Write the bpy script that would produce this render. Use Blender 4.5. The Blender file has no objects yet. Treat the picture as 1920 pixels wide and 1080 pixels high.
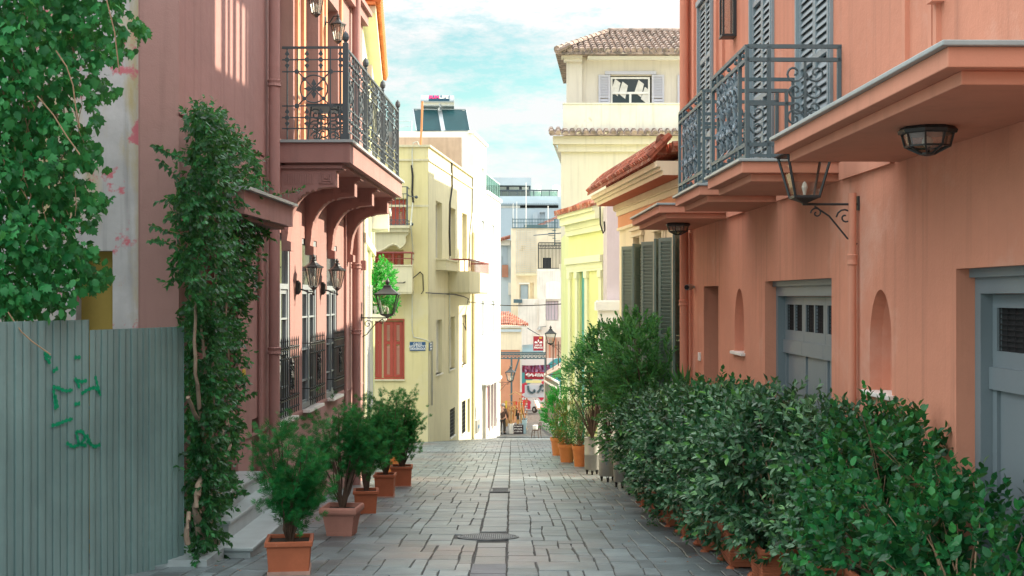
import bpy, math, random
import numpy as np
from mathutils import Vector, Matrix, noise
random.seed(7); rng = np.random.default_rng(7)
PI = math.pi; rad = math.radians
scene = bpy.context.scene
COL = scene.collection
F = 2400.0; HY = 556.0; EYE = 1.6
SUN_EL, SUN_AHEAD = 30.0, 18.0

def G(d):                                   # height of the sloping street at distance d
    if d < 54: return -0.084*d
    if d < 80: return -4.536-0.1035*(d-54)
    return -7.227-0.002*(d-80)
def Z(py, d): return EYE+(HY-py)*d/F        # heights read off the photo at a known distance
def X(px, d): return (px-960)*d/F
def ZX(px, py, d): return (X(px, d), d, Z(py, d))

# ---------------------------------------------------------------- materials
def newmat(name):
    m = bpy.data.materials.new(name); m.use_nodes = True
    nt = m.node_tree; nt.nodes.clear()
    out = nt.nodes.new('ShaderNodeOutputMaterial'); b = nt.nodes.new('ShaderNodeBsdfPrincipled')
    nt.links.new(b.outputs[0], out.inputs[0])
    return m, nt, b, out
def mixc(nt, fac, a, b, mode='MIX'):
    n = nt.nodes.new('ShaderNodeMix'); n.data_type = 'RGBA'; n.blend_type = mode
    for s, v in ((n.inputs[0], fac), (n.inputs[6], a), (n.inputs[7], b)):
        if isinstance(v, bpy.types.NodeSocket): nt.links.new(v, s)
        elif isinstance(v, (tuple, list)): s.default_value = (*v[:3], 1)
        else: s.default_value = v
    return n.outputs[2]
def noisef(nt, vec, scale, detail=4, lo=.35, hi=.65, rough=.55):
    n = nt.nodes.new('ShaderNodeTexNoise'); n.inputs['Scale'].default_value = scale
    n.inputs['Detail'].default_value = detail; n.inputs['Roughness'].default_value = rough
    nt.links.new(vec, n.inputs['Vector'])
    r = nt.nodes.new('ShaderNodeMapRange'); r.inputs[1].default_value = lo; r.inputs[2].default_value = hi
    nt.links.new(n.outputs[0], r.inputs[0]); return r.outputs[0], n.outputs[0]
def mat(name, col, rough=.8, var=.18, vs=1.2, bump=.15, bs=70, metal=0, col2=None, c2s=.9, c2=(.56, .66), streak=0, spec=.4, col3=None, c3s=2, c3=(.6, .64), attr=0, zs=1):
    m, nt, b, out = newmat(name)
    tc = nt.nodes.new('ShaderNodeTexCoord'); vec = tc.outputs['Object']
    f1, _ = noisef(nt, vec, vs, 5)
    dark = tuple(c*(1-var) for c in col); lite = tuple(min(1, c*(1+var*.6)) for c in col)
    c = mixc(nt, f1, dark, lite)
    f2, _ = noisef(nt, vec, vs*14, 4, .3, .7)
    c = mixc(nt, f2, c, mixc(nt, .5, c, tuple(x*(1-var*.5) for x in col)))
    if streak:
        mp = nt.nodes.new('ShaderNodeMapping'); mp.inputs['Scale'].default_value = (7, 7, .35); nt.links.new(vec, mp.inputs[0])
        f3, _ = noisef(nt, mp.outputs[0], 1.0, 6, .52, .78)
        k = nt.nodes.new('ShaderNodeMath'); k.operation = 'MULTIPLY'; k.inputs[1].default_value = streak; nt.links.new(f3, k.inputs[0])
        c = mixc(nt, k.outputs[0], c, tuple(x*.45 for x in col))
    if col2:
        mp = nt.nodes.new('ShaderNodeMapping'); mp.inputs['Scale'].default_value = (1, 1, zs); mp.inputs['Location'].default_value = (3.1, 1.7, .3); nt.links.new(vec, mp.inputs[0])
        f4, _ = noisef(nt, mp.outputs[0], c2s, 7, c2[0], c2[1], .62); c = mixc(nt, f4, c, col2)
    if col3:
        mp = nt.nodes.new('ShaderNodeMapping'); mp.inputs['Location'].default_value = (9, 4, 2); nt.links.new(vec, mp.inputs[0])
        f5, _ = noisef(nt, mp.outputs[0], c3s, 7, c3[0], c3[1], .65); c = mixc(nt, f5, c, col3)
    if attr:
        a = nt.nodes.new('ShaderNodeAttribute'); a.attribute_name = 'v'
        r = nt.nodes.new('ShaderNodeMapRange'); r.inputs[3].default_value = 1-attr; r.inputs[4].default_value = 1+attr*.6; nt.links.new(a.outputs['Fac'], r.inputs[0])
        cc = nt.nodes.new('ShaderNodeVectorMath'); cc.operation = 'SCALE'; nt.links.new(c, cc.inputs[0]); nt.links.new(r.outputs[0], cc.inputs['Scale']); c = cc.outputs[0]
    nt.links.new(c, b.inputs['Base Color'])
    b.inputs['Roughness'].default_value = rough; b.inputs['Metallic'].default_value = metal
    b.inputs['Specular IOR Level'].default_value = spec
    if bump:
        _, h = noisef(nt, vec, bs, 5); _, h2 = noisef(nt, vec, bs*.08, 4)
        ad = nt.nodes.new('ShaderNodeMath'); ad.operation = 'MULTIPLY_ADD'; ad.inputs[1].default_value = 3
        nt.links.new(h2, ad.inputs[0]); nt.links.new(h, ad.inputs[2])
        bp = nt.nodes.new('ShaderNodeBump'); bp.inputs['Strength'].default_value = bump; bp.inputs['Distance'].default_value = .01
        nt.links.new(ad.outputs[0], bp.inputs['Height']); nt.links.new(bp.outputs[0], b.inputs['Normal'])
    return m
def leafmat(name, cols, rough=.45, trans=.3, spec=.4, tint=(.25, .6, .12)):
    m, nt, b, out = newmat(name)
    a = nt.nodes.new('ShaderNodeAttribute'); a.attribute_name = 'v'
    r = nt.nodes.new('ShaderNodeValToRGB'); e = r.color_ramp.elements
    while len(e) < len(cols): e.new(.5)
    for i, c in enumerate(cols): e[i].position = i/(len(cols)-1); e[i].color = (*c, 1)
    nt.links.new(a.outputs['Fac'], r.inputs[0])
    nt.links.new(r.outputs[0], b.inputs['Base Color'])
    b.inputs['Roughness'].default_value = rough; b.inputs['Specular IOR Level'].default_value = spec
    t = nt.nodes.new('ShaderNodeBsdfTranslucent'); nt.links.new(mixc(nt, .5, r.outputs[0], tint), t.inputs[0])
    mx = nt.nodes.new('ShaderNodeMixShader'); mx.inputs[0].default_value = trans
    nt.links.new(b.outputs[0], mx.inputs[1]); nt.links.new(t.outputs[0], mx.inputs[2]); nt.links.new(mx.outputs[0], out.inputs[0])
    return m
def glassmat(name, col=(1, 1, 1), refl=.12, rough=.03):
    m, nt, b, out = newmat(name)
    t = nt.nodes.new('ShaderNodeBsdfTransparent'); t.inputs[0].default_value = (*col, 1)
    g = nt.nodes.new('ShaderNodeBsdfGlossy'); g.inputs['Roughness'].default_value = rough
    mx = nt.nodes.new('ShaderNodeMixShader'); mx.inputs[0].default_value = refl
    nt.links.new(t.outputs[0], mx.inputs[1]); nt.links.new(g.outputs[0], mx.inputs[2]); nt.links.new(mx.outputs[0], out.inputs[0])
    return m

M = {}
M['rose'] = mat('rose_render', (.365, .205, .185), var=.14, vs=.6, streak=.4, bump=.3, col2=(.5, .4, .37), c2s=7, c2=(.73, .75), col3=(.38, .23, .2), c3s=1.6, c3=(.7, .74))
M['rose_dark'] = mat('rose_dark_render', (.26, .125, .11), var=.1, streak=.2)
M['salmon'] = mat('salmon_render', (.65, .275, .18), var=.16, vs=.45, streak=.42, bump=.3, bs=45, col3=(.66, .36, .27), c3s=.8, c3=(.55, .72))
M['salmon_trim'] = mat('salmon_trim', (.65, .285, .19), var=.08, streak=.2, bump=.12)
M['terra_soffit'] = mat('terracotta_soffit', (.5, .12, .05), var=.1)
M['peach'] = mat('peach_render', (.7, .33, .18), var=.08)
M['cream'] = mat('cream_render', (.78, .7, .5), var=.08, vs=.8, streak=.2)
M['cream_far'] = mat('cream_plaster', (.78, .68, .5), var=.08, streak=.3)  # cream plaster on the far houses
M['lilac'] = mat('shade_lilac_plaster', (.55, .48, .52), var=.08, streak=.2)  # white plaster, its shade put into the colour as a tint
M['chart'] = mat('chartreuse_render', (.72, .73, .33), var=.08, vs=.9, streak=.15)
M['chart_trim'] = mat('chartreuse_trim', (.74, .75, .52), var=.06)
M['yellow'] = mat('pale_yellow_render', (.71, .63, .33), var=.08, vs=.5, streak=.3, col2=(.7, .64, .42), c2s=.5, c2=(.5, .7), col3=(.5, .37, .12), c3s=.55, c3=(.69, .71))
M['yellow_side'] = mat('pale_lime_render', (.66, .61, .41), var=.1, vs=.5, streak=.45, col3=(.42, .36, .2), c3s=.6, c3=(.71, .75))
M['white'] = mat('white_plaster', (.8, .79, .74), var=.06, streak=.2)
M['offwhite'] = mat('old_white_plaster', (.72, .7, .62), var=.12, streak=.5, col3=(.45, .38, .25), c3s=.5, c3=(.6, .68))
M['tallcream'] = mat('tall_cream_plaster', (.64, .59, .5), var=.08, vs=.4, streak=.35, col3=(.5, .45, .33), c3s=.7, c3=(.68, .76))
M['brownwall'] = mat('bare_brown_render', (.5, .37, .28), var=.2, vs=.8, streak=.4)
M['stained'] = mat('stained_plaster', (.47, .46, .47), var=.25, vs=1.4, streak=.8, col2=(.42, .34, .17), c2s=1.3, c2=(.5, .62), col3=(.5, .15, .18), c3s=2.6, c3=(.57, .62), zs=.3)
M['ochre'] = mat('ochre_render', (.36, .26, .06), var=.2)
M['bluegrey'] = mat('blue_grey_render', (.36, .44, .5), var=.1, vs=.3)
M['palegrey'] = mat('pale_grey_render', (.5, .58, .62), var=.1, vs=.3)
M['orange_wall'] = mat('orange_shop_render', (.7, .33, .2), var=.12)
M['marble'] = mat('grey_marble', (.36, .42, .43), rough=.35, var=.14, vs=4, bump=.04)
M['marble_white'] = mat('white_marble', (.8, .78, .75), rough=.4, var=.07, vs=5, bump=.03)
M['iron'] = mat('black_iron', (.025, .03, .033), rough=.45, var=.2, bump=.05, spec=.5)
M['iron_grey'] = mat('grey_painted_iron', (.075, .1, .115), rough=.5, var=.15, bump=.05)
M['rail_r'] = mat('blue_grey_painted_iron', (.1, .15, .17), rough=.45, var=.15, bump=.05)
M['cast'] = mat('patinated_cast_leaf', (.2, .26, .3), rough=.5, var=.5, vs=9, bump=.2)
M['greydoor'] = mat('blue_grey_door_paint', (.19, .235, .26), rough=.5, var=.06, bump=.04)
M['greydoor2'] = mat('pale_olive_door_paint', (.3, .31, .24), rough=.5, var=.06, bump=.04)
M['shutter'] = mat('grey_green_shutter', (.16, .23, .2), rough=.5, var=.08, bump=.03)
M['shutter_f'] = mat('shutter_frame_grey', (.26, .32, .35), rough=.5, var=.06, bump=.03)
M['shutter_p'] = mat('pale_lilac_shutter', (.5, .5, .55), rough=.6, var=.05, bump=.03)
M['winframe'] = mat('grey_window_paint', (.27, .31, .33), rough=.5, var=.08, bump=.03)
M['redwood'] = mat('brick_red_shutter_paint', (.4, .07, .045), rough=.55, var=.12, bump=.04)
M['redwood2'] = mat('faded_red_slats', (.42, .2, .13), rough=.6, var=.12, bump=.03)
M['redrail'] = mat('red_brown_rail_paint', (.25, .06, .05), rough=.5, var=.12, bump=.02)
M['teal'] = mat('teal_door_paint', (.08, .33, .33), rough=.5, var=.08)
M['tile'] = mat('red_clay_tile', (.4, .12, .07), rough=.9, var=.4, vs=6, bump=.4, attr=.4, col2=(.5, .28, .2), c2s=5, c2=(.5, .62))
M['tile_old'] = mat('weathered_clay_tile', (.4, .3, .25), rough=.9, var=.45, vs=5, bump=.3, col2=(.16, .13, .11), c2s=4, c2=(.5, .6), col3=(.68, .6, .48), c3s=5, c3=(.6, .65), attr=.25)
M['tile_or'] = mat('orange_clay_tile', (.7, .25, .08), rough=.8, var=.3, vs=6, bump=.2)
M['terra'] = mat('terracotta', (.4, .12, .055), rough=.75, var=.2, vs=3, bump=.2, bs=40, col3=(.5, .3, .22), c3s=4, c3=(.66, .72))
M['terra_p'] = mat('pink_terracotta', (.46, .22, .17), rough=.8, var=.14, vs=4, bump=.2)
M['terra_o'] = mat('orange_terracotta', (.62, .2, .06), rough=.7, var=.14, vs=4, bump=.1)
M['plinth'] = mat('limed_pot_foot', (.42, .27, .22), rough=.9, var=.2, vs=6)
M['soil'] = mat('potting_soil', (.045, .03, .02), rough=1, var=.4, vs=20, bump=1, bs=50)
M['bin'] = mat('galvanised_drum', (.34, .34, .31), rough=.45, var=.2, vs=3, metal=.35, bump=.1, streak=.4)
M['bluepaint'] = mat('blue_spray_paint', (.05, .2, .35), rough=.6)
M['greenpaint'] = mat('green_spray_paint', (.0, .3, .14), rough=.5, var=.2)
M['rubber'] = mat('black_rubber', (.02, .02, .02), rough=.7)
M['fence'] = mat('grey_green_coated_steel', (.235, .375, .37), rough=.34, var=.2, vs=1.1, bump=.12, bs=5, metal=.15, streak=.35, spec=.6)
M['bark'] = mat('pale_bark', (.3, .23, .17), rough=.9, var=.35, vs=8, bump=.6, bs=60)
M['bark_d'] = mat('dark_bark', (.1, .065, .045), rough=.9, var=.35, vs=8, bump=.5, bs=60)
M['twig'] = mat('tan_twig', (.3, .2, .12), rough=.9, var=.3, vs=8, bump=0)
M['dark'] = mat('dark_interior', (.02, .02, .022), rough=.9, var=.3, bump=0)
M['glassdark'] = mat('window_glass', (.03, .035, .04), rough=.06, var=.4, vs=1, bump=0, spec=.8)
M['concrete'] = mat('concrete_ground', (.28, .28, .27), rough=.9, var=.25, vs=1)
M['mortar'] = mat('dirty_mortar', (.09, .09, .085), rough=.95, var=.4, vs=6, bump=.4)
M['slab'] = mat('grey_schist_slab', (.145, .183, .195), rough=.4, var=.34, vs=2.6, bump=.7, bs=20, attr=.42, col2=(.17, .135, .125), c2s=.35, c2=(.5, .7), spec=.5, col3=(.12, .12, .12), c3s=3.2, c3=(.66, .72))
M['slab_d'] = mat('dark_schist_slab', (.13, .135, .15), rough=.55, var=.25, vs=3, bump=.5, bs=30)
M['castiron'] = mat('worn_cast_iron', (.15, .16, .165), rough=.5, var=.3, vs=10, bump=.4, metal=.2)
M['cable'] = mat('black_cable', (.02, .02, .02), rough=.6, var=0, bump=0)
M['pipe_w'] = mat('pale_pipe', (.6, .6, .5), rough=.6)
M['pvc'] = mat('orange_pipe', (.6, .25, .1), rough=.6)
M['panel'] = mat('solar_collector_glass', (.012, .06, .07), rough=.3, var=.15, bump=0, spec=.25)
M['alu'] = mat('aluminium', (.4, .44, .45), rough=.3, metal=.8, var=.1, bump=0)
M['bluesign'] = mat('blue_enamel', (.03, .1, .22), rough=.3, var=.1, bump=0)
M['navy'] = mat('navy_label', (.01, .07, .12), rough=.4, bump=0)
M['letter'] = mat('white_lettering', (.8, .8, .78), rough=.6, var=.02, bump=0)
M['pink'] = mat('magenta_lettering', (.8, .04, .2), rough=.5, var=.02, bump=0)
M['maroon'] = mat('maroon_sign', (.3, .012, .03), rough=.5, var=.1, bump=0)
M['purple'] = mat('purple_cloth', (.12, .015, .06), rough=.8, var=.4, vs=3)
M['violet'] = mat('violet_cloth', (.22, .12, .25), rough=.8, var=.4, vs=3)
M['petrol'] = mat('petrol_painted_steel', (.07, .13, .15), rough=.5, var=.15)
M['olive'] = mat('olive_gate_paint', (.2, .18, .11), rough=.6, var=.2)
M['gold'] = mat('yellow_brass', (.6, .42, .05), rough=.4, bump=0)
M['brown_cloth'] = mat('brown_wool', (.09, .05, .035), rough=.95, var=.3)
M['dark_cloth'] = mat('dark_cloth', (.04, .035, .03), rough=.95, var=.3)
M['skin'] = mat('skin', (.45, .25, .17), rough=.6)
M['hair'] = mat('grey_hair', (.25, .24, .23), rough=.8)
M['wood'] = mat('dark_wood', (.07, .035, .02), rough=.5, var=.3)
M['cane'] = mat('pale_cane', (.5, .3, .12), rough=.6, var=.3, vs=5)
M['leather'] = mat('orange_leather', (.45, .15, .04), rough=.6, var=.3)
M['paper'] = mat('pale_paper', (.7, .68, .62), rough=.8, var=.15, vs=8)
M['bluebin'] = mat('pale_blue_plastic', (.35, .5, .55), rough=.5)
M['chalk'] = mat('black_board', (.03, .02, .025), rough=.7)
M['carwhite'] = mat('white_car_paint', (.7, .7, .68), rough=.2, bump=0, spec=.6)
M['lampglass'] = glassmat('lantern_glass', (.92, .93, .9), .1)
M['frost'] = glassmat('pale_lantern_glass', (.8, .8, .76), .22, .25)
M['balglass'] = glassmat('balustrade_glass', (.6, .78, .7), .2)
M['red'] = mat('red_paint', (.6, .03, .03), rough=.5)
# graffiti wall
def graf():
    m, nt, b, out = newmat('graffiti_wall'); tc = nt.nodes.new('ShaderNodeTexCoord'); v = tc.outputs['Object']
    c = mixc(nt, noisef(nt, v, .35, 2, .5, .52)[0], (.6, .62, .6), (.05, .28, .3))
    mp = nt.nodes.new('ShaderNodeMapping'); mp.inputs['Location'].default_value = (5, 2, 9); nt.links.new(v, mp.inputs[0])
    c = mixc(nt, noisef(nt, mp.outputs[0], .6, 2, .56, .58)[0], c, (.5, .03, .06))
    mp = nt.nodes.new('ShaderNodeMapping'); mp.inputs['Location'].default_value = (1, 7, 3); nt.links.new(v, mp.inputs[0])
    c = mixc(nt, noisef(nt, mp.outputs[0], .8, 2, .62, .63)[0], c, (.05, .3, .08))
    nt.links.new(c, b.inputs['Base Color']); b.inputs['Roughness'].default_value = .8
    return m
M['graffiti'] = graf()
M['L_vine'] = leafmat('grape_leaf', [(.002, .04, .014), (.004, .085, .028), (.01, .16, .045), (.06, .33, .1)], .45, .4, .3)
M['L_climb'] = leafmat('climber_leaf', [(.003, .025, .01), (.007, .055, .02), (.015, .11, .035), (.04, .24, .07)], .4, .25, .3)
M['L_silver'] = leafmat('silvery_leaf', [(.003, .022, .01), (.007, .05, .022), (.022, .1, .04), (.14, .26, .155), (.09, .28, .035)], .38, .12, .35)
M['L_privet'] = leafmat('glossy_green_leaf', [(.002, .035, .013), (.004, .075, .025), (.009, .13, .035), (.035, .24, .05)], .36, .2, .3)
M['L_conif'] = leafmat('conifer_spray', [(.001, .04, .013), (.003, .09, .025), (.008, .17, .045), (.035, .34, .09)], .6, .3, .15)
M['L_olea'] = leafmat('oleander_leaf', [(.012, .07, .025), (.022, .13, .04), (.045, .2, .06), (.12, .3, .1)], .5, .35, .3)
M['L_ficus'] = leafmat('small_dark_leaf', [(.008, .06, .018), (.012, .1, .03), (.02, .15, .04), (.05, .23, .05)], .42, .3, .3)
M['L_lime'] = leafmat('bright_green_leaf', [(.01, .14, .02), (.02, .22, .03), (.04, .3, .04), (.08, .36, .05)], .5, .4, tint=(.1, .8, .1))
M['L_autumn'] = leafmat('orange_green_leaf', [(.02, .1, .02), (.04, .14, .03), (.2, .16, .03), (.4, .16, .03)], .5, .3)

# ---------------------------------------------------------------- objects
def tag(o, label=None, cat=None, group=None, kind=None):
    if label: o['label'] = label
    if cat: o['category'] = cat
    if group: o['group'] = group
    if kind: o['kind'] = kind
    return o
def empty(name, loc, label, cat, group=None, rz=0, scale=1):
    o = bpy.data.objects.new(name, None); COL.objects.link(o); o.location = loc; o.rotation_euler = (0, 0, rz)
    if scale != 1: o.scale = (scale,)*3
    o.empty_display_size = .2
    return tag(o, label, cat, group)
def rootloc(p):
    v = Vector((0, 0, 0))
    while p is not None: v += Vector(p.location); p = p.parent
    return v
class MB:
    def __init__(s, T=None): s.v = []; s.f = []; s.T = T
    def add(s, vs, fs):
        n = len(s.v)
        if s.T is not None: vs = [tuple(s.T @ Vector(v)) for v in vs]
        s.v += [tuple(v) for v in vs]; s.f += [tuple(i+n for i in f) for f in fs]; return s
    def box(s, x0, x1, y0, y1, z0, z1):
        return s.add([(x, y, z) for z in (z0, z1) for y in (y0, y1) for x in (x0, x1)],
                     [(0, 2, 3, 1), (4, 5, 7, 6), (0, 1, 5, 4), (2, 6, 7, 3), (0, 4, 6, 2), (1, 3, 7, 5)])
    def taper(s, x0, x1, y0, y1, z0, z1, d):        # box whose foot is inset by d
        return s.add([(x0+d, y0+d, z0), (x1-d, y0+d, z0), (x0+d, y1-d, z0), (x1-d, y1-d, z0), (x0, y0, z1), (x1, y0, z1), (x0, y1, z1), (x1, y1, z1)],
                     [(0, 2, 3, 1), (4, 5, 7, 6), (0, 1, 5, 4), (2, 6, 7, 3), (0, 4, 6, 2), (1, 3, 7, 5)])
    def prism(s, pts, a0, a1, axis):               # 2D outline pushed along an axis
        n = len(pts)
        def mk(p, a): return {0: (a, p[0], p[1]), 1: (p[0], a, p[1]), 2: (p[0], p[1], a)}[axis]
        vs = [mk(p, a0) for p in pts]+[mk(p, a1) for p in pts]
        return s.add(vs, [tuple(range(n)), tuple(range(2*n-1, n-1, -1))]+[(i, (i+1) % n, n+(i+1) % n, n+i) for i in range(n)])
    def bar(s, p, q, w=.02, h=None, up=(0, 0, 1)):
        h = h or w; p = Vector(p); q = Vector(q); d = (q-p)
        if d.length < 1e-6: return s
        d.normalize(); u = Vector(up)
        if abs(d.dot(u)) > .95: u = Vector((1, 0, 0))
        r = d.cross(u).normalized()*w/2; u = r.cross(d).normalized()*h/2
        vs = [a+x for a in (p, q) for x in (-r-u, r-u, r+u, -r+u)]
        return s.add(vs, [(0, 3, 2, 1), (4, 5, 6, 7), (0, 1, 5, 4), (1, 2, 6, 5), (2, 3, 7, 6), (3, 0, 4, 7)])
    def tube(s, pts, r=.01, n=6, r2=None):
        pts = [Vector(p) for p in pts]; m = len(pts); vs = []
        for i, p in enumerate(pts):
            d = (pts[min(i+1, m-1)]-pts[max(i-1, 0)])
            d = d.normalized() if d.length > 1e-9 else Vector((0, 0, 1))
            u = Vector((0, 0, 1)) if abs(d.z) < .9 else Vector((1, 0, 0))
            a = d.cross(u).normalized(); b = d.cross(a)
            rr = r if r2 is None else r+(r2-r)*i/(m-1)
            vs += [p+(a*math.cos(2*PI*k/n)+b*math.sin(2*PI*k/n))*rr for k in range(n)]
        fs = [(i*n+k, i*n+(k+1) % n, (i+1)*n+(k+1) % n, (i+1)*n+k) for i in range(m-1) for k in range(n)]
        fs += [tuple(range(n)), tuple((m-1)*n+k for k in range(n-1, -1, -1))]
        return s.add(vs, fs)
    def lathe(s, prof, c=(0, 0, 0), n=16, sq=False, rot=0):
        vs = []
        k0 = math.sqrt(2) if sq else 1
        nn = 4 if sq else n
        for r, z in prof:
            vs += [(c[0]+r*k0*math.cos(2*PI*(k+.5)/nn+rot), c[1]+r*k0*math.sin(2*PI*(k+.5)/nn+rot), c[2]+z) for k in range(nn)]
        m = len(prof)
        fs = [(i*nn+k, i*nn+(k+1) % nn, (i+1)*nn+(k+1) % nn, (i+1)*nn+k) for i in range(m-1) for k in range(nn)]
        fs += [tuple(range(nn)), tuple((m-1)*nn+k for k in range(nn-1, -1, -1))]
        return s.add(vs, fs)
    def ball(s, c, r, n=8): return s.lathe([(r*math.sin(PI*i/5)+1e-4, -r*math.cos(PI*i/5)) for i in range(6)], c, n)
    def build(s, name, m, parent=None, smooth=False, bevel=0, label=None):
        me = bpy.data.meshes.new(name)
        L = rootloc(parent)
        if parent is not None and parent.get('local'): L = Vector((0, 0, 0))
        me.from_pydata([(v[0]-L.x, v[1]-L.y, v[2]-L.z) for v in s.v], [], s.f)
        import bmesh
        bm = bmesh.new(); bm.from_mesh(me); bmesh.ops.recalc_face_normals(bm, faces=bm.faces); bm.to_mesh(me); bm.free()
        me.materials.append(M[m] if isinstance(m, str) else m)
        if 'attr' in s.__dict__:
            at = me.attributes.new('v', 'FLOAT', 'FACE'); at.data.foreach_set('value', s.attr)
        if smooth:
            me.polygons.foreach_set('use_smooth', [True]*len(me.polygons))
            me.set_sharp_from_angle(angle=rad(40)) if hasattr(me, 'set_sharp_from_angle') else None
        o = bpy.data.objects.new(name, me); COL.objects.link(o)
        if parent is not None: o.parent = parent
        if bevel:
            bv = o.modifiers.new('Bevel', 'BEVEL'); bv.width = bevel; bv.segments = 2; bv.limit_method = 'ANGLE'
        if label: o['label'] = label
        return o
def build_each(mb, name, m, parent, **kw):          # one object per loose piece
    p = list(range(len(mb.v)))
    def find(i):
        while p[i] != i: p[i] = p[p[i]]; i = p[i]
        return i
    for f in mb.f:
        for i in f[1:]: p[find(i)] = find(f[0])
    g = {}
    for f in mb.f: g.setdefault(find(f[0]), []).append(f)
    for fs in g.values():
        idx = sorted({i for f in fs for i in f}); mp = {k: n for n, k in enumerate(idx)}
        q = MB(); q.v = [mb.v[i] for i in idx]; q.f = [tuple(mp[i] for i in f) for f in fs]; q.build(name, m, parent, **kw)
def local(root):                                  # parts of this thing are given in its own axes
    root['local'] = 1; return root
def copy_tree(o, parent=None):
    c = o.copy(); COL.objects.link(c); c.parent = parent
    for ch in list(o.children): copy_tree(ch, c)
    return c
def frame(ox, oy, k, side):                       # facade axes: s = distance ahead, o = outward, z up
    n = math.hypot(k, 1)
    o = (side/n, -side*k/n) if side > 0 else (-1/n, k/n)
    return Matrix(((k, o[0], 0, ox), (1, o[1], 0, oy), (0, 0, 1, 0), (0, 0, 0, 1)))
def panel(mb, s0, s1, z0, z1, holes=(), depth=.15, o=0):
    xs = sorted({s0, s1, *[h[0] for h in holes], *[h[1] for h in holes]}); zs = sorted({z0, z1, *[h[2] for h in holes], *[h[3] for h in holes]})
    xs = [x for x in xs if s0 <= x <= s1]; zs = [z for z in zs if z0 <= z <= z1]
    for i in range(len(xs)-1):
        for j in range(len(zs)-1):
            cx = (xs[i]+xs[i+1])/2; cz = (zs[j]+zs[j+1])/2
            if any(h[0] < cx < h[1] and h[2] < cz < h[3] for h in holes): continue
            mb.add([(xs[i], o, zs[j]), (xs[i+1], o, zs[j]), (xs[i+1], o, zs[j+1]), (xs[i], o, zs[j+1])], [(0, 1, 2, 3)])
    for h in holes:
        a, b, c, d = h[:4]; dp = h[4] if len(h) > 4 else depth
        v = [(a, o, c), (b, o, c), (b, o, d), (a, o, d), (a, o-dp, c), (b, o-dp, c), (b, o-dp, d), (a, o-dp, d)]
        mb.add(v, [(0, 1, 5, 4), (1, 2, 6, 5), (2, 3, 7, 6), (3, 0, 4, 7)]+([(4, 5, 6, 7)] if len(h) > 5 else []))
    return mb
def spiral(mb, c, ax, bx, r0, turns=1.3, r=.008, start=0, flip=1, n=16, shrink=.85):
    c = Vector(c); ax = Vector(ax); bx = Vector(bx); pts = []
    for i in range(n+1):
        t = i/n; a = start+flip*t*turns*2*PI; R = r0*(1-shrink*t)
        pts.append(c+ax*R*math.cos(a)+bx*R*math.sin(a))
    mb.tube(pts, r, 5); return pts
def text(body, size, m, parent, T, name='lettering', depth=.002, bold=0):
    cu = bpy.data.curves.new(name, 'FONT'); cu.body = body; cu.size = size; cu.align_x = 'CENTER'; cu.align_y = 'CENTER'; cu.extrude = depth; cu.offset = bold
    t = bpy.data.objects.new(name, cu); COL.objects.link(t); bpy.context.view_layer.update()
    me = bpy.data.meshes.new_from_object(t.evaluated_get(bpy.context.evaluated_depsgraph_get()))
    bpy.data.objects.remove(t); bpy.data.curves.remove(cu)
    me.transform(Matrix.Translation(-rootloc(parent)) @ T); me.materials.clear(); me.materials.append(M[m])
    o = bpy.data.objects.new(name, me); COL.objects.link(o); o.parent = parent; return o
def facecam(px, py, d, rz=0, tilt=0):             # axes of a flat sign facing the street's near end
    return Matrix.Translation(ZX(px, py, d)) @ Matrix.Rotation(rz, 4, 'Z') @ Matrix.Rotation(PI/2-tilt, 4, 'X')

# ---------------------------------------------------------------- foliage
def tmpl(kind):
    if kind == 'oval': v = [(0, 0, 0), (.2, .25, .05), (.24, .55, .06), (0, 1, -.06), (-.24, .55, .06), (-.2, .25, .05), (0, .5, 0)]; f = [(0, 1, 2, 3, 6), (0, 6, 3, 4, 5)]
    elif kind == 'broad': v = [(0, 0, 0), (.28, .22, .05), (.3, .6, .06), (0, 1, -.1), (-.3, .6, .06), (-.28, .22, .05), (0, .5, 0)]; f = [(0, 1, 2, 3, 6), (0, 6, 3, 4, 5)]
    elif kind == 'narrow': v = [(0, 0, 0), (.09, .45, .02), (0, 1, -.12), (-.09, .45, .02)]; f = [(0, 1, 2, 3)]
    elif kind == 'lance': v = [(0, 0, 0), (.1, .3, .02), (.1, .65, -.02), (0, 1, -.14), (-.1, .65, -.02), (-.1, .3, .02), (0, .5, -.02)]; f = [(0, 1, 2, 3, 6), (0, 6, 3, 4, 5)]
    elif kind == 'grape':
        o = [(0, 0), (.2, -.12), (.42, .02), (.36, .2), (.6, .42), (.36, .48), (.38, .72), (.16, .7), (0, 1.02)]
        o = o+[(-x, y) for x, y in o[-2:0:-1]]
        v = [(x, y, -.25*(x*x+(y-.35)**2)+(.05 if i % 2 else -.03)) for i, (x, y) in enumerate(o)]+[(0, .32, .06)]
        n = len(o); f = [(i, (i+1) % n, n) for i in range(n)]
    elif kind == 'spray':
        v = []; f = []
        for k in range(7):
            a = (k-3)*.33; y0 = .12*abs(3-k)*0+.1*k*0; L = 1-.09*abs(k-3)
            dx, dy = math.sin(a), math.cos(a); b = len(v)
            v += [(0, y0, 0), (dx*L*.5+dy*.05, dy*L*.5-dx*.05, .05*(k % 3-1)), (dx*L, dy*L, .14*(k % 3-1)), (dx*L*.5-dy*.05, dy*L*.5+dx*.05, .05*(k % 3-1))]
            f.append((b, b+1, b+2, b+3))
    return np.array(v, float), f
def unit(a): return a/np.maximum(np.linalg.norm(a, axis=-1, keepdims=True), 1e-9)
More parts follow.
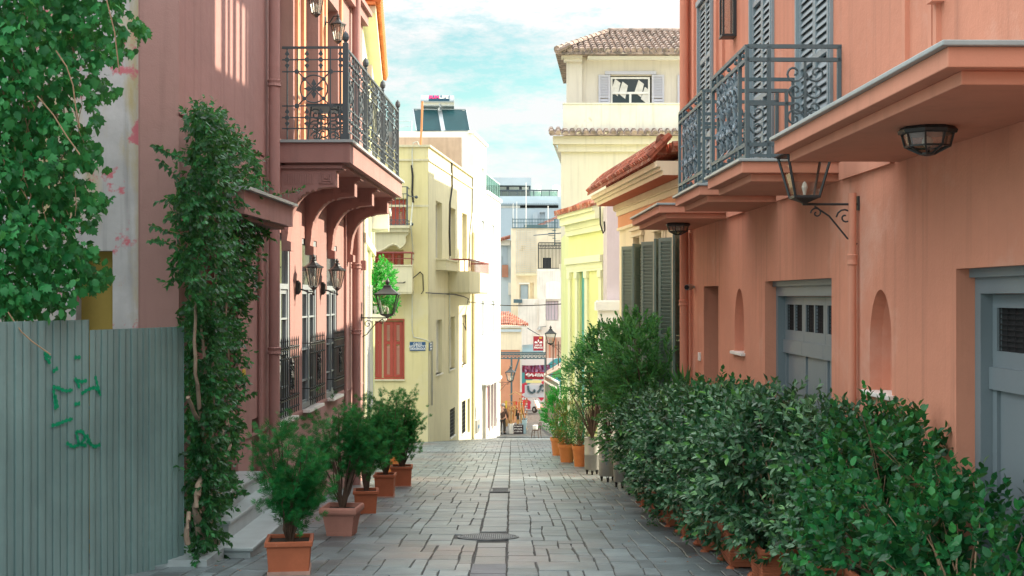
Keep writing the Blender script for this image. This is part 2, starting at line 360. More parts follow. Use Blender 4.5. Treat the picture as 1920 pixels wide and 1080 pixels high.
def leafmesh(name, P, T, N, size, kind, m, parent, val=None, label=None):
    V, Fs = tmpl(kind); n = len(P); T = unit(T); N = unit(N-T*np.sum(N*T, -1, keepdims=True)); R = np.cross(T, N)
    size = np.broadcast_to(size, (n,)).reshape(n, 1, 1)
    W = P[:, None, :]+size*(V[None, :, 0:1]*R[:, None, :]+V[None, :, 1:2]*T[:, None, :]+V[None, :, 2:3]*N[:, None, :])
    W = W.reshape(-1, 3)-np.array(rootloc(parent))
    k = len(V); loops = []; st = []; tot = []; c = 0
    for f in Fs: st.append(c); tot.append(len(f)); loops += list(f); c += len(f)
    lo = (np.array(loops)[None, :]+np.arange(n)[:, None]*k).ravel(); ls = (np.array(st)[None, :]+np.arange(n)[:, None]*c).ravel(); lt = np.tile(tot, n)
    me = bpy.data.meshes.new(name); me.vertices.add(len(W)); me.vertices.foreach_set('co', W.astype(np.float32).ravel())
    me.loops.add(len(lo)); me.loops.foreach_set('vertex_index', lo.astype(np.int32))
    me.polygons.add(len(ls)); me.polygons.foreach_set('loop_start', ls.astype(np.int32)); me.polygons.foreach_set('loop_total', lt.astype(np.int32))
    me.update(calc_edges=True); me.validate()
    if val is None: val = rng.random(n)
    at = me.attributes.new('v', 'FLOAT', 'FACE'); at.data.foreach_set('value', np.repeat(np.clip(val, 0, 1), len(Fs)).astype(np.float32))
    me.materials.append(M[m]); o = bpy.data.objects.new(name, me); COL.objects.link(o); o.parent = parent
    if label: o['label'] = label
    return o
def blobpts(blobs, n, shell=.5, thr=None, fs=3.0):
    w = np.array([b[3]*b[4]*b[5] for b in blobs])**(2/3); w /= w.sum(); out = []; dirs = []
    while len(out) < n:
        b = blobs[rng.choice(len(blobs), p=w)]; d = rng.normal(size=3); d /= np.linalg.norm(d)
        r = (shell+(1-shell)*rng.random())**.6
        p = np.array(b[:3])+d*np.array(b[3:6])*r
        if any(np.sum(((p-np.array(q[:3]))/np.array(q[3:6]))**2) < .45 for q in blobs if q is not b): continue
        if thr is not None and noise.noise(Vector(p*fs)) < thr: continue
        out.append(p); dirs.append(d)
    return np.array(out), np.array(dirs)
def shoots(P, D, L, k, size, spread=1.0, droop=0.0):
    D = unit(D); n = len(P); a = unit(np.cross(D, rng.normal(size=(n, 3)))); b = np.cross(D, a); PP = []; TT = []; NN = []; VV = []; SS = []
    base = rng.random(n)
    L = np.broadcast_to(L, (n,))[:, None]
    for j in range(k):
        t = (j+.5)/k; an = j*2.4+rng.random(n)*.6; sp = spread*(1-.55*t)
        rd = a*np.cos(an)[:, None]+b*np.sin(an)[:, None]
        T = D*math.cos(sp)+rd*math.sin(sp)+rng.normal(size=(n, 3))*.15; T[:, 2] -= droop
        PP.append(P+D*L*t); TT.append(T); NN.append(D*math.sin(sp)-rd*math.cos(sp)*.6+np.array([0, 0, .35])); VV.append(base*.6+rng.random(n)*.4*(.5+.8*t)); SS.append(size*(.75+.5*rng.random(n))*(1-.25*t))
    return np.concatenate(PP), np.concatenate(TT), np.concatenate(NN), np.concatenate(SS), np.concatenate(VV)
def branchy(mb, base, targets, r0=.02, r1=.004, wob=.06, n=5, lift=.4):
    base = Vector(base)
    for t in targets:
        t = Vector(t); pts = []
        side = Vector((random.uniform(-1, 1), random.uniform(-1, 1), 0))*wob
        mid = base.lerp(t, .5)+side; mid.x = base.x+(mid.x-base.x)*(1-lift*.5); mid.y = base.y+(mid.y-base.y)*(1-lift*.5)
        for i in range(7):
            u = i/6; p = base.lerp(mid, u).lerp(mid.lerp(t, u), u)
            pts.append(p+Vector((random.uniform(-1, 1), random.uniform(-1, 1), 0))*wob*.12)
        mb.tube(pts, r0, n, r1)
# ================================================================ setting: ground, paving
LF = frame(-3.88, 0, 65/2400, 1); RF = frame(3.2, 0, -43/2400, -1); PF = frame(4.55, 0, -200/2400, -1); YF = frame(-8.93, 0, .1, 1)
def LX(d): return -3.88+d*65/2400
def RX(d): return (3.2-d*43/2400) if d < 20.6 else (4.55-d/12 if d < 31 else (2.1 if d < 46 else 1.76+(d-46)*.08))
mb = MB(); ds = [-30, 0, 10, 20, 30, 40, 54, 67, 80, 130, 250, 600, 3000]
for i, d in enumerate(ds):
    z = G(max(d, 0))-.06 if d <= 130 else G(130)-.06
    mb.v += [(-2000, d, z), (2000, d, z)]
    if i: a = 2*i; mb.f.append((a-2, a-1, a+1, a))
tag(mb.build('ground', 'concrete'), kind='structure')
mb = MB(); ds = list(np.arange(-4, 130, 2.0))
for i, d in enumerate(ds):
    z = G(max(d, 0))-.008
    mb.v += [(-9, d, z), (9, d, z)]
    if i: a = 2*i; mb.f.append((a-2, a-1, a+1, a))
tag(mb.build('street_bed', 'mortar'), kind='structure')

pv = MB(); pv.attr = []
MANHOLE = (-.285, 15.35, .37); GRATE = (-.215, 23.6, .17, .34)
def stone(x0, x1, y0, y1, m='', v=None):
    j = lambda a: random.uniform(-a, a)
    e = .014
    wx = lambda x, y: x+(.035*noise.noise(Vector((x*1.5, y*.8, 14))) if abs(x+.22) > .3 else 0)
    wv = lambda x, y: y+.07*noise.noise(Vector((x*.7, y*.5, 4)))
    q = [(wx(a, b)+j(e*.5), wv(a, b)+j(e*.5)) for a, b in ((x0, y0), (x1, y0), (x1, y1), (x0, y1))]
    cx, cy = (x0+x1)/2, (y0+y1)/2
    if (cx-MANHOLE[0])**2+(cy-MANHOLE[1])**2 < (MANHOLE[2]+.02)**2: return
    if abs(cx-GRATE[0]) < .19 and abs(cy-GRATE[1]) < .42: return
    h = j(.0025); tx, ty = j(.004), j(.003)
    # outline with a few extra points so that the edges wander
    ring = []
    for a in range(4):
        p, r = q[a], q[(a+1) % 4]; ring.append(p)
        for t in ((.33, .67) if abs(p[0]-r[0]) > .4 or abs(p[1]-r[1]) > .4 else (.5,)):
            ring.append((p[0]+(r[0]-p[0])*t+j(.004), p[1]+(r[1]-p[1])*t+j(.004)))
    n = len(ring); b = len(pv.v)
    def zz(x, y): return G(y)+h+tx*(x-cx)+ty*(y-cy)
    g = random.uniform(.003, .009)
    hw, hh = (x1-x0)/2, (y1-y0)/2
    def shrink(p, s): return (p[0]-max(-1, min(1, (p[0]-cx)/hw*1.3))**3*s, p[1]-max(-1, min(1, (p[1]-cy)/hh*1.3))**3*s)
    for s, dz in ((g, -.05), (g, -.003), (g+.005, .004)):
        for p in ring: x, y = shrink(p, s); pv.v.append((x, y, zz(x, y)+dz))
    for k in range(2):
        for i in range(n): pv.f.append((b+k*n+i, b+k*n+(i+1) % n, b+(k+1)*n+(i+1) % n, b+(k+1)*n+i))
    pv.f.append(tuple(b+2*n+i for i in range(n)))
    vv = min(1, max(0, random.gauss(.5, .25))) if v is None else v
    pv.attr += [vv]*(2*n+1)
def ashlar(x0, x1, y0, y1, dx, dy, ws, hs):
    nx, ny = round((x1-x0)/dx), round((y1-y0)/dy); used = set(); last = {}
    for j_ in range(ny):
        for i in range(nx):
            if (i, j_) in used: continue
            w = random.choice(ws); h = random.choice(hs); k = 1
            while k < w and i+k < nx and (i+k, j_) not in used: k += 1
            if i+k == nx-1: k += 1
            if k > 2 and last.get(i+k, -9) > j_-2 and random.random() < .9: k -= 1
            last[i+k] = j_+h
            for a in range(k):
                for b in range(h): used.add((i+a, j_+b))
            stone(x0+i*dx, x0+min(nx, i+k)*dx, y0+j_*dy, y0+(j_+h)*dy)
def rows(xa, xb, y0, y1, hmin, hmax, wmin, wmax):
    y = y0
    while y < y1: h = random.uniform(hmin, hmax); stone(xa(y), xb(y), y, y+h); y += h
ashlar(-4.1, -.40, 6, 80, .148, .17, (2, 3, 3, 4), (2, 3, 3, 4)); ashlar(-.05, 3.31, 6, 80, .146, .17, (2, 3, 3, 4), (2, 3, 3, 4))
rows(lambda y: -.39, lambda y: -.06, 6, 80, .4, .95, .33, .33)
pav = pv.build('paving_slabs', 'slab'); tag(pav, kind='structure')
mb = MB()
for i in range(3): mb.box(-.385, -.065, 11.6+i*.62, 11.6+i*.62+.6, -9, G(11.6+i*.62)+.0)
o = MB(); 
for y in (11.25, 12.0):
    v = [(-.39, y, G(y)+.012), (-.06, y, G(y)+.012), (-.06, y+.72, G(y+.72)+.012), (-.39, y+.72, G(y+.72)+.012)]
    v += [(p[0], p[1], p[2]-.05) for p in v]; o.add(v, [(0, 1, 2, 3), (0, 4, 5, 1), (1, 5, 6, 2), (2, 6, 7, 3), (3, 7, 4, 0)])
tag(o.build('dark_paving_slab', 'slab_d'), kind='structure')
# manhole cover
mx, my, mr = MANHOLE; s = -.084
def onslope(T): return Matrix.Translation(T) @ Matrix.Rotation(math.atan(s), 4, 'X')
mb = MB(onslope((mx, my, G(my)+.002))); mb.lathe([(mr, -.04), (mr, .012), (mr-.03, .012), (mr-.03, .004), (mr-.045, .004), (mr-.045, .01), (.01, .01)], n=40)
for i in range(-12, 13):
    L = math.sqrt(max(0, (mr-.06)**2-(i*.025)**2))
    mb.box(-L, L, i*.025-.006, i*.025+.006, .01, .014); mb.box(i*.025-.006, i*.025+.006, -L, L, .011, .0145)
tag(mb.build('manhole_cover', 'castiron'), 'round cast iron manhole cover set in the stone paving', 'manhole cover')
mb = MB(onslope((GRATE[0], GRATE[1], G(GRATE[1])+.004)))
mb.box(-.18, .18, -.42, -.37, -.03, .012); mb.box(-.18, .18, .37, .42, -.03, .012); mb.box(-.18, -.14, -.37, .37, -.03, .012); mb.box(.14, .18, -.37, .37, -.03, .012)
for i in range(12): mb.box(-.14, .14, -.34+i*.06, -.315+i*.06, -.03, .008)
tag(mb.build('drain_grate', 'castiron'), 'small rectangular iron drain grate in the middle of the street', 'drain grate')
mb = MB()
for i in range(70):
    x = -4.6+i*.095
    mb.box(x, x+.05, 42.25, 42.5, G(42.4)-.03, G(42.4)+.012)
mb.box(-4.6, 2.05, 42.18, 42.25, G(42.2)-.03, G(42.2)+.014); mb.box(-4.6, 2.05, 42.5, 42.56, G(42.5)-.03, G(42.5)+.014)
tag(mb.build('channel_drain', 'castiron'), 'long slotted channel drain running across the whole street', 'channel drain')

# ================================================================ generic builders
def lantern_head(root, c, wt, wb, h, roofh, n=6, glass='frost', iron='iron', over=1.18, bar=.012, fin=.09):
    sq = n == 4; k0 = math.sqrt(2) if sq else 1; x, y, z = c
    ring = lambda r, zz: [(x+r*k0*math.cos(2*PI*(k+.5)/n), y+r*k0*math.sin(2*PI*(k+.5)/n), zz) for k in range(n)]
    a, b = ring(wb/2, z), ring(wt/2, z+h); f = MB()
    for k in range(n):
        f.bar(a[k], b[k], bar); f.bar(a[k], a[(k+1) % n], bar*1.2); f.bar(b[k], b[(k+1) % n], bar*1.2)
    f.lathe([(wb*.5, -.012), (wb*.35, -.03), (.02, -.06)], c, n, sq)
    fr = f.build('lamp_frame', iron, root)
    g = MB(); r = .96; a, b = ring(wb/2*r, z+.004), ring(wt/2*r, z+h-.004)
    g.add(a+b, [(k, (k+1) % n, n+(k+1) % n, n+k) for k in range(n)]); g.build('lamp_glass', glass, root)
    cp = MB(); zz = h
    cp.lathe([(wt/2*over, zz-.004), (wt/2*over, zz+.012), (wt*.40, zz+roofh*.35), (wt*.22, zz+roofh*.75), (wt*.16, zz+roofh), (wt*.18, zz+roofh+.015), (wt*.12, zz+roofh+.03)], c, n, sq)
    cp.build('lamp_cap', iron, root)
    q = MB(); q.lathe([(.006, 0), (wt*.1, fin*.2), (wt*.12, fin*.5), (wt*.05, fin*.8), (.004, fin)], (x, y, z+h+roofh+.02), 8); q.build('finial', iron, root)
    bu = MB(); bu.lathe([(.012, 0), (.018, .04), (.03, .09), (.02, .13), (.002, .15)], (x, y, z+.01), 8); bu.build('light_bulb', 'paper', root)

def sill(mb, s0, s1, z, o0=-.15, o1=.07, t=.045): mb.box(s0, s1, o0, o1, z-t, z)

def frame_window(T, root, s0, s1, z0, z1, depth, m='winframe', transom=None, bars=(), mull=1, name='window', fw=.07, glass='glassdark'):
    f = MB(T); o0, o1 = -depth, -depth+.06
    f.box(s0, s0+fw, o0, o1, z0, z1); f.box(s1-fw, s1, o0, o1, z0, z1); f.box(s0+fw, s1-fw, o0, o1, z1-fw, z1); f.box(s0+fw, s1-fw, o0, o1, z0, z0+fw)
    if transom: f.box(s0+fw, s1-fw, o0, o1+.01, transom-.04, transom+.04)
    if mull:
        c = (s0+s1)/2; f.box(c-.04, c+.04, o0, o1+.004, z0+fw, (transom or z1-fw+.04)-.04)
    for zz in bars: f.box(s0+fw, s1-fw, o0+.005, o1-.01, zz-.014, zz+.014)
    p = f.build(name, m, root)
    g = MB(T); g.box(s0+.01, s1-.01, o0-.012, o0+.012, z0+.01, z1-.01); g.build('pane', glass, p)
    return p

def louvre(T, root, s0, s1, z0, z1, o0, o1, m='shutter', name='shutter', rails=(.5,), pitch=.055, fr=.06, m2=None):
    f = MB(T); f.box(s0, s0+fr, o0, o1, z0, z1); f.box(s1-fr, s1, o0, o1, z0, z1)
    zs = [z0]+[z0+(z1-z0)*r for r in rails]+[z1]
    for i, zz in enumerate(zs): a = -fr*(.0 if i == 0 else 1 if i == len(zs)-1 else .5); f.box(s0+fr, s1-fr, o0, o1, zz+a, zz+a+fr)
    sl = f if m2 is None else MB(T)
    for i in range(len(zs)-1):
        a = zs[i]+fr; b = zs[i+1]-fr; k = max(2, int((b-a)/pitch))
        for j in range(k):
            zz = a+(b-a)*(j+.5)/k; h = (b-a)/k*.62
            sl.add([(s0+fr, o0+.004, zz+h), (s1-fr, o0+.004, zz+h), (s1-fr, o1-.004, zz-h), (s0+fr, o1-.004, zz-h), (s0+fr, o0+.004, zz+h-.012), (s1-fr, o0+.004, zz+h-.012), (s1-fr, o1-.004, zz-h-.012), (s0+fr, o1-.004, zz-h-.012)],
                   [(0, 1, 2, 3), (4, 7, 6, 5), (0, 4, 5, 1), (3, 2, 6, 7), (0, 3, 7, 4), (1, 5, 6, 2)])
    p = f.build(name, m, root)
    if m2: sl.build('slats', m2, p)
    return p

# ================================================================ left: rose house
rose = empty('rose_house', (LX(20)-2, 20, G(20)), 'dusky rose house on the left with iron balcony and barred windows', 'house')
wins = [(18.05, 19.36), (20.3, 21.6), (22.55, 23.68)]; WZ0, WZ1 = -.2, 2.53
ups = [(18.35, 19.6), (20.5, 21.76), (22.5, 23.8)]
holes = [(a, b, WZ0, WZ1, .09) for a, b in wins]+[(a, b, 3.9, 6.9, .3) for a, b in ups]+[(13.95, 16.1, -1.62, 2.6, .35, 1), (16.85, 17.3, -1.15, -.02, .2, 1)]
holes += [(13.5, 17.6, 3.5, 3.535, .04, 1), (18.9, 27, 3.5, 3.53, .03, 1)]
mb = MB(LF); panel(mb, 13.5, 27, -4, 9.5, holes)
mb.box(14.2, 27, -8, -.4, -4, 9.45)
mb.box(13.5, 14.2, -.43, -.415, -4, 9.5); mb.add([(13.5, 0, -4), (13.5, -.42, -4), (13.5, -.42, 9.5), (13.5, 0, 9.5)], [(0, 1, 2, 3)])
mb.build('wall', 'rose', rose)
mb = MB(LF); mb.box(16.1, 18.0, 0, .02, -.235, -.2); mb.box(19.37, 20.28, 0, .02, -.24, -.2); mb.box(21.62, 22.53, 0, .02, -.24, -.2); mb.box(23.7, 26.95, 0, .02, -.24, -.2)
mb.box(13.5, 13.94, 0, .02, -.24, -.2); build_each(mb, 'string_course', 'rose', rose)
mb = MB(LF)                                    # sloping plinth that follows the street
for a, b in ((16.15, 20), (20, 24), (24, 27)): mb.add([(a, 0, G(a)-.2), (b, 0, G(b)-.2), (b, 0, G(b)+.42), (a, 0, G(a)+.42), (a, .025, G(a)-.2), (b, .025, G(b)-.2), (b, .025, G(b)+.42), (a, .025, G(a)+.42)], [(4, 5, 6, 7), (3, 7, 6, 2), (0, 4, 7, 3), (1, 2, 6, 5)])
mb.build('plinth', 'rose', rose)
mb = MB(LF); mb.box(13.97, 16.08, -.34, -.3, -1.6, 2.58)
dr = mb.build('door', 'rose_dark', rose)
mb = MB(LF); mb.box(14.95, 14.97, -.3, -.28, -1.5, 2.3); mb.box(14.2, 14.8, -.3, -.28, -1.2, 0); mb.box(15.1, 15.8, -.3, -.28, -1.2, 0); mb.build('door_panel', 'rose_dark', dr)
# pipes
def pipe(T, s, o, z0, z1, r, root, m, name='drainpipe', cols=()):
    mb = MB(T); mb.tube([(s, o, z0), (s, o, z1)], r, 14); p = mb.build(name, m, root, smooth=True)
    c = MB(T)
    for zz in cols: c.lathe([(r*1.02, -.05), (r*1.25, -.04), (r*1.1, 0), (r*1.25, .04), (r*1.02, .05)], (s, o, zz), 14)
    if cols: build_each(c, 'pipe_collar', m, p)
    return p
pipe(LF, 17.72, .11, G(17.7), 9.4, .078, rose, 'rose', cols=(.85, 4.55, 7.4)); pipe(LF, 17.2, .03, G(17.2), 3.4, .03, rose, 'rose', name='conduit')
pipe(LF, 25.3, .12, G(25.3), 9.4, .085, rose, 'rose', cols=(.9, 2.2, -1.0)); pipe(LF, 24.5, .03, G(24.5), 3.4, .025, rose, 'rose', name='conduit')
# windows with grilles
for a, b in wins:
    w = frame_window(LF, rose, a, b, WZ0, WZ1, .075, transom=1.75, bars=(1.27, .75, .25), fw=.09)
    mb = MB(LF)                                    # inner casement frames
    c = (a+b)/2
    for u0, u1 in ((a+.09, c-.04), (c+.04, b-.09)):
        mb.box(u0, u0+.045, -.07, -.035, WZ0+.07, 1.71); mb.box(u1-.045, u1, -.07, -.035, WZ0+.07, 1.71); mb.box(u0, u1, -.069, -.037, 1.64, 1.709); mb.box(u0, u1, -.069, -.037, WZ0+.075, WZ0+.13)
    mb.build('casement', 'winframe', w)
    mb = MB(LF); sill(mb, a+.04, b+.08, WZ0, -.08, .12, .045); mb.build('sill', 'marble_white', w)
    mb = MB(LF)
    for k in range(4):                            # pale curtain pieces behind the panes
        pass
    g = MB(LF); oo = .13; n = 9
    for k in range(n):
        s = a+.03+(b-a-.06)*k/(n-1)
        if 3 < k < 5 or k == 4: zt = .86
        g.bar((s, oo, -.12), (s, oo, .93), .016); g.lathe([(.008, 0), (.014, .015), (.001, .09)], (s, oo, .93), 5)
        for zz in (.86, .7, .14, -.03): g.ball((s, oo, zz), .02, 6)
    for zz in (.86, .83, .7, .14, .1, -.03): g.bar((a-.01, oo, zz), (b+.01, oo, zz), .014)
    for zz in (.86, .14): g.bar((a+.01, 0, zz), (a+.01, oo, zz), .014); g.bar((b-.01, 0, zz), (b-.01, oo, zz), .014)
    g.build('window_grille', 'iron', w)
    h = MB(LF); c = (a+b)/2; oo = .16
    for zz, fl in ((.55, 1), (.3, -1)):
        for sgn in (1, -1):
            spiral(h, (c+sgn*.075, oo, zz), (sgn, 0, 0), (0, 0, fl), .075, 1.2, .013, start=-PI/2, n=14)
            spiral(h, (c+sgn*.05, oo, .42+fl*.03), (sgn, 0, 0), (0, 0, -fl), .05, 1.1, .012, start=-PI/2, n=12)
    h.lathe([(.01, -.1), (.035, 0), (.01, .1)], (c, oo, .42), 8); h.lathe([(.008, -.05), (.03, 0), (.004, .07)], (c, oo, .64), 8); h.build('grille_scroll', 'iron', w)
# upper floor doors behind the balcony
for a, b in ups:
    frame_window(LF, rose, a, b, 3.9, 6.9, .29, m='rose_dark', transom=6.1, name='balcony_door', glass='shutter')
    mb = MB(LF)
    mb.box(a-.28, a-.12, 0, .05, 3.9, 7.2); mb.box(b+.12, b+.28, 0, .05, 3.9, 7.2); mb.build('pilaster', 'peach', rose)
mb = MB(LF); mb.box(17.9, 27.02, 0, .12, 7.3, 7.5); mb.box(17.9, 27.04, 0, .2, 7.5, 7.6); mb.build('cornice', 'rose', rose)
# balcony
BO, B0, B1, BZ = 1.02, 18.62, 25.3, 3.87
mb = MB(LF); mb.box(B0, B1, 0, BO, BZ-.32, BZ-.03); mb.box(B0+.1, B1-.1, .05, BO-.12, BZ-.36, BZ-.32); bal = mb.build('balcony', 'rose', rose)
mb = MB(LF); mb.box(B0-.04, B1+.04, 0, BO+.05, BZ-.03, BZ+.01); mb.build('balcony_edge', 'marble', bal)
for k, s in enumerate((18.72, 20.55, 22.6, 24.75)):
    mb = MB(LF); pr = [(0, BZ-.36), (.86, BZ-.36), (.86, BZ-.42), (.8, BZ-.44), (.8, BZ-.66), (.56, BZ-.68)]
    for i in range(9): t = i/8*PI/2; pr.append((.52-.42*math.sin(t)*1.0, BZ-.7-.0-.62*(1-math.cos(t))))
    pr += [(.08, BZ-1.45), (.14, BZ-1.47), (.14, BZ-1.6), (0, BZ-1.6)]
    mb.prism(pr, s, s+.26, 0)
    mb.box(s-.04, s+.3, 0, .9, BZ-.4, BZ-.355)
    for j in range(9): t = j/8*PI/2; mb.box(s-.012, s, .5-.42*math.sin(t)-.02, .5-.42*math.sin(t)+.02, BZ-.7-.6*(1-math.cos(t))-.03, BZ-.7-.6*(1-math.cos(t))+.01)
    for j in range(12): mb.box(s-.012, s, .06+j*.035, .075+j*.035, BZ-.62, BZ-.48)       # fluting and fret on the cheek
    for q in (0, .035, .07): mb.box(s-.014, s, .56+q, .57+q, BZ-.62+q, BZ-.46-q*.5); mb.box(s-.014, s, .56+q, .76-q, BZ-.62+q, BZ-.605+q); mb.box(s-.014, s, .75-q, .76-q, BZ-.62+q, BZ-.46-q*.5)
    mb.build('bracket', 'rose', bal)
# balcony railing
def rosette(mb, s, o, z, ax, r=.035):
    T0 = mb.T; c = Vector((s, o, z)); a = Vector(ax); n = Vector((a.y, a.x, 0)) if True else None
    nn = Vector((0, 1, 0)) if ax == (1, 0, 0) else Vector((1, 0, 0))
    vs = []; k = 8
    for sg in (-1, 1): vs += [c+nn*.016*sg+a*r*math.cos(2*PI*i/k)+Vector((0, 0, 1))*r*math.sin(2*PI*i/k) for i in range(k)]
    mb.add(vs, [tuple(range(k)), tuple(range(2*k-1, k-1, -1))]+[(i, (i+1) % k, k+(i+1) % k, k+i) for i in range(k)])
    mb.ball(c, r*.55, 6)
def dart(mb, c, ax, d, L=.11, w=.036):
    c = Vector(c); d = Vector(d); a = Vector(ax) if abs(Vector(ax).dot(d)) < .5 else Vector((0, 0, 1)); nn = Vector((0, 1, 0)) if ax == (1, 0, 0) else Vector((1, 0, 0))
    p = [c+d*L*.2, c+d*L*.45+a*w, c+d*L, c+d*L*.45-a*w]
    mb.add([q+nn*.008*s_ for s_ in (-1, 1) for q in p], [(0, 1, 2, 3), (7, 6, 5, 4)]+[(i, (i+1) % 4, 4+(i+1) % 4, 4+i) for i in range(4)])
def bay(mb, fn, L, ax, base):
    zs = (.18, .34, .51, 1.01, 1.185, 1.36)
    for z in zs: mb.bar(fn(0, base+z), fn(L, base+z), .018 if z < 1.3 else .034)
    nmod = max(1, round(L/.97)); w = L/nmod
    for m_ in range(nmod):
        x0 = m_*w; ux = lambda u: x0+u*w
        for u in (.08, .24, .76, .92): mb.bar(fn(ux(u), base+.02), fn(ux(u), base+1.36), .018)
        for u in (.08, .39, .61, .92):
            for z in (1.185, .34):
                rosette(mb, *fn(ux(u), base+z), ax); dart(mb, fn(ux(u), base+z+.03), ax, (0, 0, 1)); dart(mb, fn(ux(u), base+z-.03), ax, (0, 0, -1))
        cx = ux(.5); cz = base+.76; R = .2
        pts = [fn(cx+R*math.cos(t*2*PI/24), cz+R*math.sin(t*2*PI/24)) for t in range(25)]; mb.tube(pts, .011, 5)
        for sx in (1, -1):
            for sz in (1, -1):
                mb.bar(fn(cx, cz), fn(cx+sx*.25*w/.97, cz+sz*.25), .018)
                rosette(mb, *fn(cx+sx*.25, cz+sz*.25), ax); rosette(mb, *fn(cx+sx*.142, cz+sz*.142), ax, .03)
        for d in ((0, 0, 1), (0, 0, -1), ax, tuple(-q for q in ax)): dart(mb, fn(cx, cz), ax, d, .15, .04)
        rosette(mb, *fn(cx, cz), ax, .04)
rl = MB(LF); po = BO-.07
bay(rl, lambda t, z: Vector((B0+.06, .02+t, z)), po-.02, (0, 1, 0), BZ)
posts = [B0+.06, 20.75, 22.9, B1-.08]
for i in range(3): bay(rl, lambda t, z, s0=posts[i]: Vector((s0+t, po, z)), posts[i+1]-posts[i], (1, 0, 0), BZ)
ra = rl.build('balcony_railing', 'iron_grey', bal)
for i, s in enumerate(posts):
    mb = MB(LF); w = .04 if i == 0 else .022
    mb.box(s-w, s+w, po-w, po+w, BZ+.01, BZ+1.42); mb.box(s-w*1.5, s+w*1.5, po-w*1.5, po+w*1.5, BZ+.01, BZ+.1)
    mb.lathe([(.02, 0), (.035, .01), (.02, .03), (.045, .06), (.052, .1), (.04, .15), (.004, .19)], (s, po, BZ+1.41), 10); mb.build('railing_post', 'iron_grey', ra)
# balcony table
tb = empty('scroll_table', tuple(LF @ Vector((19.3, .55, BZ+.01))), 'small scrollwork iron table standing on the left balcony', 'table')
mb = MB(LF); mb.box(19.05, 19.85, .3, .85, BZ+.56, BZ+.6); mb.build('table_top', 'iron_grey', tb)
mb = MB(LF)
for s in (19.1, 19.75):
    for sg in (-1, 1):
        for z, r in ((.44, .1), (.25, .12), (.12, .08)): spiral(mb, (s, .57+sg*.13, BZ+z), (0, sg, 0), (0, 0, 1), r, 1.4, .012, n=14)
        mb.bar((s, .57+sg*.26, BZ+.01), (s, .57+sg*.2, BZ+.56), .02)
    mb.bar((s, .3, BZ+.3), (s, .84, BZ+.3), .014)
mb.bar((19.1, .57, BZ+.1), (19.75, .57, BZ+.1), .014); mb.build('table_base', 'iron_grey', tb)
# door canopy beside the climber
mb = MB(LF); mb.box(13.9, 16.55, 0, .6, 2.5, 2.76); mb.box(13.92, 16.5, 0, .5, 2.46, 2.5); cn = mb.build('door_canopy', 'rose', rose)
mb = MB(LF); mb.box(13.85, 16.6, 0, .66, 2.76, 2.795); mb.build('canopy_edge', 'marble', cn)
# marble doorstep (three treads fanning off the door)
st = empty('marble_steps', tuple(LF @ Vector((14.6, .4, G(14.6)))), 'grey marble steps rising to the doorway behind the climber', 'steps')
for k, (o1, z1, s0, s1) in enumerate(((.3, -.8, 13.6, 16.2), (.62, -1.03, 13.3, 16.6), (.98, -1.26, 12.9, 15.75)) if False else ((.32, -.62, 14.0, 16.15), (.5, -.84, 13.7, 16.5), (.84, -1.06, 13.25, 16.2))):
    z1 = -.62-.2*k-.0
    zz = (-.60, -.80, -1.0)[k]
    mb = MB(LF); mb.box(s0, s1, -.3, o1, zz-.035, zz); p = mb.build('tread', 'marble', st, bevel=.008)
    mb = MB(LF); mb.box(s0+.03, s1-.03, -.3, o1-.03, G(s1)-.1, zz-.035); mb.build('riser', 'marble', st)
mb = MB(LF); mb.box(12.55, 13.22, -.1, .55, G(13.3)-.1, G(12.9)+.1); mb.build('low_kerb', 'marble', st)
# house number
text('10', .15, 'gold', rose, LF @ Matrix.Translation((16.35, .012, Z(702, 16.3))) @ Matrix(((1, 0, 0, 0), (0, 0, 1, 0), (0, 1, 0, 0), (0, 0, 0, 1))), 'house_number', .008, .004)

# lanterns on the rose house: two standing, two hanging
g_l = 'small black lanterns on the rose house'
def small_lantern(hang):
    r = empty('wall_lantern', (0, 0, 0), 'x', 'lantern', g_l)
    if hang:
        lantern_head(r, (0, .27, -.32), .25, .14, .27, .09)
        mb = MB(); mb.lathe([(.02, -.1), (.05, -.06), (.05, .06), (.02, .1)], (0, .02, .02), 8); mb.tube([(0, .02, .02), (0, .12, -.02), (0, .2, .1), (0, .27, .1), (0, .27, .03)], .014, 6); mb.build('wall_bracket', 'iron', r)
    else:
        lantern_head(r, (0, .27, .0), .27, .14, .29, .1)
        mb = MB(); mb.lathe([(.02, -.11), (.055, -.07), (.055, .07), (.02, .11)], (0, .02, -.02), 8); mb.tube([(0, .02, -.04), (0, .12, -.06), (0, .2, -.1), (0, .27, -.1), (0, .27, 0)], .014, 6); mb.ball((0, .27, -.12), .025); mb.build('wall_bracket', 'iron', r)
    return r
def hang_on(root, T, s, z, o=0, side=1, label=None, sc=1):
    p = T @ Vector((s, o, z)); root.location = p; root.scale = (sc,)*3
    d = T.to_3x3() @ Vector((0, 1, 0)); root.rotation_euler = (0, 0, math.atan2(d.y, d.x)-PI/2)
    if label: root['label'] = label
    return root
pa = small_lantern(False); pb = small_lantern(True); pa2 = copy_tree(pa); pb2 = copy_tree(pb)
hang_on(pa, LF, 19.83, 1.76, label='black wall lantern between the nearest two barred windows')
hang_on(pa2, LF, 22.06, 1.76, label='black wall lantern beside the farthest barred window, glass catching light')
hang_on(pb, LF, 20.05, 6.35, label='black lantern hanging above the left balcony, cut by the top of the photo')
hang_on(pb2, LF, 22.15, 6.35, label='black lantern hanging just above the balcony railing corner')

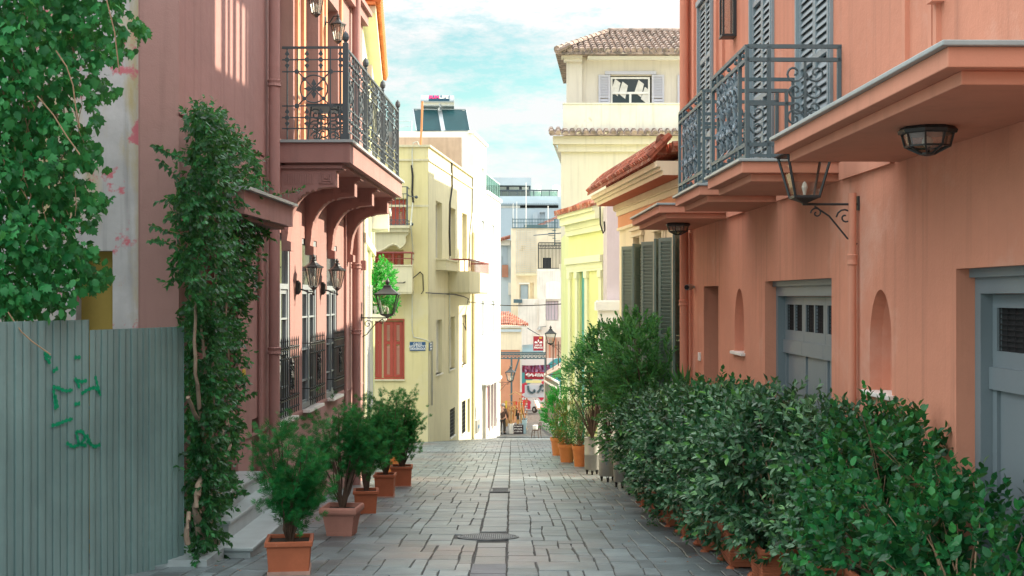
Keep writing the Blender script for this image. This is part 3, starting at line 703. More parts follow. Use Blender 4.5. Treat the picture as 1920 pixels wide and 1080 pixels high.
# big square street lanterns
g_s = 'square street lanterns on wall brackets'
def street_lantern(armlen=.55, m='iron', glass='lampglass', scroll=True):
    r = empty('street_lantern', (0, 0, 0), 'x', 'street lamp', g_s)
    lantern_head(r, (0, armlen, .07), .44, .24, .42, .17, 4, glass, m, 1.14, .02, .16)
    mb = MB(); mb.tube([(0, 0, 0), (0, armlen+.02, 0)], .014, 6); mb.bar((0, armlen, 0), (0, armlen, .08), .05); mb.box(-.03, .03, 0, .02, -.06, .08)
    pts = [(0, .02+.0, -.4), (0, .12, -.34), (0, .3, -.12), (0, armlen-.1, -.02)]; mb.tube(pts, .01, 5)
    spiral(mb, (0, .14, -.13), (0, 1, 0), (0, 0, 1), .09, 1.3, .009); spiral(mb, (0, armlen-.12, -.09), (0, 1, 0), (0, 0, 1), .06, 1.2, .008)
    mb.build('wall_bracket', m, r); return r
sl1 = street_lantern()
for args in (dict(T=LF, s=26.8, z=Z(596, 26.8), label='black square street lantern bracketed off the far end of the rose house'),):
    hang_on(sl1, args['T'], args['s'], args['z'], label=args['label'])
mb = MB(LF); mb.box(26.6, 26.8, 0, .12, 2.15, 2.35); mb.build('junction_box', 'rose', rose)

# stained neighbour wall at far left
nb = empty('stained_wall', (-6, 13.9, G(14)), 'stained whitish plaster wall behind the grapevine with red streaks', 'wall')
mb = MB()
fw = Matrix(((1, 0, 0, -9), (0, -1, 0, 13.62), (0, 0, 1, 0), (0, 0, 0, 1)))
mb = MB(fw); panel(mb, 0, 9-3.94, -3, 9, [(4.36, 4.75, -2, Z(470, 13.6), .18)]); mb.box(0, 5.03, -.9, -.22, -3, 9); mb.build('plaster', 'stained', nb)
mb = MB(fw); mb.box(4.36, 4.75, -.185, -.17, -2, Z(470, 13.6)); mb.build('recess', 'ochre', nb)

# ================================================================ corrugated fence
fe = empty('corrugated_fence', (-3.7, 11.6, G(11.6)), 'grey green corrugated metal hoarding with green graffiti scrawl', 'fence')
A = Vector((-3.28, 12.8, 0)); B = Vector((-4.16, 10.4, 0)); u = (B-A); Ltot = u.length; u.normalize(); nrm = Vector((-u.y, u.x, 0)); 
if nrm.dot(Vector((0, 0, 0))-A) < 0: nrm = -nrm
Lf = Ltot+1.4; pitch = .0925
def fpt(s, o, z): p = A+u*s+nrm*o; return (p.x, p.y, z)
def ftop(s):
    x = 1.3
    if s < .95: return 1.6-.3
    if s < 1.45: return 1.6-.272
    return 1.6-.205+(s-1.5)*.035
edges = [(0, .93), (.93, 1.45), (1.45, Lf)]
for (s0, s1) in edges:
    mb = MB(); s = s0; prof = []
    n = max(1, round((s1-s0)/pitch)); w = (s1-s0)/n
    for i in range(n):
        a = s0+i*w; j = random.uniform(-.009, .009)
        prof += [(a, .0), (a+.001, -.034), (a+.014, -.034), (a+.016, .0+j), (a+w*.5, .001+j*1.3), (a+w-.0005, .0+j*.4)]
    vs = []
    zt = ftop(s0+.01)
    for q in prof:
        p = A+u*q[0]; zb = G(p.y)-.25 if q[0] > .5 else G(p.y)+.04
        vs += [fpt(q[0], q[1]+(.006 if s0 == .93 else 0), zb), fpt(q[0], q[1]+.004*math.sin(q[0]*9), zt-1.2), fpt(q[0], q[1]+(.006 if s0 == .93 else 0), zt)]
    k = len(prof); mb.add(vs, [(3*i+j, 3*i+3+j, 3*i+4+j, 3*i+1+j) for i in range(k-1) for j in (0, 1)])
    mb.build('metal_sheet', 'fence', fe)
mb = MB()
for s in (.05, 1.6, 3.0): p = fpt(s, -.06, 0); mb.box(p[0]-.03, p[0]+.03, p[1]-.03, p[1]+.03, G(p[1])-.2, 1.1)
for z in (-.6, .6): mb.bar(fpt(0, -.04, z), fpt(Lf, -.04, z), .03)
mb.build('post_frame', 'petrol', fe)
# graffiti: broken brush strokes, one piece per rib
def fs_from_px(px, py):                         # photo spot -> distance along the fence and height
    k = (px-960)/F; # A.x+u.x*s = k*(A.y+u.y*s)
    s = (k*A.y-A.x)/(u.x-k*u.y); d = A.y+u.y*s; return s, Z(py, d)
strokes = [[(80, 662), (84, 664), (93, 672)], [(82, 668), (92, 682)], [(96, 697), (106, 690)], [(96, 725), (106, 727), (120, 733), (134, 731)], [(98, 730), (102, 768)], [(101, 740), (106, 765)],
           [(137, 670), (149, 670)], [(137, 710), (149, 716), (161, 713)], [(141, 712), (147, 728)], [(150, 738), (163, 730), (176, 726), (186, 737)], [(176, 705), (181, 724), (186, 742)], [(137, 758), (148, 756)],
           [(94, 798), (106, 795), (120, 789), (134, 785)], [(122, 830), (135, 838), (148, 832), (160, 836)], [(140, 808), (146, 834)], [(140, 810), (152, 808), (158, 820), (150, 832)], [(160, 815), (168, 832)], [(160, 826), (175, 838), (186, 833)]]
for stt in strokes:
    mb = MB()
    q = [fs_from_px(*p) for p in stt]
    for (sa, za), (sb, zb) in zip(q, q[1:]):
        n = max(2, int(math.hypot(sb-sa, zb-za)/.012))
        for i in range(n):
            t0, t1 = i/n, (i+1)/n; wd = .015+.005*math.sin(i*1.7)
            P0 = (sa+(sb-sa)*t0, za+(zb-za)*t0); P1 = (sa+(sb-sa)*t1, za+(zb-za)*t1)
            dx, dz = P1[0]-P0[0], P1[1]-P0[1]; l = math.hypot(dx, dz) or 1; nx, nz = -dz/l*wd, dx/l*wd
            mb.add([fpt(P0[0]+nx, .014, P0[1]+nz), fpt(P1[0]+nx, .014, P1[1]+nz), fpt(P1[0]-nx, .014, P1[1]-nz), fpt(P0[0]-nx, .014, P0[1]-nz)], [(0, 1, 2, 3)])
    mb.build('graffiti_stroke', 'greenpaint', fe)
# ================================================================ narrow pale green house beyond the rose house
SF = frame(-3.18, 27.05, -.085, 1)   # s counted from its near corner
gh = empty('pale_green_house', (-5, 30, G(30)), 'narrow pale green house with grey shutters squeezed beyond the rose house', 'house')
mb = MB(SF); panel(mb, 0, 9.6, -5, 7.75, [(1.2, 2.3, -1.3, 1.9, .12, 1), (3.6, 4.7, -1.3, 1.9, .12, 1), (6, 7.1, -1.3, 1.9, .12, 1)]); mb.box(0.02, 9.58, -6, -.2, -5, 7.0)
mb.add([(0, 0, -5), (0, -.25, -5), (0, -.25, 7.75), (0, 0, 7.75)], [(0, 1, 2, 3)]); mb.box(0, 9.65, 0, .3, 7.6, 7.75)
mb.build('wall', 'chart_trim', gh)
mb = MB(SF); mb.box(0, 9.6, 0, .14, 6.0, 6.25); mb.box(0, 9.62, 0, .22, 6.25, 6.5); mb.box(0, .35, 0, .07, -5, 6.0); mb.box(5.2, 5.5, 0, .07, -5, 6.0); mb.box(0, 9.6, 0, .1, 2.75, 2.95); mb.box(9.25, 9.6, 0, .07, -5, 6); mb.build('moulding', 'chart_trim', gh)
for s in (1.2, 3.6, 6.0):
    for a in (-.45, 1.1): louvre(SF, gh, s+a, s+a+.45, -1.3, 1.9, .02, .06, 'shutter_p')
mb = MB(SF); mb.box(5.6, 7.4, 0, .5, Z(430, 33), Z(400, 33)); mb.box(5.5, 7.5, 0, .56, Z(398, 33), Z(392, 33)); mb.build('balcony', 'white', gh)
mb = MB(SF); mb.box(6.9, 8.9, 0, .42, .95, 1.12); mb.build('ledge', 'white', gh)
pipe(SF, .55, .06, -2, 6, .04, gh, 'chart_trim')
# tiled eave running back along the top
mb = MB(SF); mb.attr = []
mb.box(-.1, 9.7, -1, .3, 7.76, 7.82); mb.attr += [.5]*6
nt_ = 40
for i in range(nt_):
    s = -.1+i*9.8/nt_; n0 = len(mb.f)
    mb.tube([(s+.1, -1.4, 8.5), (s+.1, -.4, 8.15), (s+.1, .42, 7.86)], .095, 8); mb.attr += [random.random()]*(len(mb.f)-n0)
mb.build('roof', 'tile_or', gh)

# ================================================================ yellow house
yh = empty('yellow_house', (-6, 60, G(54)), 'pale yellow house with red shutters, balconies and a flat parapet', 'house')
YD = 54.0; FF = Matrix(((1, 0, 0, -3.54), (0, -1, 0, YD), (0, 0, 1, 0), (0, 0, 0, 1)))   # front: s to the right, o toward us
def fx(px): return X(px, YD)+3.54
ztop = Z(275, YD)
mb = MB(FF)
hs = [(fx(702), fx(757), Z(710, YD), Z(600, YD), .15, 1), (fx(700), fx(757), Z(548, YD), Z(468, YD), .2, 1), (fx(700), fx(762), Z(428, YD), Z(372, YD), .2, 1)]
panel(mb, -7, 0, -7, ztop, hs); mb.build('front_wall', 'yellow', yh)
def yd(px): return 21432/(1200-px)
yw = [(yd(817), yd(829), 600, 702, yd(820)), (yd(842), yd(852.5), 594, 692, yd(846)), (yd(866), yd(875), 590, 684, yd(870))]
SW = [(a, b, Z(lo, d), Z(hi, d), .25, 1) for a, b, hi, lo, d in yw]
up = [(yd(817), yd(829), Z(485, yd(822)), Z(378, yd(822)), .3, 1), (yd(842.5), yd(854), Z(486, yd(848)), Z(390, yd(848)), .3, 1), (yd(866.5), yd(875.5), Z(486, yd(870)), Z(400, yd(870)), .3, 1)]
bs = [(yd(843.5), yd(853), Z(818, yd(848)), Z(766, yd(848)), .12, 1), (yd(866), yd(873), Z(812, yd(869)), Z(752, yd(869)), .12, 1), (yd(876.5), yd(881), Z(812, yd(878)), Z(748, yd(878)), .2, 1)]
mb = MB(YF); panel(mb, YD, 68, -9, ztop, SW+up+bs); mb.box(YD+.3, 67.8, -9, -.35, -9, ztop-.35); mb.build('side_wall', 'yellow_side', yh)
mb = MB(FF); mb.box(-7.05, .06, -.01, .07, ztop-.02, ztop+.07); mb.box(-7, .03, 0, .05, ztop-.6, ztop-.52); mb.box(-7.0, .02, 0, .033, Z(388, YD), Z(384, YD)+.0)
mb2 = MB(YF); mb2.box(YD-.08, 68, -.2, .09, ztop-.01, ztop+.075); mb2.box(YD-.05, 68, 0, .05, ztop-.6, ztop-.52); mb.v += [];
b0 = len(mb.v); mb.v += mb2.v; mb.f += [tuple(i+b0 for i in f) for f in mb2.f]; mb.build('parapet_coping', 'yellow_side', yh)
mb = MB(FF); mb.box(-.42, .005, .0, .035, -7, Z(560, YD)); mb.box(-.3, .0, .0, .02, Z(560, YD), ztop-.6); mb.build('corner_strip', 'yellow', yh)
# window blocks inside the recesses
for a, b, c, d, dp, _ in SW+up:
    p = frame_window(YF, yh, a, b, c, d, dp-.02, m='offwhite', transom=None, mull=0, name='window', glass='olive' if (a, b, c, d, dp, _) in up else 'offwhite')
for a, b, c, d, dp, _ in bs[:2]:
    mb = MB(YF); mb.box(a, b, -.11, -.09, c, d); w = mb.build('basement_window', 'dark', yh)
    mb = MB(YF)
    for k in range(8): mb.bar((a+(b-a)*k/7, -.03, c), (a+(b-a)*k/7, -.03, d), .02)
    for k in range(9): mb.bar((a, -.03, c+(d-c)*k/8), (b, -.03, c+(d-c)*k/8), .02)
    mb.build('grille', 'iron', w)
    mb = MB(YF); mb.box(a-.05, b+.05, -.1, .05, c-.06, c); mb.build('sill', 'white', w)
mb = MB(YF); mb.box(bs[2][0], bs[2][1], -.18, -.15, bs[2][2], bs[2][3]); mb.build('door', 'olive', yh)
for a, b, c, d, dp, _ in SW: mb = MB(YF); mb.box(a-.04, b+.04, -.2, .06, c-.06, c); mb.build('sill', 'offwhite', yh)
# red shutters in the front
def fshut(x0, x1, y0, y1, o=-.08, n=2, gap=None):
    z0, z1 = Z(y1, YD), Z(y0, YD); a, b = fx(x0), fx(x1)
    for i in range(n):
        louvre(FF, yh, a+(b-a)*i/n, a+(b-a)*(i+1)/n-.015, z0, z1, o-.05, o, 'redwood', 'shutter', (.62,), .075, .13, m2='redwood2')
fshut(719, 755.5, 603, 708); fshut(703, 716, 603, 708, n=1); fshut(703, 757, 472, 545, -.14, 3); fshut(703, 760, 374, 426, -.14, 3)
mb = MB(FF)
for (x0, x1, y0, y1) in ((702, 757, 600, 710),):
    a, b, z0, z1 = fx(x0), fx(x1), Z(y1, YD), Z(y0, YD)
    mb.box(a-.02, b+.03, -.02, .03, z1-.02, z1+.05); mb.box(b-.03, b+.03, -.02, .03, z0, z1-.02); mb.box(a-.02, b+.03, -.02, .02, z0-.02, z0+.03)
mb.build('window_frame', 'redwood', yh)
mb = MB(FF); mb.box(fx(700), fx(757)+.05, -.02, .08, Z(714, YD), Z(711, YD)); mb.build('sill', 'yellow_side', yh)
# front balconies (they reach left behind the green house)
mb = MB(FF); mb.box(-6.5, fx(776), 0, 1.0, Z(548, YD), Z(500, YD)); mb.box(-6.5, fx(776)-.02, 0, .98, Z(551, YD), Z(548, YD)); fb = mb.build('balcony', 'yellow_side', yh)
mb = MB(FF); mb.box(-6.5, fx(776)+.02, .85, 1.04, Z(500, YD), Z(497.5, YD)); mb.build('balcony_coping', 'yellow_side', fb)
mb = MB(FF); mb.tube([(-6.5, .9, Z(475, YD)), (fx(775), .9, Z(475, YD)), (fx(775), .0, Z(475, YD))], .045, 6); mb.tube([(-6.5, .9, Z(486, YD)), (fx(775), .9, Z(486, YD)), (fx(775), 0, Z(486, YD))], .02, 5)
for x in (706, 741, 775): mb.bar((fx(x), .9, Z(499, YD)), (fx(x), .9, Z(475, YD)), .05)
mb.build('balcony_rail', 'redrail', fb)
z0, z1 = Z(430, YD), Z(425, YD)
mb = MB(FF); mb.box(-6.5, fx(771), 0, 1.05, z0, z1); mb.box(-6.5, fx(769), 0, .95, Z(437, YD), z0); tbn = mb.build('balcony', 'yellow_side', yh)
mb = MB(FF)                                      # scrolled console under the upper balcony
pts = [(fx(700), Z(437, YD)), (fx(768), Z(437, YD)), (fx(768), Z(441, YD)), (fx(763), Z(446, YD)), (fx(764), Z(456, YD)), (fx(759), Z(463, YD)), (fx(754), Z(467, YD)), (fx(748), Z(461, YD)), (fx(741), Z(459, YD)), (fx(733), Z(462, YD)), (fx(724), Z(468, YD)), (fx(714), Z(473, YD)), (fx(706), Z(473, YD)), (fx(700), Z(468, YD))]
mb.prism(pts, .55, .8, 1); mb.tube([(p[0], .82, p[1]) for p in pts[6:]], .05, 6); mb.build('console', 'yellow_side', tbn)
mb = MB(FF)
for z in (354, 367, 415, 424): mb.bar((-6.4, 1.0, Z(z, YD)), (fx(767), 1.0, Z(z, YD)), .03); mb.bar((fx(767), 1.0, Z(z, YD)), (fx(767), 0, Z(z, YD)), .03)
for i in range(26): s = fx(767)-i*.16; mb.bar((s, 1.0, z1), (s, 1.0, Z(367, YD)), .022)
for i in range(14): s = fx(767)-i*.32; mb.bar((s, 1.0, Z(424, YD)), (s-.16, 1.0, Z(415, YD)), .016); mb.bar((s-.16, 1.0, Z(424, YD)), (s-.32, 1.0, Z(415, YD)), .016); mb.bar((s, 1.0, Z(415, YD)), (s-.16, 1.0, Z(424, YD)), .016)
mb.bar((fx(767), 1.0, z1), (fx(767), 1.0, Z(354, YD)), .06); mb.tube([(fx(767), .9, Z(370, YD)), (fx(782), .4, Z(371, YD))], .02); mb.ball((fx(782), .4, Z(371, YD)), .07); mb.tube([(fx(767), 1, Z(422, YD)), (fx(774), .6, Z(422, YD))], .03); mb.ball((fx(774), .6, Z(422, YD)), .08)
mb.build('balcony_rail', 'iron_grey', tbn)
# side balconies
def sbox(mb, x0, x1, y0, y1, o, yref): mb.box(yd(x0), yd(x1), 0, o, Z(y1, yd(yref)), Z(y0, yd(yref)))
d0 = 59.6; zA, zB = Z(548, 59), Z(508, 59)
mb = MB(YF); mb.box(59.6, 67.6, 0, 1.0, zA, zB); mb.box(59.7, 67.5, 0, .92, zA-.06, zA); sb = mb.build('balcony', 'yellow_side', yh)
mb = MB(YF); mb.box(56.0, 59.6, 0, .45, Z(507, 57), Z(489, 57)); mb.box(55.95, 59.6, 0, .5, Z(489, 57), Z(486.5, 57)); mb.build('side_ledge', 'yellow_side', yh)
mb = MB(YF); zt = Z(487, 60)
for o_ in (.95,):
    mb.tube([(59.7, 0, zt), (59.7, o_, zt), (67.5, o_, zt), (67.5, 0, zt)], .045, 6)
    for k in range(20): mb.bar((59.7+k*.41, o_, zB), (59.7+k*.41, o_, zt), .035)
    for k in range(1, 4): mb.bar((59.7, k*.25, zB), (59.7, k*.25, zt), .035)
mb.build('balcony_rail', 'redrail', sb)
# pipes and cables on the yellow house
def run(T, pts, r, m, name, root): mb = MB(T); mb.tube(pts, r, 6); return mb.build(name, m, root)
P_ = lambda x, y, o=.05: (fx(x), o, Z(y, YD))
run(FF, [P_(775, 550), P_(773, 520), P_(775, 475), P_(774, 425, 1.1), P_(774, 380), P_(774, 330), P_(773, 285), P_(775, 268), P_(783, 266), P_(787, 275)], .03, 'pipe_w', 'white_pipe', yh)
run(FF, [P_(775, 380), P_(773, 360), P_(774, 330), P_(772, 310)], .045, 'cable', 'cable', yh)
run(FF, [P_(700, 510, 1.1), P_(720, 516, 1.12), P_(742, 531, 1.12), P_(760, 531, 1.12), P_(776, 522, .5), P_(788, 510), P_(793, 515), P_(794, 545), P_(790, 551)], .022, 'cable', 'cable', yh)
run(FF, [P_(773, 552), P_(773, 620), P_(776, 632), P_(795, 636), P_(805, 640)], .022, 'pipe_w', 'conduit', yh)
Q_ = lambda x, y, o=.05: (yd(x), o, Z(y, yd(x)))
run(YF, [Q_(845, 300), Q_(846, 350), Q_(842, 380), Q_(841, 430), Q_(842, 480)], .04, 'cable', 'cable', yh)
run(YF, [Q_(885, 332), Q_(884, 400), Q_(880, 440), Q_(878, 500)], .045, 'bin', 'conduit', yh)
run(YF, [Q_(808, 640), Q_(808, 760)], .03, 'bin', 'conduit', yh); run(YF, [Q_(841, 510), Q_(841, 700)], .03, 'pipe_w', 'conduit', yh)
pipe(YF, yd(884.5), .1, -8.5, 5, .07, yh, 'yellow_side', cols=(-4, -1, 2))
run(YF, [Q_(796, 549, .06), Q_(850, 552, .06), Q_(868, 556, .06), Q_(876, 560, .06), Q_(870, 590, .06), Q_(872, 620, .06), Q_(866, 606, .06)], .025, 'cable', 'cable', yh)
# street name sign
sg = empty('street_sign', (fx(783)-3.54, YD-.04, Z(649, YD)), 'small blue Greek street name plate on the yellow house corner', 'sign')
mb = MB(FF); mb.box(fx(768.5), fx(798), .035, .06, Z(657.5, YD), Z(641, YD)); mb.build('plate', 'bluesign', sg)
for i, (t, sz) in enumerate((('ΟΔΟΣ', .13), ('ΔΙΟΓΕΝΟΥΣ', .13), ('DIOGENOUS', .11))): text(t, sz, 'letter', sg, facecam(783.3, 645+i*4.6, YD-.065), 'lettering', .002, .003)
sg2 = empty('street_sign', tuple(YF @ Vector((yd(805), .04, Z(650, YD)))), 'second blue plate round the corner of the yellow house', 'sign')
mb = MB(YF); mb.box(54.15, 55.0, .01, .04, Z(657, 54.5), Z(642, 54.5)); mb.build('plate', 'bluesign', sg2)
mb = MB(YF)
for i in range(3): mb.box(54.25, 54.9, .04, .045, Z(655-i*5, 54.5), Z(653-i*5, 54.5))
mb.build('lettering', 'letter', sg2)
# ================================================================ white tower house behind
wh = empty('white_house', (-3, 74, G(74)), 'tall white flat roofed house behind the yellow one', 'house')
z1, z2 = Z(250, 68), Z(361, 74.2)
def px2(x): return 68
mb = MB(YF); wnd = [(yd(903.5), yd(908), Z(345, 72), Z(312, 72), .2, 1)]
low = [(yd(903), yd(909), Z(478, 73), Z(414, 73), .2, 1), (yd(922.5), yd(928), Z(482, 78), Z(422, 78), .2, 1), (yd(902), yd(908), Z(628, 73), Z(564, 73), .2, 1), (yd(921.5), yd(927.5), Z(622, 78), Z(564, 78), .2, 1)]
panel(mb, 68, 74.2, -10, z1, wnd+[low[0], low[2], (yd(904), yd(911.5), -10, Z(718, 74), .3, 1)]); panel(mb, 74.2, 81.8, -10, z2, [low[1], low[3], (yd(913), yd(931), Z(806, 77.5), Z(718, 77.5), .5, 1)])
mb.box(68.1, 74.2, -9, -.4, -10, z1-.02); mb.box(74.2, 81.7, -9, -.6, -10, z2-.02)
mb.add([(74.2, 0, z2), (74.2, -9, z2), (74.2, -9, z1), (74.2, 0, z1)], [(0, 1, 2, 3)]); mb.add([(81.8, 0, -10), (81.8, -9, -10), (81.8, -9, z2), (81.8, 0, z2)], [(0, 1, 2, 3)])
mb.build('wall', 'white', wh)
for a, b, c, d, dp, _ in wnd+low:
    mb = MB(YF); mb.box(a+.01, b-.01, -.19, -.12, c+.01, d-.01); mb.build('window', 'palegrey', wh)
    mb = MB(YF); mb.box(a-.05, b+.05, -.1, .07, c-.08, c); mb.build('sill', 'white', wh)
mb = MB(YF); mb.box(67.9, 74.3, -.2, .12, z1, z1+.15); mb.box(74.3, 81.9, -.2, .1, z2-.05, z2+.15); mb.box(68, 68.5, 0, .1, -8, z1-.3); mb.build('coping', 'white', wh)
W2 = Matrix(((1, 0, 0, -2.13), (0, -1, 0, 68), (0, 0, 1, 0), (0, 0, 0, 1)))
mb = MB(W2); panel(mb, -9, 0, -10, z1+.1); mb.build('front_wall', 'white', wh)
mb = MB(W2); mb.box(-9, -.55, 0, .03, 5.5, z1-.22); mb.build('brown_render', 'brownwall', wh)
mb = MB(YF)                                     # shop front at its foot
a, b = yd(913), yd(931); mb.box(a+.05, b-.05, -.45, -.4, Z(806, 77.5), Z(718, 77.5)); sf = mb.build('shop_window', 'purple', wh)
mb = MB(YF)
for k in range(4): s = a+(b-a)*k/3; mb.box(s-.08, s+.08, -.1, .02, Z(806, 77.5), Z(718, 77.5))
mb.box(a-.1, b+.1, -.1, .08, Z(808, 77.5), Z(805, 77.5)); mb.build('shop_frame', 'offwhite', sf)
mb = MB(YF); mb.box(yd(903), yd(926), 0, .5, Z(718, 74), Z(713, 74)); mb.build('shop_canopy', 'white', wh)
mb = MB(YF); a2 = yd(904); mb.box(a2+.1, yd(911), -.28, -.24, -9, Z(722, 74)); mb.build('door', 'olive', wh)
mb = MB(YF); mb.box(yd(888), yd(893.5), 0, .2, Z(810, 69.5), Z(786, 69.5)); eb = mb.build('meter_box', 'bin', wh)
mb = MB(YF); mb.box(yd(889.5), yd(892), .2, .215, Z(802, 69.5), Z(796, 69.5)); mb.build('meter_plate', 'bluesign', eb)
run(YF, [(68.9, .06, Z(786, 69)), (68.9, .1, Z(770, 69)), (68.8, .05, Z(760, 69)), (68.8, .05, 5)], .05, 'bin', 'conduit', wh)
mb = MB(YF); mb.box(74.4, 81.7, -.06, -.02, z2+.15, z2+1.1); gb = mb.build('terrace_balustrade', 'balglass', wh)
mb = MB(YF); mb.tube([(74.3, -.04, z2+1.12), (81.8, -.04, z2+1.12)], .04, 6)
for k in range(7): mb.bar((74.4+k*1.2, -.04, z2+.1), (74.4+k*1.2, -.04, z2+1.1), .04)
mb.build('handrail', 'palegrey', gb)
mb = MB(YF); mb.tube([(68.3, -8.8, z1+.75), (68.3, -3.3, z1+.75)], .03); mb.tube([(68.3, -8.8, z1+.45), (68.3, -3.3, z1+.45)], .025); mb.tube([(68.3, -3.3, z1+.05), (68.3, -3.3, z1+.75)], .03); mb.build('roof_rail', 'palegrey', wh)
# solar water heater
so = empty('solar_heater', (X(825, 69.5), 69.5, z1), 'silver solar water tank with two dark collector panels on the white roof', 'solar heater')
D = 69.2
def px3(x, y, d=D): return Vector(ZX(x, y, d))
dz = 1.2
for (xa, xb, xc, xd) in ((774.5, 821, 781, 828), (827, 874, 833.5, 881.5)):
    mb = MB(); q = [px3(xa, 204.5, D+dz), px3(xb, 205.5, D+dz), px3(xd, 246, D), px3(xc, 246, D)]; nn = (q[1]-q[0]).cross(q[3]-q[0]).normalized()*.08
    mb.add(q+[p+nn for p in q], [(0, 1, 2, 3), (7, 6, 5, 4)]+[(i, (i+1) % 4, 4+(i+1) % 4, 4+i) for i in range(4)]); cp = mb.build('collector_panel', 'panel', so)
    mb = MB(); up_ = (0, 0, 1)
    for i in range(4): mb.bar(q[i], q[(i+1) % 4], .05)
    mb.bar(q[0].lerp(q[1], .06)+(q[3]-q[0])*.05, q[0].lerp(q[1], .16)+(q[3]-q[0])*.05, .03, .08) if xa < 800 else mb.bar(q[0].lerp(q[1], .84)+(q[3]-q[0])*.05, q[0].lerp(q[1], .94)+(q[3]-q[0])*.05, .03, .08)
    mb.build('panel_frame', 'alu', cp)
mb = MB(); c = px3(791.5, 192, D+1.3); e = px3(850, 192.5, D+1.3); R_ = .39
mb.tube([c-Vector((.05, 0, 0)), c, e, e+Vector((.05, 0, 0))], R_, 28); ta = mb.build('tank', 'alu', so, smooth=True)
mb = MB(); vs = []
for i in range(7):
    a = rad(2+i*10.5); y_ = -math.cos(a)*(R_+.012); z_ = math.sin(a)*(R_+.012)
    for xx in (803.8, 842.8): vs.append((X(xx, D+.95), c.y+y_, c.z+z_))
mb.add(vs, [(2*i, 2*i+1, 2*i+3, 2*i+2) for i in range(6)]); mb.build('label_plate', 'navy', ta)
T1 = Matrix.Translation((X(814, D+.9), c.y-math.cos(rad(34))*(R_+.03), c.z+math.sin(rad(34))*(R_+.03))) @ Matrix.Rotation(PI/2-rad(36), 4, 'X')
text('SUN', .31, 'pink', ta, T1, 'lettering', .004, .012)
T2 = Matrix.Translation((X(832, D+.9), c.y-math.cos(rad(34))*(R_+.03), c.z+math.sin(rad(34))*(R_+.03))) @ Matrix.Rotation(PI/2-rad(36), 4, 'X')
text('LIFE', .31, 'letter', ta, T2, 'lettering', .004, .012)
mb = MB(); mb.tube([px3(824, 195, D+.8), px3(825.5, 200, D+.7), px3(825, 207, D+1.0)], .03); mb.bar(px3(824.5, 208, D+1.1), px3(831.5, 246, D-.02), .22, .03); mb.build('connector', 'alu', so)
mb = MB(); mb.bar(px3(776, 246, D), px3(880, 245, D), .05); mb.bar(px3(783, 246, D+1.2), px3(783, 205, D+1.3), .05); mb.bar(px3(872, 246, D+1.2), px3(872, 205, D+1.3), .05); mb.build('stand', 'alu', so)
t = empty('roof_pipe', tuple(px3(789, 275, 66)), 'thin orange pipe standing in front of the solar panels', 'pipe')
mb = MB(); mb.tube([px3(788.5, 275, 66), px3(790.5, 235, 66), px3(792, 190, 66)], .055, 8); mb.build('tube', 'pvc', t)

# ================================================================ right: salmon house
sa = empty('salmon_house', (RX(12)+2, 12, G(12)), 'salmon pink house on the right with grey doors and shutters', 'house')
def rd(px): return 7680/(px-917)
NI = [(10.17, 10.76, Z(738, 10.4), Z(543, 10.5)), (16.05, 16.68, Z(660, 16.4), Z(541, 16.4))]
SZ = 2.85                                      # level of every balcony slab top
holes = [(6.2, 8.77, -3, 1.79, .19), (11.96, 14.85, -3, 1.775, .19), (17.86, 19.06, -3, 1.75, .34)]+[(a, b, c, d, .01) for a, b, c, d in NI]
su = [(11.94, 13.24), (14.4, 15.6), (18.3, 19.5)]
holes += [(a, b, SZ+.02, 6.0, .08, 1) for a, b in su]
holes += [(17.05, 18.7, 8.15, 9.35, .12)]  # gap in the unseen parapet, shaped to let striped sun reach the rose wall
mb = MB(RF); panel(mb, 2, 20.6, -4, 10, holes); mb.box(2, 20.55, -9, -.5, -4, 8.0)
mb.add([(20.6, 0, -4), (20.6, -9, -4), (20.6, -9, 10), (20.6, 0, 10)], [(0, 1, 2, 3)])
for a, b, c, d in NI:                          # arched niches
    w = (b-a)/2; cx = (a+b)/2; H = d-c; n = 20; ah = w*1.55 if w > .29 else w*1.5
    arc = [(a, c)]+[(cx-w*math.cos(PI*i/n), d-ah+ah*math.sin(PI*i/n)) for i in range(n+1)]+[(b, c)]
    top = [(a, c)]+[(a+2*w*i/n, d) for i in range(n+1)]+[(b, c)]
    for i in range(len(arc)-1):
        p, q, r_, s_ = arc[i], arc[i+1], top[i+1], top[i]
        mb.add([(p[0], 0, p[1]), (q[0], 0, q[1]), (r_[0], 0, r_[1]), (s_[0], 0, s_[1])], [(0, 1, 2, 3)])
    lay = []
    for k, (dep, sc) in enumerate(((0, 1), (.1, .985), (.17, .93), (.22, .75))):
        lay.append([(cx+(x-cx)*sc, -dep, c+(z-c)*(sc if z > c else 1)) for x, z in arc])
    for k in range(3):
        for i in range(len(arc)-1): mb.add([lay[k][i], lay[k][i+1], lay[k+1][i+1], lay[k+1][i]], [(0, 1, 2, 3)])
    mb.add(lay[3], [tuple(range(len(arc)))]); mb.add([(a, 0, c), (b, 0, c), (b, -.22, c), (a, -.22, c)], [(0, 1, 2, 3)])
mb.build('wall', 'salmon', sa)
for a, b, c, d in NI: mb = MB(RF); mb.box(a-.06, b+.08, -.2, .05, c-.035, c+.004); mb.build('niche_sill', 'marble_white', sa, bevel=.006)
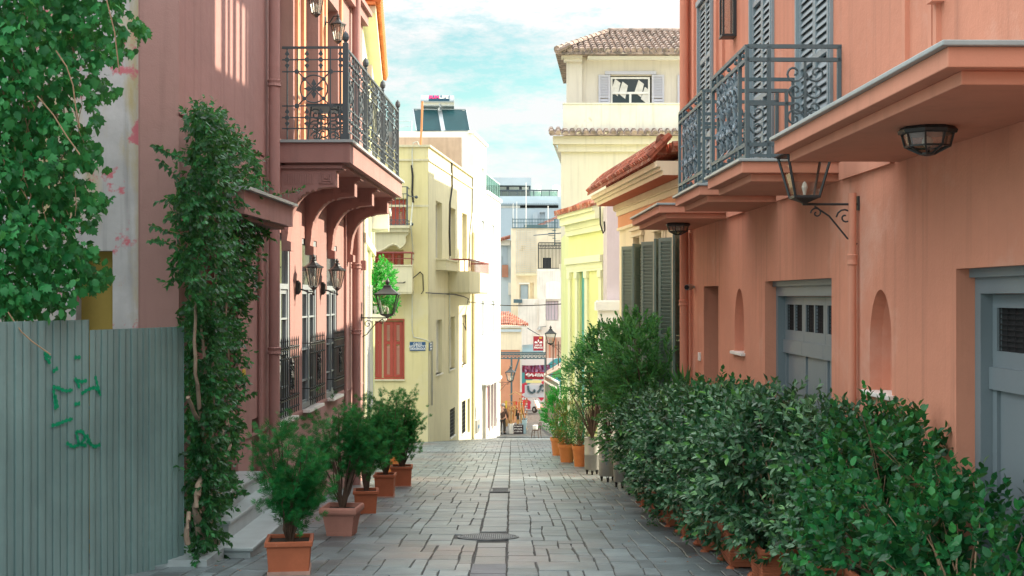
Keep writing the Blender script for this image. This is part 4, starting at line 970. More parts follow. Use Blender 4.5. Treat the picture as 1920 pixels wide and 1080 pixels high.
# doors
def rdoor(a, b, z0, z1, dep, split, name='door'):
    mb = MB(RF); o0 = -dep-.04; w = .1
    mb.box(a, a+w, o0, -dep+.06, z0, z1); mb.box(b-w, b, o0, -dep+.06, z0, z1); mb.box(a+w, b-w, o0, -dep+.06, z1-.17, z1); mb.box(a, b, -dep+.06, -dep+.1, z1-.06, z1)
    p = mb.build('door_frame', 'greydoor', sa)
    n = len(split)-1
    for i in range(n):
        u0 = a+w+(b-a-2*w)*split[i]+.004; u1 = a+w+(b-a-2*w)*split[i+1]-.004; q = -dep-.02; st = .075; zt = z1-.175
        m2 = MB(RF); gz0, gz1 = zt-.38, zt-.09
        m2.box(u0, u0+st, q-.04, q, z0, zt); m2.box(u1-st, u1, q-.04, q, z0, zt)
        for (za, zb) in ((zt-.09, zt), (gz0-.13, gz0), (-.75, -.65), (z0, z0+.2)): m2.box(u0+st, u1-st, q-.04, q, za, zb)
        m2.box(u0, u1, q-.0, q+.025, gz0-.26, gz0-.13+.02)
        m2.box((u0+u1)/2-.02, (u0+u1)/2+.02, q-.04, q-.002, gz0, gz1)
        for (za, zb) in ((-.65, gz0-.13), (z0+.2, -.75)):
            m2.box(u0+st, u1-st, q-.04, q-.025, za, zb); m2.box(u0+st+.05, u1-st-.05, q-.025, q-.012, za+.05, zb-.05)
        leaf = m2.build(name, 'greydoor', p)
        if i == 0: hh_ = MB(RF); hh_.tube([(u0+st*.5, q, .35), (u0+st*.5, q+.05, .35), (u0+st*.5, q+.05, .5), (u0+st*.5, q, .5)], .008, 6); hh_.box(u0+st*.3, u0+st*.7, q, q+.006, .12, .2); hh_.build('handle', 'castiron', leaf)
        g = MB(RF); g.box(u0+st, u1-st, q-.05, q-.035, gz0, gz1)
        for k in range(9): z = gz0+(gz1-gz0)*k/8; g.bar((u0+st, q-.02, z), (u1-st, q-.02, z), .006)
        for k in range(9): s_ = u0+st+(u1-u0-2*st)*k/8; g.bar((s_, q-.02, gz0), (s_, q-.02, gz1), .006)
        g.build('mesh_light', 'dark', leaf)
rdoor(6.2, 8.77, -2.4, 1.79, .19, (0, .5, 1)); rdoor(11.96, 14.85, -2.4, 1.775, .19, (0, .34, .67, 1))
mb = MB(RF); mb.box(17.87, 19.05, -.33, -.29, -2.4, 1.74); mb.build('door', 'greydoor', sa)
# slabs (canopy / balconies)
def slab(s0, s1, o, name, under=.2):
    mb = MB(RF); mb.box(s0, s1, 0, o, SZ-.13, SZ-.028); mb.box(s0+.09, s1-.09, 0, o-.1, SZ-under, SZ-.13); b = mb.build(name, 'salmon_trim', sa, bevel=.006)
    mb = MB(RF); mb.box(s0-.03, s1+.03, 0, o+.035, SZ-.028, SZ); mb.build('marble_edge', 'marble', b, bevel=.006); return b
mb = MB(RF); [mb.box(17.05+.3*k, 17.05+.3*k+.11, -.1, -.04, 8.15, 9.35) for k in range(1, 6)]; mb.box(17.05, 18.7, -.1, -.04, 9.2, 9.35); mb.build('sun_stripe_railing', 'salmon_trim', sa)  # unseen bars added to stripe the sun patch opposite
c1 = slab(6.27, 10.07, .96, 'balcony'); c1b = slab(6.27, 6.28, .5, 'x') if False else None
b1 = slab(11.6, 13.42, .91, 'balcony'); b2 = slab(14.12, 15.95, .88, 'balcony'); b3 = slab(17.1, 20.3, .93, 'canopy')
mb = MB(RF); mb.box(10.1, 11.57, 0, .04, SZ-.2, SZ-.04); mb.box(13.45, 14.09, 0, .04, SZ-.2, SZ-.04); mb.box(15.98, 17.07, 0, .04, SZ-.2, SZ-.04); build_each(mb, 'string_course', 'salmon_trim', sa)
# shutters
for i, (a, b) in enumerate(su):
    mb = MB(RF); mb.box(a, a+.05, -.03, .04, SZ+.02, 6.0); mb.box(b-.05, b, -.03, .04, SZ+.02, 6.0); mb.box(a-.04, a-.0, -.02, .03, SZ, 6.05); mb.box(b, b+.04, -.02, .03, SZ, 6.05); mb.box(a-.04, b+.04, -.03, .05, 6.0, 6.08)
    p = mb.build('window_frame', 'shutter_f', sa)
    n = 3 if i < 2 else 2; c = (a+.05, b-.05)
    for k in range(2):
        u0 = c[0]+(c[1]-c[0])*k/2+.003; u1 = c[0]+(c[1]-c[0])*(k+1)/2-.003
        louvre(RF, p, u0, u1, SZ+.05, 5.98, -.045, .005, 'shutter_f', 'shutter', (.34, .72), .075, .05)
    mb = MB(RF); mb.box(a, b, -.079, -.06, SZ+.02, 6.0); mb.build('window_back', 'dark', p)
# pilaster strips on the wall above
mb = MB(RF)
for x in (1345, 1357, 1292, 1303, 1702, 1752, 1761): s = rd(x); mb.box(s-.035*s/9, s+.035*s/9, 0, .035, SZ, 10)
mb.box(rd(1771), rd(1760), 0, .09, Z(2, 9), 10); build_each(mb, 'pilaster_strip', 'salmon_trim', sa)
# pipes
pp = pipe(RF, 11.07, .06, -2.4, Z(362, 11.07), .036, sa, 'salmon_trim', cols=(Z(487, 11.07),))
pipe(RF, 20.35, .1, -3, 10, .07, sa, 'salmon_trim', cols=(-.5, 1.5, 4)); pipe(RF, 20.12, .04, -3, 2.6, .02, sa, 'salmon_trim', name='conduit')
mb = MB(RF); mb.box(18.98+.35, 19.5+.0, 0, .02, Z(676, 19.4), Z(661, 19.4)); mb.build('switch_plate', 'white', sa)
# security camera
cm = empty('security_camera', tuple(RF @ Vector((19.95, 0, Z(538, 20)))), 'small grey security camera on the far end of the salmon wall', 'camera')
mb = MB(RF); mb.lathe([(.03, -.015), (.03, .015)], (19.95, .01, Z(538, 20)), 8); mb.tube([(19.95, 0, Z(538, 20)), (19.95, .06, Z(538, 20))], .02); mb.build('mount', 'alu', cm)
mb = MB(RF); mb.tube([(19.95, .05, Z(538, 20)), (19.8, .14, Z(539, 20))], .045, 10); mb.build('camera_body', 'alu', cm)
mb = MB(RF); mb.tube([(19.8, .14, Z(539, 20)), (19.785, .149, Z(539, 20))], .036, 10); mb.build('lens', 'dark', cm)
# balcony railings with cast scroll panels
def rrail(bal, s0, s1, o, back=True):
    zb = SZ; mb = MB(RF); q = o-.05
    def lv(p, r_): 
        for z in (1.02, .9, .13, .03): mb.bar(p(z), r_(z), .035 if z != .03 else .028)
    corners = [((s0+.03, 0), (s0+.03, q)), ((s0+.03, q), (s1-.03, q)), ((s1-.03, q), (s1-.03, 0))]
    for (a, b_) in corners: lv(lambda z: (a[0], a[1], zb+z), lambda z: (b_[0], b_[1], zb+z))
    for (s, oo) in ((s0+.03, q), (s1-.03, q), (s0+.03, .02), (s1-.03, .02), (s0+.03, q-.2), (s1-.03, q-.2), ((s0+.36), q), ((s1-.36), q)): mb.bar((s, oo, zb), (s, oo, zb+1.02), .035)
    for (s, oo) in ((s0+.03, q-.36),): mb.bar((s, oo, zb+.03), (s, oo, zb+.62), .03); mb.bar((s, oo, zb+.62), (s, q, zb+.62), .03); mb.bar((s, oo-.05, zb+.5), (s, q, zb+.5), .03)
    for zz in (.075, .96): 
        for k in range(5): t = (k+.5)/5; mb.ball((s0+(s1-s0)*t, q, zb+zz), .022, 6)
    rr = mb.build('railing', 'rail_r', bal)
    pc = MB(RF)
    a, b_ = s0+.4, s1-.4; n = 3; w = (b_-a)/n
    for k in range(n):
        cx = a+w*(k+.5)
        pc.lathe([(.006, 0), (.03, .1), (.015, .3), (.035, .42), (.012, .62), (.03, .7), (.004, .77)], (cx, q, zb+.13), 8)
        for sgn in (-1, 1):
            for zz, r_, fl in ((.25, .1, 1), (.42, .12, -1), (.62, .11, 1), (.77, .08, -1)):
                spiral(pc, (cx+sgn*w*.24, q, zb+zz), (sgn, 0, 0), (0, .25, fl), r_, 1.4, .017, n=14)
                for t in range(3): an = t*2+zz*9; pc.add([(cx+sgn*(w*.24+.09*math.cos(an)), q+.015, zb+zz+.09*math.sin(an)), (cx+sgn*(w*.24+.15*math.cos(an+.25)), q+.05, zb+zz+.14*math.sin(an+.25)), (cx+sgn*(w*.24+.06*math.cos(an+.7)), q+.0, zb+zz+.07*math.sin(an+.7)), (cx+sgn*(w*.24+.05*math.cos(an)), q-.02, zb+zz+.04*math.sin(an))], [(0, 1, 2, 3)])
    pc.build('cast_scroll_panel', 'cast', rr)
    e = MB(RF); s = s0+.03; cx = .33               # openwork scroll at the near end
    e.bar((s, cx, zb+.13), (s, cx, zb+.88), .022)
    for sgn in (-1, 1):
        for zz, r_, fl in ((.2, .07, 1), (.37, .09, -1), (.47, .07, 1), (.62, .08, 1), (.78, .09, 1)):
            spiral(e, (s, cx+sgn*(r_+.01), zb+zz), (0, sgn, 0), (0, 0, fl), r_, 1.25, .011, start=PI, n=16)
    e.build('end_scroll', 'rail_r', rr)
rrail(b1, 11.6, 13.42, .91); rrail(b2, 14.12, 15.95, .88)
# small pots on the balcony floor
pt = empty('flower_pot', tuple(RF @ Vector((11.85, .25, SZ))), 'small terracotta pot on the salmon balcony floor', 'pot')
mb = MB(); c = RF @ Vector((11.85, .25, SZ)); mb.lathe([(.04, 0), (.055, .09), (.06, .09), (.06, .11), (.045, .11), (.04, .08)], tuple(c), 12); mb.build('pot', 'terra', pt, smooth=True)
# wall lamp between shutters
wl = empty('wall_lamp', tuple(RF @ Vector((16.7, 0, Z(40, 16.7)))), 'narrow dark framed wall lamp high between the grey shutters', 'lamp')
s = rd(1378); mb = MB(RF); zc0, zc1 = Z(68, s), Z(-20, s)
for (a, o_) in ((s-.1, .03), (s+.1, .03), (s-.1, .17), (s+.1, .17)): mb.bar((a, o_, zc0), (a, o_, zc1), .025)
mb.box(s-.12, s+.12, 0, .19, zc0-.02, zc0+.01); mb.box(s-.12, s+.12, 0, .19, zc1, zc1+.04); mb.box(s-.12, s+.12, 0, .02, zc0, zc1+.1); mb.build('lamp_frame', 'iron', wl)
mb = MB(RF); mb.box(s-.095, s+.095, .03, .165, zc0+.01, zc1); mb.build('lamp_glass', 'frost', wl)
# ceiling lanterns
def ceil_lantern(lbl, s, o):
    r = empty('ceiling_lantern', (0, 0, 0), lbl, 'lantern', 'flat octagonal lanterns under the salmon slabs')
    mb = MB(); R1, R2 = .155, .105; n = 8
    ring = lambda R, z: [(R*math.cos(2*PI*(k+.5)/n), R*math.sin(2*PI*(k+.5)/n), z) for k in range(n)]
    a, b, c_ = ring(R1, -.04), ring(R2+.03, -.12), ring(.045, -.165)
    for k in range(n):
        for u, v in ((a[k], b[k]), (b[k], c_[k]), (a[k], a[(k+1) % n]), (b[k], b[(k+1) % n]), (c_[k], c_[(k+1) % n])): mb.bar(u, v, .011)
    mb.lathe([(.155, -.045), (.175, -.04), (.18, -.02), (.16, -.0), (.0, 0)], n=8); mb.lathe([(.02, -.178), (.045, -.172), (.045, -.16)], n=8); mb.build('lamp_frame', 'iron', r)
    g = MB(); a, b, c_ = ring(R1*.97, -.04), ring((R2+.03)*.97, -.118), ring(.04, -.16)
    g.add(a+b+c_, [(k, (k+1) % n, n+(k+1) % n, n+k) for k in range(n)]+[(n+k, n+(k+1) % n, 2*n+(k+1) % n, 2*n+k) for k in range(n)]); g.build('lamp_glass', 'frost', r)
    bl = MB(); bl.ball((0, 0, -.09), .035, 8); bl.build('light_bulb', 'paper', r)
    r.location = RF @ Vector((s, o, SZ-.2)); return r
ceil_lantern('black octagonal ceiling lantern under the big near slab at right', 7.95, .48); ceil_lantern('black octagonal ceiling lantern under the farthest salmon canopy', 18.3, .5)
sl2 = copy_tree(sl1); hang_on(sl2, RF, 11.07, Z(383, 11.07)-.0, o=.0, label='clear glass square lantern under the near balcony slab, on the salmon wall pipe', sc=.86)
sl2.rotation_euler.z += 0
# ================================================================ cream and peach neoclassical house
pe = empty('cream_house', (5, 24, G(24)), 'cream neoclassical house with red tiled eave and tall open grey shutters', 'house')
def pd(px): return 10920/(px-760)
ZC = 1.6+.0; ph = [(20.95, 21.55, -2.5, 2.75, .3), (22.5, 23.15, -2.5, 2.75, .3), (24.6, 25.3, -2.5, 2.75, .3)]
mb = MB(PF); panel(mb, 20.62, 27.2, -4, 3.9, ph); mb.box(20.7, 27.15, -9, -.45, -4, 3.95); mb.add([(27.2, 0, -4), (27.2, -9, -4), (27.2, -9, 3.9), (27.2, 0, 3.9)], [(0, 1, 2, 3)]); mb.build('wall', 'cream', pe)
mb = MB(PF); mb.box(20.62, 27.22, 0, .03, 3.05, 3.3); mb.build('frieze', 'peach', pe)
mb = MB(PF)
for z0, z1_, o in ((2.99, 3.05, .05), (3.3, 3.4, .06), (3.4, 3.54, .1), (3.545, 3.62, .43), (3.62, 3.68, .47), (3.68, 3.77, .53)): mb.box(20.5, 27.2+o, 0, o, z0, z1_)
for k in range(60): s_ = 20.7+k*.11; mb.box(s_, s_+.06, .1, .13, 3.42, 3.52)
mb.build('cornice', 'cream', pe)
mb = MB(PF); mb.box(20.52, 27.5, .1, .42, 3.535, 3.543); mb.build('soffit', 'terra_soffit', pe)
for a, b, c, d, dp in ph:
    mb = MB(PF)
    for o, e in ((.03, .2), (.05, .1)): mb.box(a-e, a-e+.1, 0, o, -2.5, d+.02); mb.box(b+e-.1, b+e, 0, o, -2.5, d+.02)
    mb.box(a-.25, b+.25, 0, .07, d+.02, d+.07); mb.box(a-.2, b+.2, 0, .045, d+.07, d+.14); mb.box(a-.26, b+.26, 0, .1, d+.14, d+.19); arch = mb.build('architrave', 'cream', pe)
    for s_, sg_ in ((a, -1), (b, 1)):          # opened leaves standing out from the wall
        # leaf plane nearly perpendicular to the wall
        w = .38; base = PF @ Vector((s_+sg_*.04, .02, 0)); sd = PF.to_3x3() @ Vector((1, 0, 0)); od = PF.to_3x3() @ Vector((0, 1, 0))
        ang = .5 if sg_ > 0 else .6; e1 = (od*math.sin(ang)+sd.normalized()*sg_*math.cos(ang)).normalized(); e2 = e1.cross(Vector((0, 0, 1)))
        T = Matrix(((e1.x, e2.x, 0, base.x), (e1.y, e2.y, 0, base.y), (0, 0, 1, 0), (0, 0, 0, 1)))
        louvre(T, pe, 0, w, -2.3, d-.15, -.02, .02, 'shutter', 'shutter', (.33, .66), .06, .06)
    mb = MB(PF); mb.box(a, b, -.29, -.25, -2.5, d); mb.build('window', 'olive', pe)
def tilerow(T, s0, s1, pitch_, prof, root, name, m, r=.09, seg=6):
    mb = MB(T); mb.attr = []; n = int((s1-s0)/pitch_); rn = random.Random(3)
    for i in range(n+1):
        s_ = s0+i*(s1-s0)/n
        for k in range(len(prof)-1):
            (o0, z0_), (o1, z1_) = prof[k], prof[k+1]; f0 = len(mb.f); j = rn.uniform(-.008, .008)
            mb.tube([(s_+j, o0, z0_), (s_+j, o1, z1_)], r*.86, seg, r*1.05); mb.attr += [rn.random()]*(len(mb.f)-f0)
    (o0, z0_), (o1, z1_) = prof[0], prof[-1]; f0 = len(mb.f)
    mb.add([(s0-.05, o0, z0_-.03), (s1+.05, o0, z0_-.03), (s1+.05, o1, z1_-.03), (s0-.05, o1, z1_-.03), (s0-.05, o0, z0_-.08), (s1+.05, o0, z0_-.08), (s1+.05, o1, z1_-.08), (s0-.05, o1, z1_-.08)], [(0, 1, 2, 3), (7, 6, 5, 4), (0, 4, 5, 1), (2, 6, 7, 3), (0, 3, 7, 4), (1, 5, 6, 2)])
    mb.attr += [.2]*(len(mb.f)-f0); return mb.build(name, m, root)
tilerow(PF, 20.75, 27.7, .185, [(.26, 4.22), (.38, 4.1), (.5, 3.98), (.61, 3.86)], pe, 'roof_edge', 'tile', .064)
rf = tilerow(PF, 20.75, 27.6, .2, [(-8.6, 4.7), (-4, 4.4), (-1.8, 4.2), (.22, 4.03)], pe, 'roof', 'tile', .09)
mb = MB(); c = Vector(ZX(1240, 290, 20.9)); mb.prism([(-.09, 0), (.09, 0), (.07, .1), (.1, .2), (.07, .3), (0, .34), (-.07, .3), (-.1, .2), (-.07, .1)], -.05, .05, 1); mb.v = [tuple(Vector(v)+c) for v in mb.v]; mb.build('akroterion', 'tile', pe)
# ================================================================ chartreuse house with white end wall, its shade painted in as a cool tint
ch = empty('chartreuse_house', (3, 34, G(34)), 'bright lime yellow house with small tile cornice and teal door', 'house')
A_ = Vector((2.35, 32.8, 0)); B_ = Vector((1.62, 36.4, 0)); dv = (B_-A_); Lc = dv.length; k_ = dv.x/dv.y
CF = frame(A_.x, A_.y, k_, -1); Lc = dv.y
def cs(px): k = (px-960)/F; return (k*A_.y-A_.x)/(k_-k)
def cz(py, s): return Z(py, A_.y+s)
s1_, s2_ = cs(1098), cs(1087)
mb = MB(CF); panel(mb, 0, Lc, -5, 4.0, [(s1_, s2_, -4, cz(500, 3), .12, 1)]); mb.box(.1, Lc-.05, -6, -.2, -5, 3.9); panel(mb, Lc, Lc+.01, -5, 4.0); mb.build('wall', 'chart', ch)
mb = MB(); mb.box(1.7, 8, 36.2, 44.2, -6, 3.6); mb.build('rear_wing', 'chart', ch)
mb = MB(CF)
for o, z0_, z1_ in ((.06, 2.35, 2.5), (.12, 2.5, 2.68), (.05, 2.28, 2.35), (.1, 3.45, 3.6), (.25, 3.6, 3.8), (.32, 3.8, 3.92), (.08, 3.3, 3.45)): mb.box(-.05, Lc+.1, 0, o, z0_, z1_)
for a in (.05, s1_-.35, s2_+.05, Lc-.35):
    mb.box(a, a+.26, 0, .06, -5, 2.28); mb.box(a-.03, a+.29, 0, .09, 2.1, 2.28)
mb.build('moulding', 'chart_trim', ch)
mb = MB(CF); mb.box(s1_, s2_, -.1, -.06, -4, cz(500, 3)); mb.build('door', 'teal', ch)
tilerow(CF, -.05, 1.9, .16, [(-.5, 4.3), (-.1, 4.1), (.38, 3.97)], ch, 'tile_cornice', 'tile', .075); tilerow(CF, 2.05, Lc+.15, .16, [(-.5, 4.3), (-.1, 4.1), (.38, 3.97)], ch, 'tile_cornice', 'tile', .075)
mb = MB(); mb.box(2.33, 8, 31.4, 32.7, -5, Z(384, 31.4)); mb.box(2.42, 8, 32.7, 36, -5, Z(392, 31.4)); mb.build('end_wall', 'lilac', ch)
mb = MB(); mb.box(2.1, 2.7, 30.9, 31.4, -4, Z(582, 31)); mb.box(2.02, 2.78, 30.85, 31.39, Z(582, 31), Z(566, 31)); mb.box(2.06, 2.72, 30.88, 31.38, Z(566, 31), Z(563, 31)); mb.build('gate_pier', 'white', ch)
run(None, [ZX(1123, 372, 32), ZX(1125, 385, 31.9), ZX(1125.5, 420, 31.9), ZX(1131, 438, 31.9), ZX(1134, 432, 31.9), ZX(1133, 415, 31.9)], .02, 'cable', 'cable', ch)
# ================================================================ tall cream house
tc_ = empty('tall_cream_house', (5, 48, G(48)), 'tall cream house with two old tiled eaves and lilac shutters', 'house')
TD = 46.0; x0_ = X(1052, TD); TFm = Matrix(((1, 0, 0, 0), (0, -1, 0, TD), (0, 0, 1, 0), (0, 0, 0, 1)))
tz = lambda py: Z(py, TD); tx = lambda px: X(px, TD)
mb = MB(TFm); panel(mb, x0_, 9, -6, tz(262)); mb.v += []; k = .08
mb2 = MB(); mb2.add([(x0_, TD, -6), (x0_+k*19, TD+19, -6), (x0_+k*19, TD+19, tz(262)), (x0_, TD, tz(262)), (9, TD, -6), (9, TD+19, -6), (9, TD+19, tz(262)), (9, TD, tz(262))], [(0, 1, 2, 3), (4, 5, 6, 7), (1, 5, 6, 2), (2, 6, 7, 3)])
b0 = len(mb.v); mb.v += mb2.v; mb.f += [tuple(i+b0 for i in f) for f in mb2.f]; mb.build('wall', 'tallcream', tc_)
# moulded string and cornice under lower eave
mb = MB(TFm); mb.box(x0_-.07, 9, -.01, .1, Z(505, TD), Z(495, TD)); mb.box(x0_-.02, 9, -.01, .05, Z(520, TD), Z(505, TD)); mb.build('string_course', 'tallcream', tc_)
mb = MB(TFm); mb.box(x0_-.12, 9, 0, .14, tz(285), tz(272)); mb.box(x0_-.3, 9, 0, .3, tz(272), tz(257)); mb.build('cornice', 'chart_trim', tc_) if False else mb.build('cornice', 'tallcream', tc_)
mb = MB(); mb.add([(x0_-.3, TD-.3, tz(272)), (x0_-.3, TD-.3, tz(257)), (x0_-.3+k*19, TD+19, tz(257)), (x0_-.3+k*19, TD+19, tz(272)), (x0_, TD, tz(285)), (x0_+k*19, TD+19, tz(285))], [(0, 1, 2, 3), (0, 3, 5, 4)]); mb.build('cornice_return', 'tallcream', tc_)
tilerow(TFm, x0_-.35, 9, .24, [(-.1, tz(257)+.32), (.15, tz(257)+.2), (.5, tz(257)+.08)], tc_, 'lower_roof', 'tile_old', .1)
# parapet of the terrace
mb = MB(TFm); mb.box(tx(1056), 9, -.15, .12, tz(255), tz(196)); mb.box(tx(1055), 9, -.18, .15, tz(196), tz(194)); mb.build('terrace_parapet', 'offwhite', tc_)
# top storey, set back 2 m
T2 = 47.6; T2m = Matrix(((1, 0, 0, 0), (0, -1, 0, T2), (0, 0, 1, 0), (0, 0, 0, 1))); ux = lambda px: X(px, T2); uz = lambda py: Z(py, T2)
mb = MB(T2m); panel(mb, ux(1065), 9.5, 5, uz(97), [(ux(1143), ux(1222), uz(196), uz(142), .15), (ux(1271), ux(1295), uz(196), uz(142), .15)])
mb.add([(ux(1065), 0, 5), (ux(1065)+k*10, -10, 5), (ux(1065)+k*10, -10, uz(97)), (ux(1065), 0, uz(97))], [(0, 1, 2, 3)]); xa_, xb_ = ux(1065)+.15, ux(1065)+.15+k*17; zt_ = uz(97)-.1; mb.add([(xa_, -.3, 5), (9, -.3, 5), (9, -17, 5), (xb_, -17, 5), (xa_, -.3, zt_), (9, -.3, zt_), (9, -17, zt_), (xb_, -17, zt_)], [(0, 1, 2, 3), (4, 5, 6, 7), (1, 2, 6, 5), (2, 3, 7, 6), (3, 0, 4, 7)]); mb.build('upper_wall', 'tallcream', tc_)  # includes an unseen rear mass added to shade the yellow house side
mb = MB(T2m); mb.box(ux(1062), ux(1091), 0, .16, 5, uz(112)); mb.box(ux(1052), ux(1091), 0, .4, uz(112), uz(100)); mb.box(ux(1057), ux(1091), 0, .3, uz(118), uz(112)); mb.build('corner_pier', 'tallcream', tc_)
mb = MB(T2m); mb.box(ux(1101), 9.5, 0, .35, uz(113), uz(108)); mb.build('awning_box', 'white', tc_)
for i in range(9): mb = MB(T2m); s_ = ux(1132+i*43); mb.box(s_-.05, s_+.05, 0, .55, uz(102), uz(98)); mb.build('rafter', 'offwhite', tc_)
w = frame_window(T2m, tc_, ux(1145), ux(1219), uz(196), uz(144), .1, m='white', transom=uz(174), mull=1, fw=.07)
mb = MB(T2m); mb.box(ux(1134), ux(1230), 0, .08, uz(140), uz(134)); mb.build('window_head', 'shutter_p', w)
for a, b in ((1122, 1144), (1222, 1245), (1270, 1280)): louvre(T2m, w, ux(a), ux(b), uz(196), uz(141), .03, .08, 'shutter_p', 'shutter', (.25,), .06, .07)
for i, (a, c_) in enumerate(((1151, 150), (1165, 155), (1195, 152), (1207, 165))):
    mb = MB(T2m); s_ = ux(a); z_ = uz(c_+20); mb.add([(s_-.1, -.06, z_), (s_+.15, -.065, z_-.2), (s_+.25, -.06, z_+.3), (s_+.05, -.062, z_+.45)], [(0, 1, 2, 3)]); mb.build('curtain', 'paper', w)
# main hipped roof of barrel tiles
RX0 = X(1044, 47.0); ze = Z(97, 47.0)
def hip(mb, attr):
    rn = random.Random(5); pit = .235; i = 0; x = RX0
    while x < 9.6:
        dmax = min(4.4, (x-RX0)*2.0+.35)
        n = max(1, int(dmax/.42)); 
        for j in range(n):
            d0_, d1_ = dmax*j/n, dmax*(j+1)/n; f0 = len(mb.f); jj = rn.uniform(-.012, .012)
            mb.tube([(x+jj, 47+d1_+.06, ze+.36*(d1_+.06)+.02), (x+jj, 47+d0_, ze+.36*d0_+.05)], .085, 8, .108); attr += [rn.random()]*(len(mb.f)-f0)
        x += pit
mb = MB(); mb.attr = []; hip(mb, mb.attr); f0 = len(mb.f)
mb.add([(RX0-.05, 47, ze-.02), (9.7, 47, ze-.02), (9.7, 51.4, ze+1.57), (RX0+2.2, 51.4, ze+1.57), (RX0-.05, 47, ze-.09), (9.7, 47, ze-.09), (9.7, 51.4, ze-.09), (RX0+.5, 53.5, ze-.09)], [(0, 1, 2, 3), (0, 4, 5, 1), (4, 7, 6, 5), (0, 3, 7, 4)])
mb.attr += [.3]*(len(mb.f)-f0); mb.attr = mb.attr
f0 = len(mb.f); P0 = Vector((RX0, 47, ze+.1)); P1 = Vector((RX0+2.2, 51.4, ze+1.66))
for j in range(11): mb.tube([P0.lerp(P1, j/11), P0.lerp(P1, (j+1)/11+.01)], .125, 8, .095); 
for j in range(18): a = RX0+2.2+j*.4; mb.tube([(a, 51.4, ze+1.68), (a+.42, 51.4, ze+1.66)], .11, 8, .13)
for j in range(22): # left eave tiles
    a = j*.3; mb.tube([(RX0+.02+k*a, 47+a, ze+.02), (RX0+.5+k*a, 47+a, ze+.25)], .1, 7)
mb.attr += [random.random() for _ in range(len(mb.f)-f0)]
mb.build('roof', 'tile_old', tc_)
# lamp on its corner
sl3 = copy_tree(sl1); hang_on(sl3, Matrix(((1, -1, 0, x0_+.1), (0, 0, 0, TD+.3), (0, 0, 1, 0), (0, 0, 0, 1))), 0, Z(645, TD)-.05, label='dark square street lantern near the maroon shop sign', sc=.85)
mb = MB(); 
sl4 = copy_tree(sl1); hang_on(sl4, YF, 81.2, Z(717, 81), o=0, label='dark square street lantern at the foot of the white house', sc=1.3)
# overhead cable across the street
wi = empty('overhead_cable', ZX(880, 567, 66), 'thin black cable strung between the yellow and cream houses', 'cable')
mb = MB(); p, q = Vector(ZX(878, 566, 66)), Vector(ZX(1052, 570, 47)); mb.tube([p.lerp(q, i/12)-Vector((0, 0, .12*math.sin(PI*i/12))) for i in range(13)], .02, 5); mb.build('wire', 'cable', wi)
# ================================================================ far end of the street
def block(name, lbl, cat, x0, x1, ytop, d, depth, m, zb=-12, holes=(), part='wall'):
    r = empty(name, (X((x0+x1)/2, d), d, G(min(d, 120))), lbl, cat)
    T = Matrix(((1, 0, 0, 0), (0, -1, 0, d), (0, 0, 1, 0), (0, 0, 0, 1))); mb = MB(T)
    panel(mb, X(x0, d), X(x1, d), zb, Z(ytop, d), [(X(a, d), X(b, d), Z(y1, d), Z(y0, d), .25, 1) for a, y0, b, y1 in holes])
    mb.box(X(x0, d)+.01, X(x1, d)-.01, -depth, -.3, zb, Z(ytop, d)-.01)
    for s in (x0, x1): mb.add([(X(s, d), 0, zb), (X(s, d), -depth, zb), (X(s, d), -depth, Z(ytop, d)), (X(s, d), 0, Z(ytop, d))], [(0, 1, 2, 3)])
    mb.add([(X(x0, d), 0, Z(ytop, d)), (X(x1, d), 0, Z(ytop, d)), (X(x1, d), -depth, Z(ytop, d)), (X(x0, d), -depth, Z(ytop, d))], [(0, 1, 2, 3)])
    mb.build(part, m, r); return r, T
def rect(T, d, r, name, m, x0, y0, x1, y1, o0=0, o1=.1): mb = MB(T); mb.box(X(x0, d), X(x1, d), o0, o1, Z(y1, d), Z(y0, d)); return mb.build(name, m, r)
# modern block on the skyline
d = 150; r, T = block('modern_block', 'modern grey block with a glazed penthouse on the skyline', 'building', 860, 1100, 369, d, 12, 'palegrey')
rect(T, d, r, 'penthouse', 'palegrey', 900, 333, 996, 347, -8, 0); rect(T, d, r, 'penthouse_wall', 'bluegrey', 900, 347, 996, 370, -8, -1.2)
rect(T, d, r, 'parapet', 'palegrey', 925, 368, 1047, 376, .02, .2); rect(T, d, r, 'awning', 'palegrey', 936, 377, 1047, 383, .0, 1.2)
mb = MB(T)
for i in range(28): mb.tube([(X(937+i*4, d), 1.3, Z(383.5, d)), (X(937+i*4, d), 0, Z(380, d))], .11, 6)
mb.build('corrugated_roof', 'bluegrey', r)
rect(T, d, r, 'shadow_strip', 'dark', 975, 385, 1047, 390, .01, .05); rect(T, d, r, 'white_band', 'white', 936, 386, 975, 390, .01, .1)  # dark strip stands in for the shadow below the awning
for a, b in ((930, 951), (953, 975), (977, 993)):
    p = rect(T, d, r, 'window', 'iron_grey', a-1, 347.5, b+1, 367, -1.15, -1.05); rect(T, d, p, 'pane', 'glassdark', a, 348.5, b, 366, -1.05, -1.0); rect(T, d, p, 'curtain', 'paper', a+1.5, 349, b-1.5, 355, -1.0, -.98)
mb = MB(T); mb.tube([(X(900, d), .1, Z(357, d)), (X(1047, d), .1, Z(357, d))], .09, 5)
for i in range(9): mb.bar((X(925+i*15, d), .1, Z(369, d)), (X(925+i*15, d), .1, Z(357, d)), .08)
g = mb.build('roof_railing', 'iron_grey', r); rect(T, d, g, 'glass_panel', 'balglass', 900, 359, 1045, 368, .08, .12)
for a, b in ((1000, 1015), (1038, 1047)): mb = MB(); c = ZX((a+b)/2, 368, d+3); mb.lathe([(.45, 0), (.45, 1.2), (.1, 1.4)], c, 12) ; mb.build('water_tank', 'white', r)
